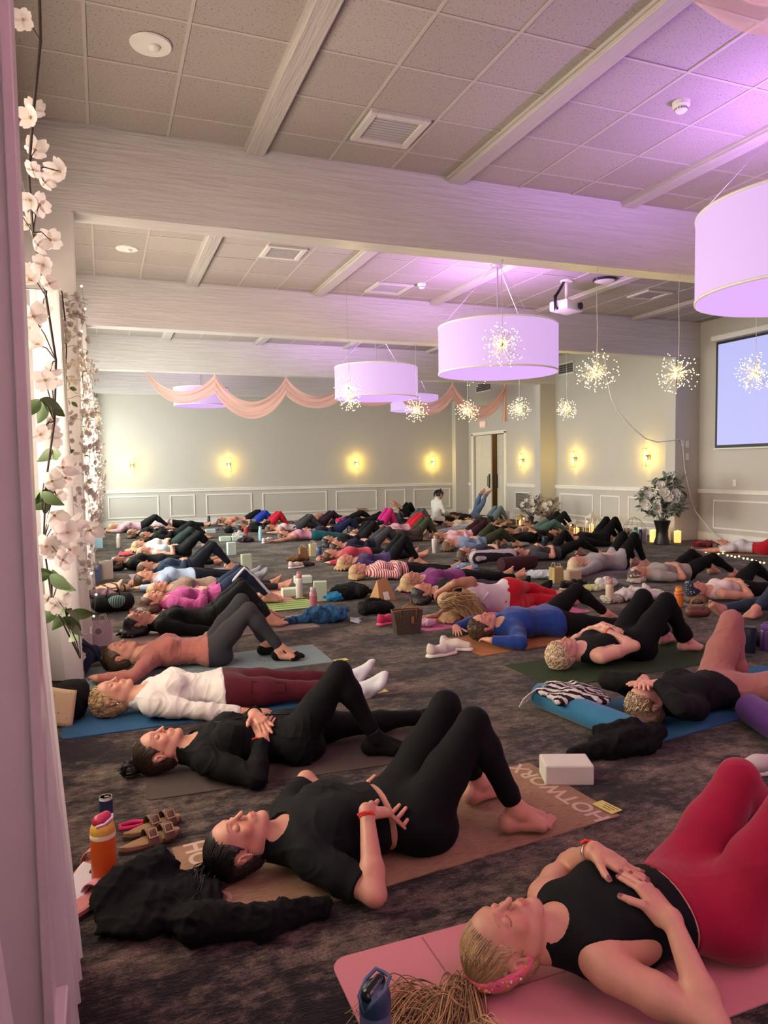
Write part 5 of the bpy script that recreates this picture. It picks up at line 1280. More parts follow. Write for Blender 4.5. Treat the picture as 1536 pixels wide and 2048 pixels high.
PP('R30', (8.442, 15.944), 6, 1.0, B_(50, 5), BEL, T_('#2f3438', 'shirt', 1), L_('#62747a'), ('darkbrown', 'medium'), 'person in blue-grey leggings with knees up by the doorway')
PP('R31', (7.308, 13.359), 3, 1.0, S_, BEL, T_('#0c0c0f', 'sweater', 1), L_('#0c0c0e'), ('black', 'long'), 'person in black sweater lying in front of the small lantern')
PP('R32', (7.735, 12.842), -2, .98, B_(30, 12), (('chest', (-.25, .1)), 'belly'), TANK('#b98878', .16), L_('#4d6a62'), ('darkbrown', 'long'), 'person in blush crop top and green flowered trousers, arm lifted', skin='medium')
PP('R33', (8.277, 12.020), 187, .98, S_, BEL, T_('#0b0c0e', 'crop_top', 1, .2, .008), L_('#0b0c0e'), ('brown', 'medium'), 'person in black crop top lying the other way, beside the dark blue tumbler')
PP('R34', (7.834, 10.925), 2, 1.06, B_(52, 5, 0), SID, T_('#0b0c0f', 'sweater', 1, -.08, .018), L_('#0a0a0c'), ('brown', 'medium'), 'person all in black with knees up in front of the lanterns and the patterned backpack')
PP('R35', (8.709, 13.695), 4, 1.0, B_(44, 6), BEL, T_('#0d0e11', 'shirt', 1), L_('#15161b'), ('darkbrown', 'medium'), 'person in black with knees up near the small dried flower arrangements')
PP('R36', (9.560, 9.112), -55, .95, (('B', 36, 10, 0), ('S', 8)), (('back', 168), 'up'), T_('#c9c8cc', 't_shirt', .55, .14, .012), L_('#a51422'), ('darkbrown', 'medium'), 'person in white cropped top and red leggings on a mat ringed with fairy lights', feet=dict(c='#c9c6c2', n='shoe', off=.012), mat='#a37a64', matl='tan mat ringed with fairy lights under the person in red leggings', fine=1)
PP('R37', (7.066, 5.064), 176, 1.0, (('S', 3, .2), ('B', 34, 6, 0)), BEL, T_('#3a4458', 'shirt', 1), L_('#2c3648', 'jeans', off=.012), ('brown', 'medium'), 'person in dark blue jeans with bare feet, cut off by the picture edge', fine=1)
# sitting at the back
def seated():
    hd = 10; p = (8.011, 16.867)
    o, b = make_person('person in white sweater with black ponytail sitting upright near the end wall', (p[0], p[1], .01), hd, 1.0, dict(frame='sit', fine=0, legs=(('P', V(.36, -.24, .12), V(.10, .02, .06), V(.2, 1, 0), V(0, 0, 1)), ('P', V(.36, .24, .12), V(.16, -.04, .06), V(.2, -1, 0), V(0, 0, 1))),
        arms=(('P', V(.10, -.24, .33), V(.30, -.14, .24), V(.8, .3, -.3), V(0, 0, 1), V(0, 1, 0)), ('P', V(.10, .24, .33), V(.30, .12, .24), V(.8, -.3, -.3), V(0, 0, 1), V(0, -1, 0)))), .013, .008, 'light', ('black', 'pony'), T_('#cfcdc6', 'sweater', 1, -.03, .016), L_('#14151a'))
    strands('ponytail', [[b.H(0, -.10, .06), b.H(0, -.14, .03), b.H(0, -.16, -.05), b.H(0, -.14, -.14)]], 40, [.02, .028, .03, .012], .006, M_hair('black'), o, 4, 8)
    PEOPLE['R6'] = (o, b)
seated()
# lying on her side, back to the camera
def on_side():
    p = (3.038, 6.104); hd = 7; S = 1.03; a = math.radians(hd); loc = (p[0] + math.cos(a) * .67 * S, p[1] + math.sin(a) * .67 * S, .008)
    o, b = make_person('person lying on the side in white cross-back top and red leggings, long blonde hair', loc, hd, S, dict(frame='side', fine=1, build=1.02,
        legs=(('P', V(.37, .20, .20), V(.74, .10, .10), V(.85, .35, -.1), V(-.3, .7, .3)), ('P', V(.38, .12, .085), V(.78, .04, .055), V(.9, .3, -.05), V(-.3, .8, .1))),
        arms=(('P', V(-.60, .02, .35), V(-.66, .22, .24), V(.1, .8, -.5), V(-.8, -.1, .3), V(0, .4, .6)), ('P', V(-.62, .16, .06), V(-.78, .05, .06), V(-.8, .4, 0), V(0, 0, 1), V(.4, 1, 0)))),
        .0085, .0055, 'tan', ('blonde', 'medium'), dict(c='#c9bcc0', n='tank_top', sleeve=0, hem=.05, off=.006, amp=.001, neck=.10, neckf=-.02), L_('#b01222', waist=.13), feet=dict(c='#c4848c'))
    strands('long_hair', [[b.H(.0, -.06, .09), b.H(.03, -.12, .04), b.H(-.02 + .02 * k, -.15, -.05 - .02 * k), b.H(-.09 - .01 * k, -.16 - .01 * k, -.12 - .03 * k)] for k in range(4)], 260, [.05, .065, .075, .08], .0040, M_strand('blonde'), o, 3, 16, wave=.012)
    m = M_fab('#c9bcc0')
    for s in (-1, 1):
        q = [b.W(.115 * s, -.015, .50), b.W(.075 * s, -.088, .455), b.W(.0, -.108, .39), b.W(-.07 * s, -.104, .31)]
        MB().tube([Vector(x) for x in q], .013, 8).obj('back_strap', m, o)
    PEOPLE['R16'] = (o, b)
on_side()
# ------------------------------------------------------------------ hair, bands and mats of the nearest people
def combed(key, hair, tie, n=950, r=.0016, vol=1.13, seed=1, line=.072):
    """hair combed back over the skull to a tie point, built lock by lock over a thin cap"""
    o, b = PEOPLE[key]; rg = np.random.RandomState(seed); H = b.H; R = b.HR; c = H(0, -.014, .030); rad = V(.073, .093, .084)
    hair_cap(b, .006, M_hair(hair), o, 'none', .007, seed, 'hair', line=line)
    t = V(*tie); t = t / np.linalg.norm(t); ns = b.hf * .84 - b.hu * .55; p0 = H(0, line + .002, line + .002); gs = []
    while len(gs) < n:
        d = rg.normal(size=3); d /= np.linalg.norm(d)
        if len(gs) < n * .35: d = nrm(V(d[0], .55 + .3 * rg.rand() - .9 * abs(d[0]) * .6, .35 + .5 * rg.rand()))
        P = c + R.T @ (d * rad)
        if (P - p0) @ ns > -.002 or (abs(d[0]) > .80 and d[2] < .05 and d[1] > -.55) or d[2] < -.62: continue
        L = []
        for s in np.linspace(0, 1, 7):
            q = nrm(d * (1 - s) + t * s * 1.0) if d @ t > -.9 else d; k = 1.075 + (vol - 1.075) * math.sin(math.pi * min(1, s * .9 + .08)) ** .7 + .012 * rg.rand()
            L.append(c + R.T @ (q * rad * k))
        gs.append(L)
    strands('hair_lock', gs, len(gs), [0] * 7, r, M_strand(hair), o, seed, 8, .8)['kind'] = 'stuff'
    return o, b
o, b = combed('P1', 'blonde', (0, -.62, .74), seed=2); H = b.H
t0 = H(0, -.085, .095)
G = [[t0, t0 + V(-.05, -.03, -.01), t0 + V(-.13, -.06 - .02 * k, -.05), t0 + V(-.22, -.03 - .055 * k, -.075), t0 + V(-.30, -.02 - .08 * k, -.085)] for k in range(4)] + [[t0, t0 + V(-.04, -.06, -.02), t0 + V(-.07, -.14, -.06), t0 + V(-.06, -.22, -.08), t0 + V(-.03, -.27, -.085)]]
G = [[V(p[0], p[1], max(p[2], .012)) for p in g] for g in G]
strands('ponytail', G, 360, [.010, .034, .05, .06, .07], .0022, M_strand('blonde'), o, 5, 26, wave=.034)
pinkb = M_fab('#d9657c', .6); ax = nrm(b.hf * .95 + b.hu * .31); ex = nrm(np.cross(ax, b.hr)); bc = H(0, -.040, .018)
hb = band('headband', bc, ax, .080, .032, .007, pinkb, o, n=56, sq=(1, 1.17), xdir=b.hr)
rg = random.Random(3); cols = ['#e8dccf', '#d9a03a', '#e46a80', '#c9c3cc', '#e88a5a', '#b04a6a']
for k in range(64):
    a = rg.uniform(0, 6.283); w = rg.uniform(-.011, .011); p = bc + (b.hr * math.cos(a) + np.cross(ax, b.hr) * math.sin(a) * 1.17) * .0875 + ax * w
    if p[2] < .012: continue
    MB().ball(p, rg.uniform(.0022, .0050), 8, 6).obj('bead', M_plain(cols[k % 6], .2, .3 if k % 3 == 0 else 0, name='bead'), hb, smooth=True)
MB().ball(H(0, -.075, .118), .017, 12, 8, (1.3, 1, 1)).obj('knot', pinkb, hb, smooth=True)
def wrist_band(key, i, c, name='wristband', at=.0, w=.014, r=.026, tail=True, m=None):
    o, b = PEOPLE[key]; a = b.arms[i]; ax = nrm(a['wr'] - a['el']); p = a['wr'] - ax * (.014 + at)
    w_ = band(name, p, ax, r, w, .0018, m or M_fab(c, .5), o)
    if tail:
        q = nrm(np.cross(ax, V(0, 0, 1))); u = nrm(np.cross(q, ax)); u = u if u[2] > 0 else -u
        MB().box(Vector(p + u * r + q * .0), (.012, .012, .008)).obj('clasp', M_fab(c, .5), w_)
        MB().tube([Vector(p + u * r), Vector(p + u * (r + .008) - V(.02, 0, 0)), Vector(p + u * (r + .006) - V(.040, .006, 0))], .004, 6).obj('band_tail', M_fab(c, .5), w_)
    return w_
RED = '#d8352c'
wrist_band('P1', 1, RED, at=-.002)
o, b = PEOPLE['P1']; wb = wrist_band('P1', 1, '#b8b4b0', 'wristwatch', .026, .020, .0275, False, M_plain((.55, .53, .5), .3, .8, name='watch_strap'))
a = b.arms[1]; axd = nrm(a['wr'] - a['el']); u = nrm(V(0, 0, 1) - axd * axd[2]); Rm = Matrix((tuple(axd) , tuple(np.cross(u, axd)), tuple(u))).transposed().to_4x4()
MB().box(Vector(a['wr'] - axd * .04 + u * .030), (.034, .034, .009), R=Rm, bev=.003).obj('watch_case', M_plain((.04, .04, .045), .15, .3, name='watch_case'), wb)
wrist_band('P2', 0, RED, at=.006, r=.0275); wrist_band('P3', 0, RED, at=.0, r=.031, w=.010); wrist_band('R18', 0, RED, w=.011, tail=False); wrist_band('R19', 1, RED, at=.03, r=.037, w=.016, tail=False); wrist_band('R17', 0, RED, r=.030, w=.010, tail=False)
# dark hair of the person in the t-shirt, swept back onto the jacket
o, b = combed('P2', 'black', (0, -.80, .55), seed=4); t0 = b.H(0, -.085, .07)
G = [[t0 + V(0, .02 * (k - 2), 0), t0 + V(-.05, -.03 + .02 * (k - 2), -.01), V(t0[0] - .09, t0[1] - .07 + .03 * (k - 2), .035), V(t0[0] - .12, t0[1] - .13 + .035 * (k - 2), .03), V(t0[0] - .15 - .02 * k, t0[1] - .18 + .03 * (k - 2), .02)] for k in range(5)]
strands('ponytail', G, 300, [.022, .04, .045, .045, .05], .0026, M_strand('black'), o, 6, 18, wave=.020)
for s in (-1, 1):
    for k, dz in enumerate((0, .008)): MB().ball(b.H(.080 * s, -.006 + .002 * k, -.030 + dz), .0028, 8, 6).obj('earring', M_plain((.75, .72, .7), .15, 1., name='silver'), o, smooth=True)
# the messy bun
o, b = combed('P3', 'darkbrown', (0, -.72, .66), seed=7); t0 = b.H(0, -.075, .10)
MB().ball(t0 + V(-.035, 0, 0), .038, 14, 10).obj('bun', M_hair('black'), o, smooth=True)
rg = np.random.RandomState(3); G = []
for k in range(26):
    d = rg.normal(size=3); d /= np.linalg.norm(d); e = nrm(np.cross(d, rg.normal(size=3))); cc = t0 + V(-.038, 0, 0)
    G.append([cc + (d * math.cos(t) + e * math.sin(t)) * (.038 + .012 * rg.rand()) for t in np.linspace(0, 2.6, 6)] + [cc + (d * math.cos(2.9) + e * math.sin(2.9)) * .062])
strands('bun_lock', G, 130, [.006] * 7, .0026, M_strand('black'), o, 8, 12)['kind'] = 'stuff'
G = [[b.H(.05 * s, -.05, -.02), b.H(.06 * s, -.075, -.06), V(b.hc[0] + .07, b.hc[1] - .05 * s, .02)] for s in (-1, 1)]
blob_h = [cap(b.W(-.10, -.055, .50), .030, b.W(.10, -.055, .50), .030, .02), cap(b.W(-.115, -.02, .505), .024, b.W(-.085, .045, .47), .018, .02), cap(b.W(.115, -.02, .505), .024, b.W(.085, .045, .47), .018, .02), cap(b.W(-.085, .045, .47), .018, b.W(-.03, .10, .40), .014, .02), cap(b.W(.085, .045, .47), .018, b.W(.03, .10, .40), .014, .02)]
lo, hi = b.box(blob_h, .03); lo[2] = max(lo[2], .004); g = Grid(lo, hi, .006)
for p in blob_h: g.add(p)
finish('hood', g, M_fab('#070809'), o, lambda v: wrinkle(v, .004, 24, 1.))
MB().tube([Vector(b.W(0, .112 + .012 * math.sin(3.1 * k / 8), .40 - .05 * k)) for k in range(9)], .004, 6).obj('zip', M_plain('#1c1c20', .35, .6, name='zip_metal'), o, smooth=True)
# seams and pockets
def seam(key, pts, mat, name='seam', r=.0022):
    o, b = PEOPLE[key]; return MB().tube([Vector(p) for p in pts], r, 5).obj(name, mat, o, smooth=True)
# short and curly hair
def tufts(key, hair, n, L, r, seed=1, curl=.5, line=.068, back=.6):
    o, b = PEOPLE[key]; rg = np.random.RandomState(seed); R = b.HR; c = b.H(0, -.014, .030); rad = V(.076, .096, .088); ns = b.hf * .84 - b.hu * .55; p0 = b.H(0, line, line); G = []
    while len(G) < n:
        d = rg.normal(size=3); d /= np.linalg.norm(d); P = c + R.T @ (d * rad)
        if (P - p0) @ ns > 0 or (abs(d[0]) > .8 and d[2] < .05 and d[1] > -.5) or d[2] < -.7: continue
        t = nrm(np.cross(d, rg.normal(size=3)) * curl + V(0, -.5, .75) * back); Q = [c + R.T @ (nrm(d + t * s * L * 9) * rad * (1.02 + .9 * L * math.sin(s * 2.6) * 3.)) for s in np.linspace(0, 1, 5)]
        G.append(Q)
    strands('hair_lock', G, n, [0, .002, .004, .004, .005], r, M_strand(hair), o, seed, 7, .5)['kind'] = 'stuff'
tufts('P4', 'blonde', 620, .050, .0030, 3, .5, back=.9); tufts('R18', 'paleblonde', 800, .075, .0040, 4, 1.4, line=.045); tufts('R17', 'brown', 360, .05, .0034, 5, .4, back=.9); tufts('R19', 'paleblonde', 300, .035, .0030, 6, .4, line=.05)
# hoop earring and ring of the person in white
o, b = PEOPLE['P4']; band('earring', b.H(.083, -.012, -.040), b.hr * .4 + b.hf, .011, .003, .002, M_plain((.7, .62, .45), .2, 1., name='gold'), o, n=18); band('earring', b.H(-.083, -.012, -.040), b.hr * -.4 + b.hf, .011, .003, .002, M_plain((.7, .62, .45), .2, 1., name='gold'), o, n=18)
# slippers with ankle straps
o, b = PEOPLE['P5']
for i in (0, 1):
    l = b.legs[i]; P = [cap(l['F'][1][1], .033, l['F'][2][3], .023, .02), cap(l['F'][2][1], .033, l['F'][2][3], .024, .02), cap(l['F'][5][1], .024, l['F'][5][3], .021, .012)] + [p for p in l['F'][8:]]
    lo, hi = b.box(P, .02); g = Grid(lo, hi, .006)
    for p in P: g.add(p, .005)
    sl = finish('slipper', g, M_fab('#08080a'), o)
    band('ankle_strap', l['ank'] + l['fd'] * .03 - l['fu'] * .012, l['fd'] * .6 + l['fu'] * .6, .042, .010, .002, M_fab('#08080a'), sl, n=20)
# white side stripe down the navy leggings
o, b = PEOPLE['P7']
for i in (0, 1):
    l = b.legs[i]; s = -1 if i == 0 else 1; of = V(0, .062 * s, .030); q = [l['hip'] + V(.02, .07 * s, .045), l['hip'] * .5 + l['knee'] * .5 + of * 1.05, l['knee'] + V(0, .040 * s, .044), l['knee'] * .6 + l['ank'] * .4 + V(.030, .035 * s, .025), l['ank'] + V(.012, .024 * s, .02)]
    vs, qs = [], []; Q = np.array(q); tt = np.linspace(0, len(Q) - 1, 25); C = np.stack([np.interp(tt, np.arange(len(Q)), Q[:, k]) for k in range(3)], 1); T = np.gradient(C, axis=0)
    MB().tube([Vector(p) for p in C], .017, 8).obj('side_stripe', M_fab('#d8d8dc'), o, smooth=True)
# head coverings
def head_cover(key, mat, name, vol=.016, line=.062):
    o, b = PEOPLE[key]; hair_cap(b, .007, mat, o, 'none', vol, 2, name, line=line); return o, b
def M_print(base, spots, scale, name):
    t = NT(name); v = t.node('ShaderNodeTexVoronoi'); v.inputs['Scale'].default_value = scale; t.lk(t.coord(), v.inputs['Vector']); c = t.mix(t.math('LESS_THAN', v.outputs['Distance'], .32), C3(base), C3(spots[0])); n = t.noise(scale * .5, 2, t.coord()); c2 = t.mix(t.math('GREATER_THAN', n, .58), c, C3(spots[-1])); t.base(c2); t.set(Roughness=.85); return t.m
head_cover('R20', M_print('#141c30', ['#8a90a0', '#141c30'], 40, 'cap_print'), 'cap', .014)
o, b = PEOPLE['R20']; lo, hi = b.box([ell(b.H(0, .06, .105), (.075, .06, .06), b.HR)], .02); g = Grid(lo, hi, .006); g.add(ell(b.H(0, .085, .098), (.066, .058, .016), b.HR)); finish('cap_peak', g, M_print('#141c30', ['#8a90a0', '#141c30'], 40, 'cap_print'), o)
head_cover('R21', M_print('#4c4640', ['#b06a58', '#b8b2a6'], 46, 'scarf_print'), 'head_scarf', .018)
# ------------------------------------------------------------------ mats placed by hand
def mat_at(corner, heading, L, W, c, label, m=None, round_=.035, th=.005, z=0.):
    """corner: the near left one; L runs along the heading"""
    a = math.radians(heading); cx, sx = math.cos(a), math.sin(a); return yoga_mat((corner[0] - sx * W / 2, corner[1] + cx * W / 2), heading, c, label, L, W, th, 0., m=m, round_=round_, z=z)
t = NT('woven_jute'); co = t.coord((3, 90, 1)); n = t.noise(6, 3, co, .6); n2 = t.noise(9, 3, t.coord((1.2, 2.2, 1))); t.base(t.mix(n2, t.ramp(n, [(.3, (.10, .055, .028)), (.5, (.26, .155, .085)), (.7, (.42, .27, .16))]), t.ramp(n, [(.3, (.13, .07, .04)), (.6, (.34, .21, .12))])))
t.set(Roughness=.9); t.bump(t.math('ADD', n, t.math('MULTIPLY', t.noise(200, 2, t.coord()), .3)), .6, .004)
m2 = mat_at((.255, 2.245), 5, 1.735, .62, None, 'woven tan mat with block letters under the person in the black t-shirt', t.m, .006)
INK = M_plain((.48, .34, .27), .8, name='mat_print')
for (x, y, rz, s) in ((1.650, .0, math.pi / 2, .118), (.080, .0, -math.pi / 2, .118)):
    text('lettering', 'HOTWORX', s, INK, m2, (x, y, .0052), (0, 0, rz), .0003, offset=.0028)
t = NT('pink_mat'); n = t.noise(300, 2, t.coord()); t.base((.52, .20, .22)); t.set(Roughness=.62); t.bump(n, .12, .002)
m1 = mat_at((.585, 1.385), 0, 1.83, .62, None, 'pink yoga mat with pressed guide lines under the person with the headband', t.m, .05)
LINE = M_plain((.30, .11, .12), .7, name='pressed_line')
for x in (.30, .915, 1.53): MB().box((x, 0, .0052), (.006, .60, .0006)).obj('guide_line', LINE, m1)
MB().box((.915, 0, .0053), (1.81, .005, .0006)).obj('guide_line', LINE, m1)
MB().lathe([(.085, .0), (.089, .0)], (.16, .0, .0056), 40).obj('pressed_ring', LINE, m1)
mat_at((.13, 3.33), -3, 1.78, .62, '#4c443e', 'charcoal grey yoga mat under the person in the black zip jacket', round_=.03)
mat_at((-.27, 4.29), 0, 1.83, .62, '#2c5474', 'blue yoga mat under the person in the white top and maroon leggings', round_=.04, th=.008)
m5 = mat_at((-.20, 5.21), 0, 1.80, .60, '#75878a', 'pale grey-green printed yoga mat under the person in the dusty pink top', round_=.015)
PR = M_plain((.08, .10, .10), .8, name='mat_print_dark')
rg = random.Random(8)
for (cx, cy, n_, rr) in ((1.35, .0, 12, .07), (1.12, .12, 8, .05), (.9, -.14, 8, .06), (.62, .1, 9, .06)):
    for k in range(n_):
        a = k * 6.283 / n_; MB().box((cx + math.cos(a) * rr, cy + math.sin(a) * rr, .0054), (rr * .55, .008, .0006), rz=a).obj('printed_motif', PR, m5)
mat_at((.05, 6.38), 2, 1.80, .61, '#8b7c76', 'pale taupe mat with thin printed lines under the person in black', round_=.015)
mat_at((2.76, 3.98), 2, 1.83, .62, '#2c3d25', 'dark green yoga mat under the curly-haired person in black', round_=.01)
mat_at((2.72, 2.97), 8, 1.83, .62, '#2c5c7c', 'blue yoga mat under the person covering the face', round_=.02)
m7 = mat_at((2.72, 4.90), 6, 1.78, .64, '#9a663f', 'tan cork mat with dark print under the person in royal blue', round_=.01)
for k in range(22):
    a = k * .2856; MB().box((.18 + math.cos(a) * .11, .16 + math.sin(a) * .13, .0054), (.05, .012, .0006), rz=a).obj('printed_motif', PR, m7)
mat_at((2.68, 5.86), 3, 1.86, .62, '#c06a92', 'pink yoga mat under the person lying on the side', round_=.02)

# stitched pocket lines on the maroon leggings and a waistband edge on the crimson ones
def on_leg(b, i, t, ang, off=.006):
    """a point on the outside of a thigh"""
    l = b.legs[i]; p = l['hip'] + (l['knee'] - l['hip']) * t; ax = nrm(l['knee'] - l['hip']); e = nrm(np.cross(ax, V(0, 0, 1))) * (1 if i == 0 else -1); e = -e if (e[1] > 0) == (i == 0) else e; u = nrm(np.cross(e, ax)); u = u if u[2] > 0 else -u
    r = .088 + (.054 - .088) * t + .006; return p + (e * math.cos(ang) + u * math.sin(ang)) * (r + off)
o, b = PEOPLE['P4']; sm = M_fab('#38101a')
seam('P4', [on_leg(b, 0, .30 + .06 * k, .15) for k in range(9)], sm); seam('P4', [on_leg(b, 0, .30 + .06 * k, 1.0) for k in range(9)], sm); seam('P4', [on_leg(b, 0, .30, .15 + .85 * k / 6) for k in range(7)], sm); seam('P4', [on_leg(b, 0, .78, .15 + .85 * k / 6) for k in range(7)], sm)
# ------------------------------------------------------------------ things on the floor
def blob(name, mat, parent, prims, h, amp=0., scale=14., seed=0., loc=None, smooth=3, cuts=(), flat=True, k=None):
    bb = [p_box(p) for p in prims]; lo, hi = np.min([q[0] for q in bb], 0) - .03, np.max([q[1] for q in bb], 0) + .03
    g = Grid(lo, hi, h)
    for p in prims: g.add(p, k=k)
    for c in cuts: g.cut(c, k=.008)
    if flat: g.clip((0, 0, .002), (0, 0, -1))
    v, q = g.mesh()
    if smooth: v = relax(v, q, smooth)
    if amp:
        n = vnormals(v, q); v = v + n * (wrinkle(v, amp, scale, seed) + wrinkle(v, amp * .6, scale * 2.1, seed + 4))[:, None]; v[:, 2] = np.maximum(v[:, 2], .002)
    return link(name, np_mesh(name, v, q, mat), parent, loc)
def cloth_pile(xy, rx, ry, hh, mat, label, cat, name='clothing_pile', seed=1, n=16, rz=0., amp=.011, scale=15., h=None, extra=(), z=0.):
    """crumpled cloth: flattened lumps sunk into one another and creased all over"""
    rg = np.random.RandomState(seed); P = [ell((0, 0, hh * .28), (rx * .8, ry * .8, hh * .42), None, .04)]
    for i in range(n):
        a = rg.rand() * 6.283; r = rg.rand() ** .6; e = nrm(V(rg.normal(), rg.normal(), .15 * rg.normal())); f = nrm(np.cross(e, V(0, 0, 1))); u = np.cross(e, f)
        P.append(ell((math.cos(a) * r * rx * .78, math.sin(a) * r * ry * .78, hh * (.22 + .5 * rg.rand() * (1 - r * .75))), ((.22 + .25 * rg.rand()) * rx, (.10 + .12 * rg.rand()) * ry + .02, (.10 + .16 * rg.rand()) * hh + .012), np.array([e, f, u]), .018))
    o = blob(name, mat, None, P + list(extra), h or max(.007, rx * .035), amp, scale, seed * 1.7, (xy[0], xy[1], z), 2); o.rotation_euler = (0, 0, math.radians(rz))
    return tag(o, label, cat)
def M_tex(c1, c2, scale=(8, 8, 8), axis=None, per=20, name='patterned_cloth', thr=.5, mode='noise'):
    t = NT(name); co = t.coord()
    if mode == 'noise': f = t.math('GREATER_THAN', t.noise(scale[0], 3, co), thr)
    elif mode == 'stripe':
        s = t.node('ShaderNodeSeparateXYZ'); t.lk(co, s.inputs[0]); n = t.noise(3, 2, co); f = t.math('LESS_THAN', t.math('FRACT', t.math('ADD', t.math('MULTIPLY', s.outputs[axis], per), t.math('MULTIPLY', n, .8 if per > 15 else .25))), thr)
    elif mode == 'tie': f = t.ramp(t.noise(scale[0], 4, co, .7), [(.35, (0, 0, 0)), (.65, (1, 1, 1))])
    t.base(t.mix(f, C3(c1), C3(c2))); t.set(Roughness=.85, Specular_IOR_Level=.2); t.bump(t.noise(120, 3, co), .3, .004); return t.m
def yoga_block(xy, rz, c, label, up=False, th=.095, L=.225, W=.15, z=0., lying=None):
    d = (L, W, th) if not up else (W, th, L)
    if lying: d = lying
    mb = MB(); mb.box((0, 0, d[2] / 2), d, bev=.008); o = mb.obj('yoga_block', M_plain(c, .75, name='foam', bump=(260, .12)), None, (xy[0], xy[1], z), rotz=math.radians(rz)); return tag(o, label, 'yoga block')
MINT = '#b9cdb8'
def bottle(xy, r, h, body, cap_c, label, cat='bottle', band_c=None, kind='loop', z=0., rz=0., name='water_bottle', metal=0., neck=.7):
    o = empty(name, (xy[0], xy[1], z), label, cat, rotz=math.radians(rz)); hb = h * .76
    MB().lathe([(r * .86, 0), (r * .98, .006), (r, .02), (r, hb * .90), (r * .93, hb * .96), (r * neck, hb)], n=32).obj('bottle_body', M_plain(body, .35, metal, 'bottle_paint', coat=.3), o, smooth=True, ang=50)
    if band_c: MB().lathe([(r * 1.01, hb * .80), (r * 1.015, hb * .81), (r * 1.015, hb * .86), (r * 1.0, hb * .87)], n=32).obj('bottle_band', M_plain(band_c, .45, name='band_paint'), o, smooth=True, ang=50)
    m = MB(); m.lathe([(r * neck * 1.08, hb), (r * neck * 1.12, hb + .008), (r * neck * 1.10, h * .90), (r * neck * .9, h * .93), (0, h * .93)], n=28); m.obj('bottle_cap', M_plain(cap_c, .4, name='cap_plastic'), o, smooth=True, ang=45)
    if kind == 'loop': MB().tube([(r * neck, 0, h * .86), (r * neck * .9, 0, h * .97), (0, 0, h), (-r * neck * .9, 0, h * .97), (-r * neck, 0, h * .86)], r * .16, 8).obj('carry_loop', M_plain(cap_c, .4, name='cap_plastic'), o, smooth=True)
    if kind == 'straw': MB().tube([(0, 0, h * .92), (0, 0, h * 1.0), (r * .5, 0, h * 1.06)], r * .13, 8).obj('straw', M_plain(cap_c, .4, name='cap_plastic'), o, smooth=True)
    if kind == 'handle': MB().tube([(r * .9, 0, hb * .9), (r * 1.5, 0, hb * .86), (r * 1.55, 0, hb * .5), (r * .95, 0, hb * .42)], r * .15, 8).obj('handle', M_plain(body, .4, name='bottle_paint'), o, smooth=True)
    return o
def tumbler(xy, r0, r1, h, body, lid, label, straw=True, handle=True, rz=0., z=0.):
    o = empty('tumbler', (xy[0], xy[1], z), label, 'tumbler', rotz=math.radians(rz)); m = M_plain(body, .4, name='tumbler_paint', coat=.2)
    MB().lathe([(r0 * .95, 0), (r0, .006), (r0 * 1.02, h * .38), (r1 * .97, h * .48), (r1, h * .93), (r1 * .98, h * .95)], n=30).obj('tumbler_body', m, o, smooth=True, ang=50)
    MB().lathe([(r1 * 1.02, h * .94), (r1 * 1.03, h), (r1 * .9, h * 1.02), (0, h * 1.02)], n=30).obj('lid', M_plain(lid, .4, name='lid_plastic'), o, smooth=True, ang=40)
    if handle: MB().tube([(r1 * .95, 0, h * .88), (r1 * 1.75, 0, h * .86), (r1 * 1.8, 0, h * .55), (r1 * .98, 0, h * .5)], r1 * .14, 8).obj('handle', m, o, smooth=True)
    if straw: MB().tube([(.01, .01, h), (.014, .012, h * 1.22)], .0045, 8).obj('straw', WHITE, o)
    return o
def gift_bag(xy, w, d, h, c, label, rz=0., handles=True, hc='#d8d0c8', tagc=None, lean=0., name='paper_bag', z=0., cat='bag'):
    o = empty(name, (xy[0], xy[1], z), label, cat, rotz=math.radians(rz)); m = M_plain(c, .7, name='paper', bump=(30, .1)); mb = MB(); t = .003
    def P(s, z_): k = 1 + .03 * math.sin(z_ * 9); return s * k
    vs = []
    for z_ in (0, h * .5, h):
        q = .0 if z_ != h * .5 else -.012; vs.append([(-w / 2, -d / 2, z_), (0, -d / 2, z_), (w / 2, -d / 2, z_), (w / 2 + q, 0, z_), (w / 2, d / 2, z_), (0, d / 2, z_), (-w / 2, d / 2, z_), (-w / 2 - q, 0, z_)])
    vv = [[mb.bm.verts.new(p) for p in r] for r in vs]
    for i in range(2):
        for k in range(8): mb.bm.faces.new((vv[i][k], vv[i][(k + 1) % 8], vv[i + 1][(k + 1) % 8], vv[i + 1][k]))
    mb.bm.faces.new(vv[0][::-1]); b_ = mb.obj('bag_body', m, o); so = b_.modifiers.new('thickness', 'SOLIDIFY'); so.thickness = .003
    if handles:
        for s in (-1, 1): MB().tube([(-w * .22, s * d / 2, h * .93), (-w * .22, s * d / 2, h * 1.05), (-w * .12, s * d * .45, h * 1.24), (w * .12, s * d * .45, h * 1.24), (w * .22, s * d / 2, h * 1.05), (w * .22, s * d / 2, h * .93)], .0045, 6).obj('handle', M_plain(hc, .7, name='twine'), o, smooth=True)
    if tagc: MB().box((-.03, -d / 2 - .004, h * .62), (.085, .003, .085), R=Matrix.Rotation(.7, 4, 'Y')).obj('gift_tag', M_plain(tagc, .7, name='card'), o); MB().lathe([(.026, 0), (.026, .002)], (-.03, -d / 2 - .0055, h * .62), 20, Matrix.Rotation(math.pi / 2, 4, 'X')).obj('printed_emblem', M_plain('#8a8078', .7, name='card_print'), o)
    return o
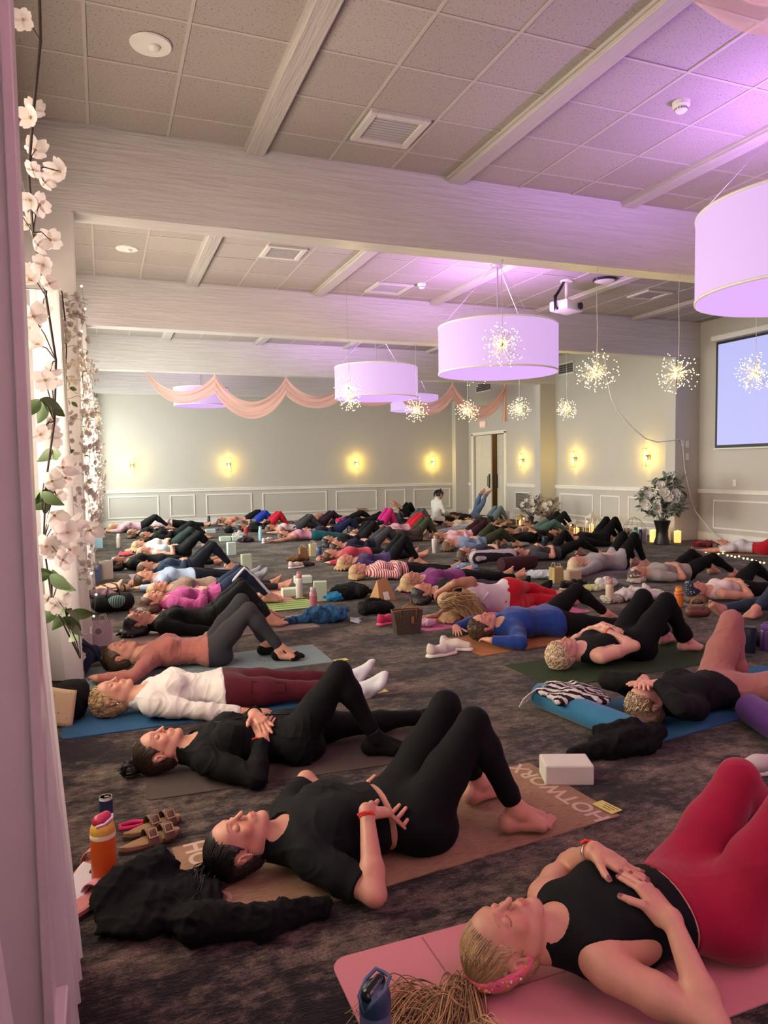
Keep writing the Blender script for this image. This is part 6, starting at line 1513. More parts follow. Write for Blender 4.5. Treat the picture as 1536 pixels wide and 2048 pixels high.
def shoe(xy, rz, upper, sole, label, z=0., tilt=None, lace='#e8e4e0', group=None, parts=True):
    o = empty('sneaker', (xy[0], xy[1], z), label, 'shoe', group, math.radians(rz))
    blob('upper', M_fab(upper, .6), o, [cap((-.085, 0, .062), .037, (.02, .0, .052), .038, .03), cap((.02, 0, .050), .038, (.105, .006, .042), .031, .03), cap((-.088, 0, .05), .036, (-.09, 0, .095), .030, .02)], .006, cuts=[ell((-.055, 0, .118), (.055, .026, .045))], flat=False)
    blob('sole', M_plain(sole, .6, name='rubber'), o, [cap((-.092, 0, .018), .040, (.02, -.004, .016), .036, .02), cap((.02, -.004, .016), .036, (.112, .004, .020), .036, .02)], .006, cuts=[], flat=True).scale = (1.03, 1.05, .62)
    m = MB()
    for k in range(5): m.tube([(.012 + .016 * k, -.026, .078 - .004 * k), (.016 + .016 * k, 0, .092 - .005 * k), (.012 + .016 * k, .026, .078 - .004 * k)], .0032, 5)
    m.obj('laces', M_fab(lace, .8), o, smooth=True)['kind'] = 'stuff'
    return o
def sandal(xy, rz, strap, bed, label, straps=2, buckle=BRASS, z=0., group=None, L=.25):
    o = empty('sandal', (xy[0], xy[1], z), label, 'sandal', group, math.radians(rz)); out = []
    for k in range(28):
        a = k / 28 * 6.283; c, s = math.cos(a), math.sin(a); out.append((c * L / 2 + .0, s * (.036 + .010 * c), 0))
    def slab(z0, z1, k, nm, mt):
        mb = MB(); lo = [mb.bm.verts.new((p[0] * k, p[1] * k, z0)) for p in out]; hi = [mb.bm.verts.new((p[0] * k, p[1] * k, z1 + (.006 if abs(p[0]) > L * .4 else 0))) for p in out]
        for i in range(28): mb.bm.faces.new((lo[i], lo[(i + 1) % 28], hi[(i + 1) % 28], hi[i]))
        mb.bm.faces.new(lo[::-1]); mb.bm.faces.new(hi); mb.obj(nm, mt, o)
    slab(0, .012, 1., 'sole', M_plain('#3a3028', .8, name='rubber_sole')); slab(.012, .026, .97, 'footbed', M_plain(bed, .75, name='footbed', bump=(120, .15)))
    sm = M_plain(strap, .6, name='strap_leather')
    for k in range(straps):
        x = .065 - .065 * k; P = []
        for j in (-1, 1):
            P.append([(x + j * .021, math.cos(a) * .049, .012 + math.sin(a) * .058) for a in np.linspace(0, math.pi, 15)])
        st = MB().grid(P).obj('strap', sm, o, smooth=True); so = st.modifiers.new('thickness', 'SOLIDIFY'); so.thickness = .004
        m = MB(); c = Vector((x, -.030, .060)); R = Matrix.Rotation(.85, 4, 'X')
        for (dx, dy, lx, ly) in ((-.016, 0, .004, .034), (.016, 0, .004, .034), (0, -.016, .034, .004), (0, .016, .034, .004)): m.box(c + R @ Vector((dx, dy, .004)), (lx, ly, .004), R=R)
        m.obj('buckle', buckle, st)
    return o
# --- beside the nearest people
o = empty('water_bottle', (*(-0.044, 2.666), 0), 'orange water bottle with mustard shoulder and pink lid beside the black jacket', 'bottle', rotz=.4)
MB().lathe([(.036, 0), (.0405, .005), (.042, .02), (.0425, .19), (.042, .198)], n=40).obj('bottle_body', M_plain('#c4541c', .45, name='orange_paint'), o, smooth=True, ang=50)
MB().lathe([(.0428, .198), (.0432, .200), (.0432, .212), (.0425, .214)], n=40).obj('bottle_band', M_plain('#e6d9b8', .5, name='cream_paint'), o, smooth=True, ang=50)
MB().lathe([(.0425, .214), (.0425, .222), (.040, .236), (.034, .247), (.030, .25), (0, .25)], n=40).obj('bottle_shoulder', M_plain('#c79a3e', .5, name='mustard_paint'), o, smooth=True, ang=50)
blob('lid', M_plain('#a8234a', .4, name='pink_lid'), o, [cap((-.012, 0, .255), .024, (.014, 0, .266), .018, .02)], .004, flat=False); MB().tube([(.034, .02, .243), (.036, 0, .262), (.026, -.022, .262), (-.005, -.032, .252), (-.03, -.02, .247)], .0055, 8).obj('lid_rim', M_plain('#c9a6c4', .4, name='lilac_plastic'), o, smooth=True)
o = empty('drink_can', (*(-0.035, 3.140), 0), 'slim white and navy drink can behind the orange bottle', 'can'); MB().lathe([(.022, 0), (.0265, .008), (.0265, .125), (.0235, .134)], n=32).obj('can_body', M_plain('#d9d6d0', .35, .2, 'can_paint'), o, smooth=True, ang=50)
MB().lathe([(.0267, .06), (.0268, .061), (.0268, .124), (.0267, .125)], n=32).obj('can_label', M_plain('#1d2c4c', .4, name='navy_label'), o, smooth=True); MB().lathe([(.0235, .134), (.0245, .137), (.0225, .137), (.021, .133), (0, .133)], n=32).obj('can_lid', M_plain('#b9b5ae', .3, .9, 'aluminium'), o, smooth=True, ang=40); MB().box((.004, 0, .1345), (.018, .010, .002), bev=.0009).obj('pull_tab', M_plain('#b9b5ae', .3, .9, 'aluminium'), o)
sandal((0.124, 2.927), 18, '#5c4433', '#8a6a48', 'brown two-strap sandal nearer the tan mat, behind the orange bottle', group='brown sandals'); sandal((0.140, 3.040), 20, '#5c4433', '#8a6a48', 'brown two-strap sandal farther from the tan mat, beside the pink pouch', group='brown sandals')
sandal((-0.109, 2.788), 62, '#d08c7c', '#c98a74', 'pink sandal with wide strap, left of the orange bottle', 1, M_plain('#d08c7c', .5, name='pink_buckle')); sandal((-0.115, 2.564), 50, '#c98088', '#c07a78', 'pink sandal with square buckle beside the black jacket', 1, M_plain('#cf8f92', .4, name='pink_buckle2'))
o = empty('smartphone', (*(-0.122, 2.666), .045), 'white smartphone propped across a pink sandal', 'phone'); q = MB().box((0, 0, 0), (.075, .15, .008), bev=.003).obj('phone_body', M_plain('#d8d8dc', .25, name='phone_glass'), o); o.rotation_euler = (.35, .25, -.5); MB().box((.02, .055, .0055), (.028, .03, .004), bev=.0015).obj('camera_bump', BLACKM, o)
tag(MB().tube([(0, 0, .008), (.05, .01, .010), (.10, .0, .008), (.105, -.03, .009), (.05, -.035, .008), (0, -.03, .008), (0, 0, .008)], .009, 8).obj('headband_loop', M_fab('#c01c5c', .6), None, (*(0.016, 3.124), 0), smooth=True), 'hot pink fabric loop lying behind the brown sandals', 'headband')
BLK = M_fab('#08080a', .85, fold=.012)
cloth_pile((0.130, 2.444), .26, .19, .135, BLK, 'crumpled black jacket beside the orange bottle, one sleeve trailing on the carpet', 'jacket', 'jacket', 3, 18, -8, .010, 16, .008, [cap((.12, -.16, .05), .07, (.33, -.20, .045), .055, .04), cap((.33, -.20, .045), .055, (.52, -.15, .035), .040, .03), cap((-.15, .05, .07), .07, (-.02, .12, .10), .07, .04)])
yoga_block((1.991, 2.789), -22, '#c9cbbd', 'pale yoga block alone on the carpet past the woven tan mat')
TAGM = M_plain('#c9c26a', .7, name='yellow_card')
def paper_tag(xy, rz, label, z=.004):
    o = empty('paper_tag', (xy[0], xy[1], z), label, 'tag', rotz=math.radians(rz)); MB().box((0, 0, 0), (.11, .065, .0015)).obj('card', TAGM, o)
    for k in range(3): MB().box((-.01, -.018 + .016 * k, .0012), (.07 - .012 * k, .005, .0006)).obj('printed_line', M_plain('#6a6a3a', .8, name='card_ink'), o)
paper_tag((1.974, 2.471), 100, 'yellow paper tag on the corner of the woven tan mat', .009); paper_tag((1.655, 4.386), 8, 'yellow paper tag by the white socks'); paper_tag((1.666, 5.238), 6, 'yellow paper tag at the end of the grey-green printed mat'); paper_tag((4.499, 6.002), 5, 'yellow paper tag at the end of the pink mat'); paper_tag((2.067, 8.013), 3, 'small cream tag beside the green-streaked towel')
# bottle cut by the bottom edge
p = (0.561, 1.544); o = empty('water_bottle', (*p, 0), 'slate blue water bottle with dark flip lid, at the corner of the pink mat', 'bottle', rotz=.5)
MB().lathe([(.034, 0), (.037, .006), (.038, .18), (.037, .192)], n=36).obj('bottle_body', M_plain('#55617c', .4, name='slate_paint'), o, smooth=True, ang=50); MB().lathe([(.0375, .192), (.0385, .196), (.038, .225), (.034, .245), (.02, .256), (0, .258)], n=36).obj('lid', M_plain('#253a52', .35, name='navy_lid'), o, smooth=True, ang=50)
blob('flip_spout', M_plain('#14181f', .15, name='gloss_spout'), o, [cap((-.020, 0, .238), .020, (.018, 0, .254), .015, .015)], .004, flat=False); MB().tube([(-.036, 0, .20), (-.034, -.02, .235), (0, -.030, .252), (.030, -.022, .266), (.036, 0, .262), (.030, .022, .266), (0, .030, .252), (-.034, .02, .235), (-.036, 0, .20)], .005, 8).obj('carry_loop', M_plain('#4a5c78', .4, name='loop_plastic'), o, smooth=True)
# by the window, beside the people in the first rows
NAVY = M_fab('#16233f', .8, fold=.01)
o = empty('tote_bag', (*(-0.240, 5.661), 0), 'navy tote bag with a white flower print slumped against the curtain', 'bag'); blob('bag_body', NAVY, o, [ell((0, 0, .13), (.13, .16, .15), None, .05), cap((-.06, -.05, .2), .05, (.12, .1, .12), .07, .04)], .009, .006, 12)
fo = link('printed_flower', flower_mesh(.055, 5, .1), o, (.03, -.155, .17)); fo.rotation_euler = (1.35, 0, .3); MB().tube([(.02, -.1, .26), (.12, -.12, .22), (.2, -.1, .08), (.22, -.05, .03)], .012, 8).obj('bag_strap', M_fab('#0c1424', .8), o, smooth=True)
o = empty('shopping_bag', (*(-0.235, 4.660), 0), 'black bag with a beige printed pocket on the corner of the blue mat', 'bag'); blob('bag_body', M_fab('#0c0c0e', .8, fold=.01), o, [ell((0, 0, .10), (.11, .13, .13), None, .04), cap((-.05, 0, .12), .08, (.05, .05, .15), .07, .04)], .009, .006, 12, 3.)
Pk = [[(-.15 + .17 * u + .03 * v, -.165 - .015 * math.sin(3.14 * u) + .05 * v, .05 + .20 * v - .05 * u) for u in [k / 8 for k in range(9)]] for v in [k / 8 for k in range(9)]]
pk = MB().grid(Pk).obj('printed_pocket', M_tex('#c9b48c', '#93805c', (70,) * 3, thr=.66, name='printed_canvas'), o, smooth=True); pk.modifiers.new('thickness', 'SOLIDIFY').thickness = .005
gift_bag((-0.044, 6.555), .15, .08, .21, '#d4c8c2', 'white paper gift bag with twine handles and round tag, beside the person all in black', -8, tagc='#d8cfc8')
o = empty('duffel_bag', (*(0.051, 8.073), 0), 'black duffel bag with a pale hatched panel behind the white gift bag', 'bag', rotz=.2); o.scale = (.78,) * 3; blob('bag_body', M_fab('#121416', .8, fold=.01), o, [cap((-.16, 0, .13), .12, (.16, 0, .13), .13, .03)], .012, .005, 12); blob('hatched_panel', M_tex('#2a4a48', '#9ab0a8', axis=0, per=46, name='hatched_cloth', thr=.3, mode='stripe'), o, [ell((.04, -.09, .15), (.14, .05, .09), None, .02)], .010, flat=False); MB().tube([(-.1, -.08, .22), (-.08, -.1, .34), (.06, -.1, .34), (.08, -.08, .23)], .010, 8).obj('bag_strap', BLACKM, o, smooth=True)
cloth_pile((0.062, 9.393), .26, .2, .17, M_tex('#b39a86', '#4a3428', axis=0, per=9, mode='stripe', thr=.25, name='striped_blanket'), 'striped beige and brown blanket folded beside the hatched duffel', 'blanket', 'folded_blanket', 5, 10, 20, .008, 9)
cloth_pile((-0.052, 9.069), .17, .14, .15, M_tex('#5a4a4c', '#7c5a66', (6,) * 3, name='mottled_scarf'), 'mottled grey-pink scarf bundled against the curtain', 'scarf', 'scarf_bundle', 6, 9)
gift_bag((-0.001, 10.625), .17, .10, .25, '#c4b8aa', 'plain pale paper bag standing beside the person in the black hoodie', 6, handles=False, z=0); gift_bag((-0.129, 10.589), .13, .09, .22, '#5a6c8c', 'blue paper bag next to the plain pale bag', 6, handles=False)
gift_bag((-0.125, 15.065), .16, .10, .22, '#8fb4c0', 'light blue carton with a straw among the shoes by the curtain', 0, handles=False, name='carton', cat='carton')
for k, (u, v, c) in enumerate(((222, 1106, '#c9b9b0'), (238, 1110, '#bfaea8'), (205, 1118, '#8a6040'))): shoe((.05 + .30 * k, 11.9 - .25 * k), 30 + 40 * k, c, '#c9c0b8', ['pale sneaker nearest the light blue carton', 'pale chunky sneaker in the shoe heap near the curtain', 'tan shoe in the shoe heap near the curtain'][k])
cloth_pile((0.072, 12.070), .22, .16, .13, M_fab('#9aa0a6', .85, fold=.01), 'grey-white jacket heaped beside the shoes by the curtain', 'jacket', 'jacket', 8, 10); cloth_pile((0.333, 13.384), .16, .12, .10, M_fab('#a83a4c', .85), 'small red sweater on the floor between the tumbler and the heads', 'sweater', 'sweater', 9, 8)
bottle((0.247, 14.864), .045, .30, '#b0a098', '#c9c0b8', 'frosted tumbler standing beside the light blue carton', name='water_bottle', kind='none')
cloth_pile((0.161, 20.664), .28, .22, .42, M_fab('#0c0d10', .8, fold=.012), 'black backpack slumped against the end wall near the corner', 'backpack', 'backpack', 11, 10, 0, .012, 9, .016)
o = empty('wicker_basket', (*(0.515, 20.642), 0), 'wicker basket with paper parcels beside the black backpack', 'basket'); m = MB()
for k in range(9): m.lathe([(.15 + .003 * k, .022 * k), (.162 + .003 * k, .022 * k + .011), (.15 + .003 * k, .022 * k + .022)], n=20)
m.obj('basket_weave', M_plain('#5a4028', .8, name='wicker'), o, smooth=True); MB().box((-.05, 0, .25), (.16, .18, .14), bev=.01).obj('parcel', M_plain('#a08468', .8, name='kraft_paper'), o); MB().box((.09, .02, .27), (.12, .16, .18), bev=.01).obj('parcel', M_plain('#b49c84', .8, name='kraft_paper2'), o)
bottle((2.600, 19.576), .04, .30, '#22304a', '#15202f', 'dark blue bottle standing in the aisle near the end wall', kind='none'); cloth_pile((2.580, 18.162), .10, .08, .08, M_fab('#6a5c9c', .8), 'small violet bundle beside the dark blue bottle', 'clothing', 'clothing_bundle', 12, 6)
yoga_block((2.335, 17.356), 0, '#b8c8c6', 'pale blue-grey block under the violet bundle'); yoga_block((2.342, 15.224), 3, MINT, 'mint block lying flat in the aisle, end to end with another'); yoga_block((2.588, 15.204), 3, MINT, 'mint block lying flat beside the plum scarf'); yoga_block((2.050, 12.640), 8, '#bfd6d2', 'pale aqua block standing upright behind the teal jacket knees', True); yoga_block((1.958, 10.734), 6, '#a9b79c', 'sage green block standing beside bent navy knees', True)
bottle((3.014, 14.849), .04, .31, '#8fb9c6', '#a8ccd4', 'light blue bottle standing by the plum scarf', kind='loop'); tumbler((2.998, 16.393), .04, .05, .17, '#b8343c', '#b8343c', 'red lidded mug beside the grey jackets', straw=False)
cloth_pile((2.702, 14.792), .22, .14, .14, M_fab('#33222e', .85, fold=.01), 'plum scarf heap next to the light blue bottle', 'scarf', 'scarf_bundle', 13, 8); cloth_pile((2.787, 15.970), .20, .14, .16, M_fab('#b0a4a4', .85, fold=.01), 'pale grey jacket heaped behind the plum scarf', 'jacket', 'jacket', 14, 8); cloth_pile((2.733, 17.126), .14, .12, .18, M_fab('#101012', .85), 'black cap and scarf bundle in front of grey t-shirt', 'clothing', 'clothing_bundle', 15, 6)
shoe((3.040, 14.381), 40, '#c9bcb8', '#d8d0cc', 'white and red sneaker nearest the light blue bottle', group='white and red sneakers'); shoe((3.157, 14.540), 55, '#c9bcb8', '#d8d0cc', 'white and red sneaker touching the orchid top sleeve', group='white and red sneakers')
# middle aisle
o = empty('towel', (*(1.820, 7.598), .0), 'green streaked towel at the foot of a mat in the aisle', 'towel', rotz=.05); MB().box((0, 0, .006), (.62, .50, .012), bev=.004).obj('towel_cloth', M_tex('#6c8a50', '#a9bc7c', axis=1, per=9, mode='stripe', thr=.45, name='streaked_towel'), o)
tag(MB().box((0, 0, .005), (.5, .42, .01), bev=.003).obj('towel', M_fab('#c78f7e', .85), None, (*(1.837, 8.417), 0), rotz=.04), 'flat peach towel past the bent knees of the fuchsia row', 'towel')
yoga_block((2.229, 7.728), -12, '#a9bba6', 'sage block standing on end beside the pink and steel bottle', True); yoga_block((2.010, 8.184), -4, '#bdd0b8', 'mint block lying flat in front of the tall white bottle'); yoga_block((2.382, 9.062), -6, '#b4c6b4', 'mint block lying behind the tall white bottle')
bottle((2.070, 8.047), .040, .30, '#d0c8c4', '#b87c84', 'tall white bottle with a rose cap among the mint blocks', kind='loop'); bottle((2.002, 7.210), .040, .27, '#b06a78', '#a89c98', 'pink and steel bottle beside the sage block', kind='none', band_c='#a89c98')
o = cloth_pile((1.985, 6.650), .24, .16, .22, M_tex('#2f6690', '#0f1d38', (13,) * 3, name='blue_shawl', mode='tie'), 'blue patterned shawl with fringe heaped on the carpet', 'shawl', 'shawl', 17, 14, -18, .012, 13, .009, [cap((-.2, -.05, .05), .05, (-.42, -.12, .03), .03, .03)])
rg = random.Random(4); m = MB()
for k in range(16): a = -.9 + k * .05; m.tube([(.22, -.10 + k * .012, .02), (.27, -.12 + k * .014, .008), (.31 + rg.uniform(-.01, .02), -.13 + k * .016, .004)], .003, 4)
m.obj('fringe', M_fab('#b8c0c8', .9), o)['kind'] = 'stuff'
cloth_pile((2.600, 7.792), .30, .22, .24, BLK, 'black backpack with grey straps lying beside the blonde head', 'backpack', 'backpack', 18, 12, 10, .010, 11, .011); cloth_pile((2.421, 7.704), .20, .13, .15, M_fab('#1878a8', .7, fold=.01), 'bright blue jacket wedged under the black backpack', 'jacket', 'jacket', 19, 9, 30); cloth_pile((2.567, 6.857), .24, .18, .19, M_fab('#0a0a0c', .8, fold=.012), 'black bag slumped in front of the kraft paper bag', 'bag', 'bag', 20, 12, -10, .010, 12, .010)
o = empty('paper_bag', (*(2.881, 7.483), 0), 'kraft paper bag tipped into a tent shape among the black bags', 'bag', rotz=.4); m = MB(); v = [m.bm.verts.new(p) for p in ((-.13, -.09, 0), (.13, -.09, 0), (.13, .09, 0), (-.13, .09, 0), (-.08, 0, .24), (.07, 0, .25))]
for f in ((0, 1, 5, 4), (2, 3, 4, 5), (1, 2, 5), (3, 0, 4), (3, 2, 1, 0)): m.bm.faces.new([v[i] for i in f])
m.obj('bag_body', M_plain('#a97f52', .75, name='kraft_paper'), o); MB().box((-.02, -.085, .06), (.08, .006, .09), R=Matrix.Rotation(-.35, 4, 'X')).obj('printed_label', WHITE, o)
# monogram tote
def tote(xy, rz):
    o = empty('handbag', (xy[0], xy[1], 0), 'dark brown open tote with tan leather handles and a small hanging tag', 'bag', rotz=math.radians(rz)); mt = M_print('#33291d', ['#4c3f2c', '#33291d'], 70, 'printed_canvas'); mb = MB(); R = []
    for (z, w, d) in ((0, .30, .15), (.10, .33, .15), (.20, .37, .13), (.25, .385, .11)):
        R.append([mb.bm.verts.new(p) for p in [(-w / 2, -d / 2, z), (-w / 4, -d * .54, z), (0, -d * .55, z), (w / 4, -d * .54, z), (w / 2, -d / 2, z), (w / 2 * .96, 0, z - (.02 if z > .2 else 0)), (w / 2, d / 2, z), (0, d * .55, z), (-w / 2, d / 2, z), (-w / 2 * .96, 0, z - (.02 if z > .2 else 0))]])
    for i in range(3):
        for k in range(10): mb.bm.faces.new((R[i][k], R[i][(k + 1) % 10], R[i + 1][(k + 1) % 10], R[i + 1][k]))
    mb.bm.faces.new(R[0][::-1]); b_ = mb.obj('bag_body', mt, o, smooth=True, ang=60); b_.modifiers.new('thickness', 'SOLIDIFY').thickness = .006
    tan = M_plain('#8a5530', .5, name='tan_leather')
    for s in (-1, 1): MB().tube([(-.10, s * .075, .15), (-.10, s * .08, .25), (-.075, s * .10, .36 if s > 0 else .30), (.0, s * .12, .40 if s > 0 else .33), (.075, s * .10, .36 if s > 0 else .30), (.10, s * .08, .25), (.10, s * .075, .15)], .0065, 8).obj('handle', tan, o, smooth=True)
    MB().tube([(-.19, -.055, .248), (0, -.062, .252), (.19, -.055, .248), (.186, 0, .232), (.19, .055, .248), (0, .062, .252), (-.19, .055, .248), (-.186, 0, .232), (-.19, -.055, .248)], .005, 6).obj('leather_trim', tan, o, smooth=True); MB().box((.05, -.084, .15), (.035, .006, .07), bev=.002).obj('hanging_tag', tan, o); MB().ball((.02, 0, .20), .06, 10, 8, (1.6, .7, .8)).obj('tissue', M_fab('#a83838', .8), o, smooth=True); return o
tote((2.494, 5.878), -4).scale = (.72, .72, .86)
shoe((2.473, 6.299), 25, '#b82858', '#d04a78', 'hot pink sneaker half hidden behind the dark brown tote', lace='#b82858'); cloth_pile((2.751, 6.074), .12, .10, .10, M_fab('#c9a8b4', .8), 'pale pink cloth bundle beside the dark brown tote', 'clothing', 'clothing_bundle', 21, 7)
shoe((2.426, 5.040), 6, '#c8bcb4', '#d8cec4', 'white sneaker nearer the camera, beside the royal blue shirt'); shoe((2.611, 5.162), -40, '#c8bcb4', '#d8cec4', 'white sneaker touching the sleeve of the royal blue shirt')
cloth_pile((2.864, 11.305), .22, .15, .14, M_fab('#5c3c1c', .7, fold=.01), 'brown leather bag lying in front of the white sneaker', 'bag', 'leather_bag', 22, 9, 10, .007, 9); shoe((2.657, 10.498), 20, '#cbbab8', '#d8d0cc', 'white sneaker in front of the brown leather bag'); cloth_pile((2.852, 10.645), .13, .09, .10, M_fab('#2a2226', .8), 'dark scarf between the white sneaker and crimson sleeve', 'scarf', 'scarf_bundle', 23, 7)
gift_bag((3.140, 11.904), .13, .09, .15, '#8a5c38', 'brown paper bag with cream handles behind the leather bag', 4, hc='#d8c8b0'); gift_bag((3.294, 11.823), .12, .09, .21, '#c4b890', 'cream paper bag with twisted handles beside the blue tumbler', 4, hc='#d8d0b8'); bottle((3.308, 11.508), .048, .22, '#23405c', '#4a6a88', 'steel blue tumbler standing by the cream paper bag', kind='none', neck=.9); gift_bag((5.081, 15.766), .22, .12, .27, '#cbc4c0', 'white paper bag stuffed with a hot pink sweater', 4, handles=False); cloth_pile((5.081, 15.766), .16, .12, .15, M_fab('#b82460', .85, fold=.01), 'hot pink sweater bulging out of the white paper bag', 'sweater', 'sweater', 24, 9, z=.25)
tumbler((5.305, 11.241), .038, .048, .24, '#c9beb8', '#d8d0cc', 'white tumbler with handle and straw in the aisle behind periwinkle sleeve'); tumbler((6.485, 11.301), .034, .042, .20, '#8a98a4', '#a8b0b8', 'clear glass tumbler beside the grey blanket', False, False); tumbler((7.292, 10.865), .040, .050, .22, '#16243c', '#101a2c', 'navy tumbler beside the black crop top', False)
cloth_pile((4.730, 9.095), .26, .18, .17, M_tex('#8fa4bc', '#3c5c88', (10,) * 3, mode='tie', name='tie_dye'), 'blue tie-dye blanket bundled behind the bare feet', 'blanket', 'folded_blanket', 25, 11, 5, .010, 11); cloth_pile((7.135, 11.510), .26, .16, .12, M_fab('#8c8c98', .85, fold=.01), 'grey blanket spread behind the taupe boots', 'blanket', 'folded_blanket', 26, 9)
for k, u in enumerate((1032, 1046)): p = (7.641, 12.271); o = empty('boot', (p[0] + .16 * k, p[1], 0), ['taupe ankle boot beside the blush crop top', 'taupe ankle boot standing next to its twin, by the grey blanket'][k], 'boot'); blob('boot_shaft', M_fab('#7a665a', .8), o, [cap((0, 0, .08), .05, (0, 0, .24), .055, .03), cap((0, 0, .05), .045, (.10, -.08, .04), .04, .03)], .011, cuts=[ell((0, 0, .29), (.045, .045, .06))]); MB().box((.04, -.03, .012), (.2, .09, .024), rz=-.6, bev=.008).obj('boot_sole', M_plain('#c9b8a4', .7, name='rubber'), o)
# bolsters
def bolster(xy, rz, r, L, mat, label, end=None, z=0., name='bolster'):
    o = empty(name, (xy[0], xy[1], z), label, 'bolster', rotz=math.radians(rz)); mb = MB(); mb.lathe([(0, -L / 2), (r * .6, -L / 2), (r * .93, -L / 2 + .012), (r, -L / 2 + .03), (r, L / 2 - .03), (r * .93, L / 2 - .012), (r * .6, L / 2), (0, L / 2)], (0, 0, r), 28, Matrix.Rotation(math.pi / 2, 4, 'Y')); mb.obj('bolster_cover', mat, o, smooth=True, ang=40)
    if end: MB().lathe([(r * .55, 0), (r * .55, .003)], (-L / 2 - .003, 0, r), 24, Matrix.Rotation(math.pi / 2, 4, 'Y')).obj('end_patch', end, o)
    return o
bolster((5.473, 8.831), 8, .10, .62, M_fab('#3a1c26', .85), 'maroon bolster lying behind the charcoal t-shirt'); p = (5.423, 9.452); bl = blob('striped_blanket', M_tex('#b8b0b4', '#26242a', axis=1, per=11, mode='stripe', thr=.32, name='striped_wool'), None, [cap((-.30, 0, .13), .11, (.32, .03, .13), .11, .03)], .012, .004, 9, loc=(p[0], p[1], 0)); tag(bl, 'rolled black and white striped blanket beside the maroon bolster', 'blanket')
bolster((2.510, 3.345), -82, .075, .78, M_fab('#2a6a8c', .7), 'turquoise rolled mat under the black and white blanket')
p = (2.554, 3.489); q = cloth_pile(p, .26, .16, .10, M_tex('#c4bcb8', '#1a1a1e', axis=1, per=24, mode='stripe', thr=.5, name='woven_blanket'), 'black and white woven blanket draped over the turquoise roll', 'blanket', 'folded_blanket', 28, 12, -55, .008, 15, .009, z=.10); m = MB(); rg = random.Random(2)
for k in range(22): y = -.16 + k * .014; m.tube([(-.22, y, .04), (-.26, y + rg.uniform(-.01, .01), .0), (-.285, y + rg.uniform(-.015, .015), -.05)], .004, 4)
m.obj('fringe', M_fab('#c9c2be', .9), q)['kind'] = 'stuff'
cloth_pile((2.516, 2.960), .22, .17, .19, M_fab('#070708', .85, fold=.012), 'black hooded jacket heaped in front of the blue mat', 'jacket', 'jacket', 29, 16, 0, .010, 15, .008, [cap((-.1, -.05, .06), .06, (-.36, -.02, .035), .045, .04)])
# at the edge of the picture
tumbler((4.630, 4.244), .034, .042, .14, '#b07a78', '#c49490', 'pink tumbler standing on the dark bag', False, False, z=.0); tumbler((4.669, 4.141), .040, .046, .20, '#10182e', '#0c1220', 'navy lidded tumbler beside the pink tumbler', False, False)
bottle((4.844, 4.146), .045, .22, '#4a2c6a', '#6a4a94', 'purple bottle at the picture edge beside the navy tumbler', kind='loop', neck=.85); cloth_pile((4.891, 4.339), .26, .15, .13, M_fab('#15131a', .8, fold=.01), 'dark bag lying behind the pink and navy tumblers', 'bag', 'bag', 30, 11)
p = (5.242, 5.253); o = empty('handbag', (p[0], p[1], 0), 'small brown handbag with two round tan hoop handles', 'bag', rotz=-.3); blob('bag_body', M_plain('#5c3420', .5, name='brown_leather', bump=(90, .15)), o, [cap((-.07, 0, .07), .055, (.07, 0, .07), .055, .02)], .008, flat=True); 
for k, s in enumerate((-1, 1)): band('hoop_handle', V(-.03 + .06 * k, s * .05, .15), V(.1, 1, .2), .062, .008, .008, M_plain('#8a6848', .4, name='horn'), o, n=28)
o = bottle((5.493, 5.761), .046, .22, '#c47020', '#d08a34', 'orange bottle with red band and carry handle by the navy cap', band_c='#a83024', kind='loop')
# around the grey sweatshirt and the white jacket
gift_bag((5.312, 7.660), .15, .10, .20, '#a8935c', 'gold gift bag with white handles beside the black shoes', 10, hc='#d8d4cc'); p = (5.617, 7.735); yoga_block(p, 5, '#b8a488', 'cream box between the gold bag and grey sweatshirt', lying=(.2, .12, .13)); shoe((5.136, 7.121), -10, '#101012', '#c9b8a0', 'black sneaker with tan sole in front of the gold gift bag', lace='#101012'); shoe((5.361, 7.251), 10, '#101012', '#c9b8a0', 'black sneaker tucked against the cream box', lace='#d8d0c8'); cloth_pile((5.370, 8.048), .26, .18, .16, M_fab('#b9c4cc', .8, fold=.01), 'white and pale blue blanket heaped by the gold gift bag', 'blanket', 'folded_blanket', 31, 11)
cloth_pile((5.470, 6.307), .36, .20, .17, M_fab('#bcb8b6', .75, fold=.014), 'white puffy jacket spread across the carpet by the cream bottle', 'jacket', 'jacket', 32, 16, -22, .012, 11, .010); cloth_pile((5.069, 6.270), .15, .10, .12, M_tex('#b8b0a4', '#8c857a', (60,) * 3, name='chunky_knit'), 'chunky cream knit under the white puffy jacket', 'knitwear', 'knit_scarf', 33, 9, 0, .012, 26); cloth_pile((5.398, 6.993), .20, .12, .10, M_tex('#a8b070', '#c4c8b8', (9,) * 3, name='green_print', thr=.48), 'green and white printed cloth beside the cream bottle', 'clothing', 'clothing_bundle', 34, 9); cloth_pile((5.713, 7.161), .18, .12, .15, M_fab('#c4c2c6', .8, fold=.01), 'white spotted shirt bundled behind the cream bottle', 'shirt', 'clothing_bundle', 35, 9)
bottle((5.022, 6.261), .042, .27, '#c4b498', '#b88a78', 'cream bottle with pink loop standing against the white puffy jacket', kind='loop')
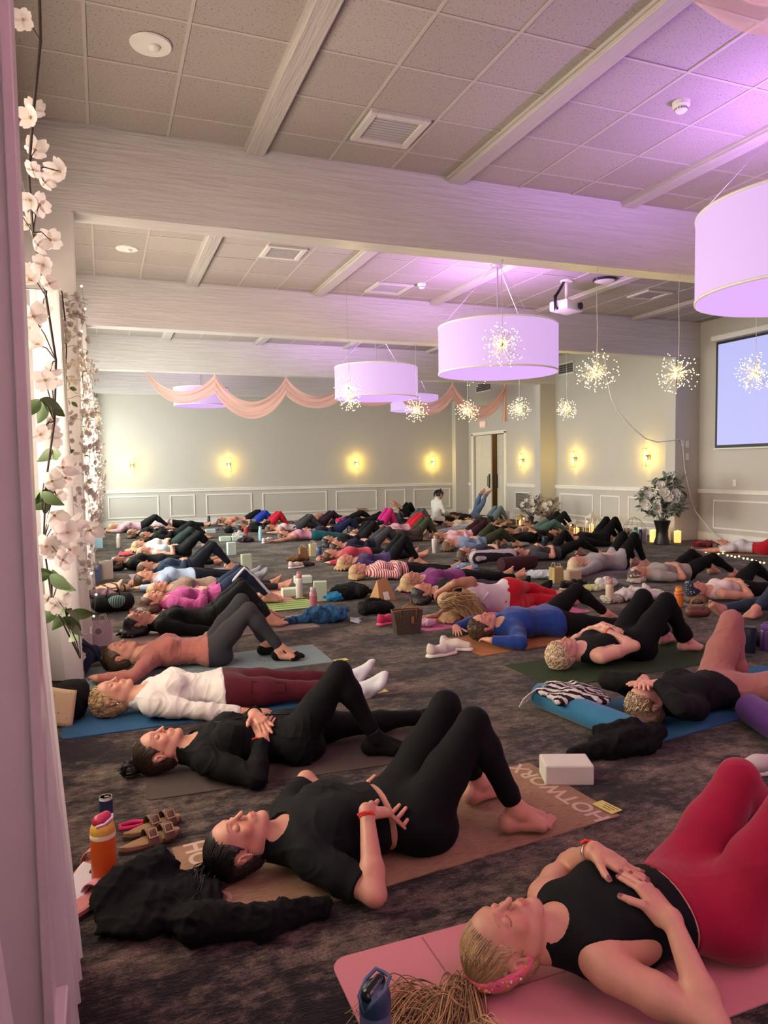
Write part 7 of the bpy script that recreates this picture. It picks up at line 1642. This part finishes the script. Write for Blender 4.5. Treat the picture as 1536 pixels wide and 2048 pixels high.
# person cut off by the picture edge: shoe, roll and hand
shoe((2.872, 2.473), 165, '#b8b4ae', '#d8d4cc', 'white sneaker at the picture edge, beside the purple roll'); bolster((3.289, 2.730), 70, .085, .62, M_fab('#4a2468', .7), 'purple rolled mat at the picture edge')
tag(MB().tube([(0, 0, .01), (-.06, .03, .012), (-.10, .0, .012), (-.08, -.06, .012), (0, -.07, .012), (.08, -.05, .012)], .012, 8).obj('bag_strap_loop', BLACKM, None, (*(2.915, 2.634), 0), smooth=True), 'black webbing loop on the carpet beside the purple roll', 'strap')
# --- flowers, candles and lanterns along the side wall
def arrangement(xy, h_v, r_v, H, R, label, seed, nf, fr, nl, vase_c, dry=False):
    rg = random.Random(seed); o = empty('flower_arrangement', (xy[0], xy[1], 0), label, 'flowers'); vm = M_plain(vase_c, .35, name='vase_glaze')
    MB().lathe([(r_v * .9, 0), (r_v, .01), (r_v * .75, h_v * .3), (r_v * .72, h_v * .6), (r_v * .95, h_v * .92), (r_v, h_v), (r_v * .85, h_v)], n=28).obj('vase', vm, o, smooth=True, ang=50)
    c = Vector((0, 0, h_v + (H - h_v) * .42)); st = MB(); leafy = bmesh.new(); lm = [leaf_mesh(.15 * R / .55, .036 * R / .55, 'sprig_leaf'), leaf_mesh(.13 * R / .55, .024 * R / .55, 'sprig_leaf')]; tips = []
    for k in range(46):
        u = rg.uniform(-.8, 1); a = rg.uniform(0, 6.283); q = math.sqrt(1 - u * u); d = Vector((q * math.cos(a) * R, q * math.sin(a) * R * .8, u * (H - c.z) * (1 if u > 0 else .75))) * rg.uniform(.7, 1.05); tip = c + d; base = Vector((rg.uniform(-.3, .3) * r_v, rg.uniform(-.3, .3) * r_v, h_v * .9)); mid = (base + tip) / 2 + Vector((0, 0, .05)); st.tube([base, mid, tip], .003, 4, caps=False); tips.append((base, mid, tip))
    st.obj('stem', STEM, o)['kind'] = 'stuff'
    sage = [M_plain(x, .7, name='sprig_leaf') for x in (('#7c8a7a', '#a4aca0', '#56644f') if not dry else ('#7a685c', '#9a887a', '#5c4c44'))]
    for m_ in lm: m_.materials.clear(); m_.materials.append(sage[0])
    mats3 = [[m_.copy() for m_ in lm] for _ in sage]
    for i_, row in enumerate(mats3):
        for m_ in row: m_.materials.clear(); m_.materials.append(sage[i_])
    for k in range(nl):
        b_, m_, t_ = tips[k % len(tips)]; t = rg.uniform(.35, 1); p = (m_ * (1 - t) + t_ * t); l = link('leaf', mats3[k % 3][k % 2], o, p); l.rotation_euler = (rg.uniform(-.8, .8), rg.uniform(-1.2, .4), rg.uniform(0, 6.28)); s = rg.uniform(.7, 1.3); l.scale = (s, s, s)
    for k in range(2 * nl):
        b_, m_, t_ = tips[(k * 7) % len(tips)]; t = rg.uniform(.2, 1.02); p = (m_ * (1 - t) + t_ * t) + Vector((rg.uniform(-.05, .05), rg.uniform(-.05, .05), rg.uniform(-.04, .04))); b2 = bmesh.new(); b2.from_mesh(lm[k % 2]); bmesh.ops.transform(b2, matrix=Matrix.Translation(p) @ Euler((rg.uniform(-.8, .8), rg.uniform(-1.2, .4), rg.uniform(0, 6.28))).to_matrix().to_4x4() @ Matrix.Scale(rg.uniform(.5, .95), 4), verts=b2.verts); tm = bpy.data.meshes.new('t'); b2.to_mesh(tm); b2.free(); leafy.from_mesh(tm); bpy.data.meshes.remove(tm)
    me = bpy.data.meshes.new('foliage'); leafy.to_mesh(me); leafy.free(); me.materials.append(sage[1]); me.shade_smooth(); link('foliage', me, o)['kind'] = 'stuff'
    fm_ = [flower_mesh(fr, 6, .55, mat=WPETAL), flower_mesh(fr * .8, 7, .8, mat=WPETAL)]
    for k in range(nf):
        u = rg.uniform(-.35, .75); a = 3.5 + k * 2.0 + rg.uniform(-.4, .4); q = math.sqrt(1 - u * u); d = Vector((-abs(q * math.cos(a)) * .9 if k % 3 else q * math.cos(a), -abs(q * math.sin(a)) if k % 4 else q * math.sin(a), u)); p = c + Vector((d.x * R * .72, d.y * R * .62, d.z * (H - c.z) * .72)); f = link('flower', fm_[k % 2], o, p); aim(f, d + Vector((-.4, -.5, .15)))
        f2 = link('flower_heart', fm_[1], f); f2.scale = (.55,) * 3; f2.location = (0, 0, fr * .12); f2.rotation_euler = (0, 0, .5)
    for k in range(10 if not dry else 6):
        a = rg.uniform(-.6, 1.4); x = math.cos(a) * R; P = [Vector((0, 0, h_v)), Vector((x * .5, rg.uniform(-.1, .1), c.z + .15)), Vector((x * .9, rg.uniform(-.15, .1), H * rg.uniform(.88, 1.02)))]; b_ = MB()
        for j in range(26):
            t = .5 + .5 * j / 26; p = P[1] * (2 - 2 * t) + P[2] * (2 * t - 1); dd = Vector((rg.uniform(-1, 1), rg.uniform(-1, 1), .8)).normalized() * .05 * R / .55; b_.tube([p, p + dd], .0028, 3, caps=False)
        b_.obj('plume', M_plain('#8c8478' if not dry else '#7a6c64', .9, name='plume'), o)['kind'] = 'stuff'
    return o
arrangement((9.636, 10.534), .44, .15, 1.36, .54, 'tall white and sage flower arrangement in a dark floor vase by the pilaster', 2, 12, .10, 290, '#121213')
arrangement((9.903, 15.345), .22, .09, .78, .32, 'low dried flower arrangement with white blooms near the return-air grille', 3, 5, .075, 90, '#3a322c', True); arrangement((9.843, 14.519), .22, .09, .74, .32, 'low dried flower arrangement in front of the thick pilaster', 4, 3, .07, 90, '#3a322c', True)
CANDLE = M_emit((1., .46, .07), 1.25, 'lit_wax'); FLAME = M_emit((1, .75, .3), 6, 'flame')
def candle(x, y, z, r, h, label=None, parent=None):
    o = empty('pillar_candle', (x, y, z), label, 'candle') if parent is None else empty('candle', (x, y, z))
    if parent: o.parent = parent
    MB().lathe([(r, 0), (r, h * .97), (r * .92, h), (r * .8, h * .96), (0, h * .93)], n=24).obj('wax', CANDLE, o, smooth=True, ang=50); MB().lathe([(.0, 0), (.007, .01), (.004, .022), (0, .034)], (0, 0, h * .94), 10).obj('flame', FLAME, o, smooth=True)
    l = bpy.data.lights.new('candle_light', 'POINT'); l.energy = .8; l.color = (1, .6, .2); l.shadow_soft_size = .02; q = bpy.data.objects.new('candle_light', l); COL.objects.link(q); q.parent = o; q.location = (0, 0, h + .05); return o
candle(*(9.741, 10.886), 0, .062, .23, 'lit orange pillar candle beside the dark floor vase and tumbler'); candle(*(10.067, 10.601), 0, .062, .22, 'lit orange pillar candle past the white figurine, by the pilaster')
def lantern(xy, w, h, c, label, rz=0.):
    o = empty('lantern', (xy[0], xy[1], 0), label, 'lantern', rotz=rz); m = M_plain(c, .5, name='lantern_paint'); MB().box((0, 0, .012), (w, w, .024), bev=.004).obj('lantern_base', m, o)
    for a in (-1, 1):
        for b_ in (-1, 1): MB().box((a * w * .44, b_ * w * .44, h * .37), (.016, .016, h * .70)).obj('post', m, o)
    mb = MB(); v = [mb.bm.verts.new(p) for p in [(-w * .55, -w * .55, h * .72), (w * .55, -w * .55, h * .72), (w * .55, w * .55, h * .72), (-w * .55, w * .55, h * .72), (-w * .12, -w * .12, h * .92), (w * .12, -w * .12, h * .92), (w * .12, w * .12, h * .92), (-w * .12, w * .12, h * .92)]]
    for k in range(4): mb.bm.faces.new((v[k], v[(k + 1) % 4], v[4 + (k + 1) % 4], v[4 + k]))
    mb.bm.faces.new(v[4:]); mb.bm.faces.new(v[:4][::-1]); mb.obj('lantern_roof', m, o); band('ring', V(0, 0, h * .98), V(0, 1, 0), h * .06, .006, .006, m, o, n=20)
    for k in range(4): MB().box((math.cos(k * 1.5708) * w * .43, math.sin(k * 1.5708) * w * .43, h * .37), (.003, w * .84, h * .68), rz=k * 1.5708).obj('pane', GLASS, o)
    candle(0, 0, .024, w * .24, h * .36, parent=o); return o
lantern((9.357, 12.748), .24, .34, '#b8b0a4', 'low glass lantern with a glowing candle in front of the panelling'); lantern((9.911, 12.968), .20, .46, '#d0ccc4', 'white house-shaped lantern with a candle inside beside the patterned backpack'); lantern((9.602, 15.348), .17, .30, '#a8843c', 'small gold lantern with a candle near the dried flowers', .4)
p = (10.119, 10.890); o = empty('figurine', (p[0], p[1], 0), 'small white figurine sitting between the two pillar candles', 'figurine'); blob('figure', M_plain('#cfc8c4', .4, name='porcelain'), o, [cap((0, 0, .03), .055, (.0, 0, .12), .045, .03), cap((0, 0, .12), .042, (-.005, 0, .20), .028, .02), ell((-.01, 0, .245), (.032, .030, .036), None, .02), cap((-.04, -.02, .02), .028, (-.09, -.03, .016), .02, .02)], .008)
cloth_pile((9.481, 12.048), .17, .15, .36, M_tex('#6a5058', '#3a2c34', (16,) * 3, name='floral_canvas'), 'mauve patterned backpack standing by the white lantern', 'backpack', 'backpack', 36, 8, 0, .008, 9, .014)
tumbler((9.535, 10.896), .042, .052, .27, '#9a94b8', '#c4c0d4', 'lavender tumbler with handle by the pillar candles', True); bottle((9.712, 11.337), .045, .27, '#3c9a98', '#20484c', 'teal bottle among the tumblers by the wire basket', kind='none'); bottle((9.418, 10.857), .036, .28, '#0c0c0e', '#0c0c0e', 'black bottle squeezed beside the lavender tumbler', kind='none')
o = empty('wire_basket', (*(10.233, 11.991), .0), 'white wire cage decoration behind the tumblers', 'basket'); m = M_plain('#b8b0a4', .5, name='white_wire')
for k in range(12): a = k * .5236; MB().tube([(math.cos(a) * .22, math.sin(a) * .22, 0), (math.cos(a) * .22, math.sin(a) * .22, .22), (math.cos(a) * .12, math.sin(a) * .12, .34), (0, 0, .40)], .005, 5).obj('wire', m, o)
for z in (.02, .22): band('wire_ring', V(0, 0, z), V(0, 0, 1), .218, .008, .006, m, o, n=32)
tumbler((9.653, 11.951), .04, .05, .2, '#b08c94', '#c8a8ac', 'dusty rose tumbler beside the mauve backpack', False, False)
cloth_pile((10.279, 12.483), .26, .14, .20, M_tex('#7c7064', '#a89c8c', axis=0, per=22, mode='stripe', name='straw_weave'), 'straw hat and woven bag piled behind the black knees', 'bag', 'straw_bag', 37, 10)
gift_bag((9.552, 16.508), .24, .14, .34, '#c4b49c', 'cream canvas bag standing by the double door', 5, hc='#c4b49c', name='canvas_bag'); gift_bag((10.345, 17.277), .18, .1, .24, '#c9c4bc', 'white paper bag standing beside the cream canvas bag', -5, handles=False); cloth_pile((9.008, 17.897), .5, .22, .34, M_fab('#3a3634', .85, fold=.012), 'grey blankets heaped against the wall beside the seated person', 'blanket', 'folded_blanket', 38, 12, 0, .012, 8, .02)
gift_bag((7.148, 20.257), .26, .14, .30, '#a08460', 'tan bag leaning near the end wall panels', 2, handles=False); bottle((8.478, 18.919), .045, .28, '#2c5c50', '#c9d0cc', 'dark green bottle beside the lifted feet', kind='none')
cloth_pile((10.052, 9.918), .34, .18, .12, M_fab('#7a1420', .85, fold=.01), 'deep red blanket spread behind the head of the person in the white cropped top', 'blanket', 'folded_blanket', 39, 12)
for k, (u, v, c) in enumerate(((1432, 1070, '#c4c0bc'), (1465, 1078, '#a8a4a0'))):
    p = [(11.615, 11.202), (11.755, 10.880)][k]; o = empty('power_box', (p[0], p[1], 0), ['white power adapter box on the floor by the hanging cable', 'grey socket box on the floor under the panel moulding'][k], 'adapter'); MB().box((0, 0, .07), (.16, .22, .14), bev=.015).obj('box_shell', M_plain(c, .5, name='box_plastic'), o); MB().box((-.082, 0, .08), (.006, .10, .06), bev=.002).obj('socket_face', M_plain('#6a6660', .5, name='socket_plastic'), o)
o = empty('fairy_lights', (*(9.297, 8.658), .0), 'warm fairy lights laid on the carpet around the tan mat', 'lights'); p0 = Vector(o.location); pts = [Vector((*q, .010)) - p0 for q in ((9.384, 9.312), (9.275, 9.128), (9.383, 9.150), (9.282, 8.968), (9.293, 8.885), (9.406, 8.902), (9.263, 8.676), (9.267, 8.601), (9.215, 8.484), (9.317, 8.502), (9.181, 8.292), (9.185, 8.221), (9.148, 8.106), (9.059, 7.956), (9.018, 7.850), (9.023, 7.785))]
MB().tube(pts, .002, 4).obj('wire', WIRE, o); bmF = MB().ball((0, 0, 0), .013, 8, 6).mesh('fairy_bulb', M_emit((1, .78, .3), 7, 'fairy_floor_led'))
for q in pts: link('fairy_bulb', bmF, o, q)
cloth_pile((8.451, 10.065), .12, .09, .06, M_fab('#16161a', .8), 'small dark cloth on the carpet in front of the black bottle', 'clothing', 'clothing_bundle', 40, 6)
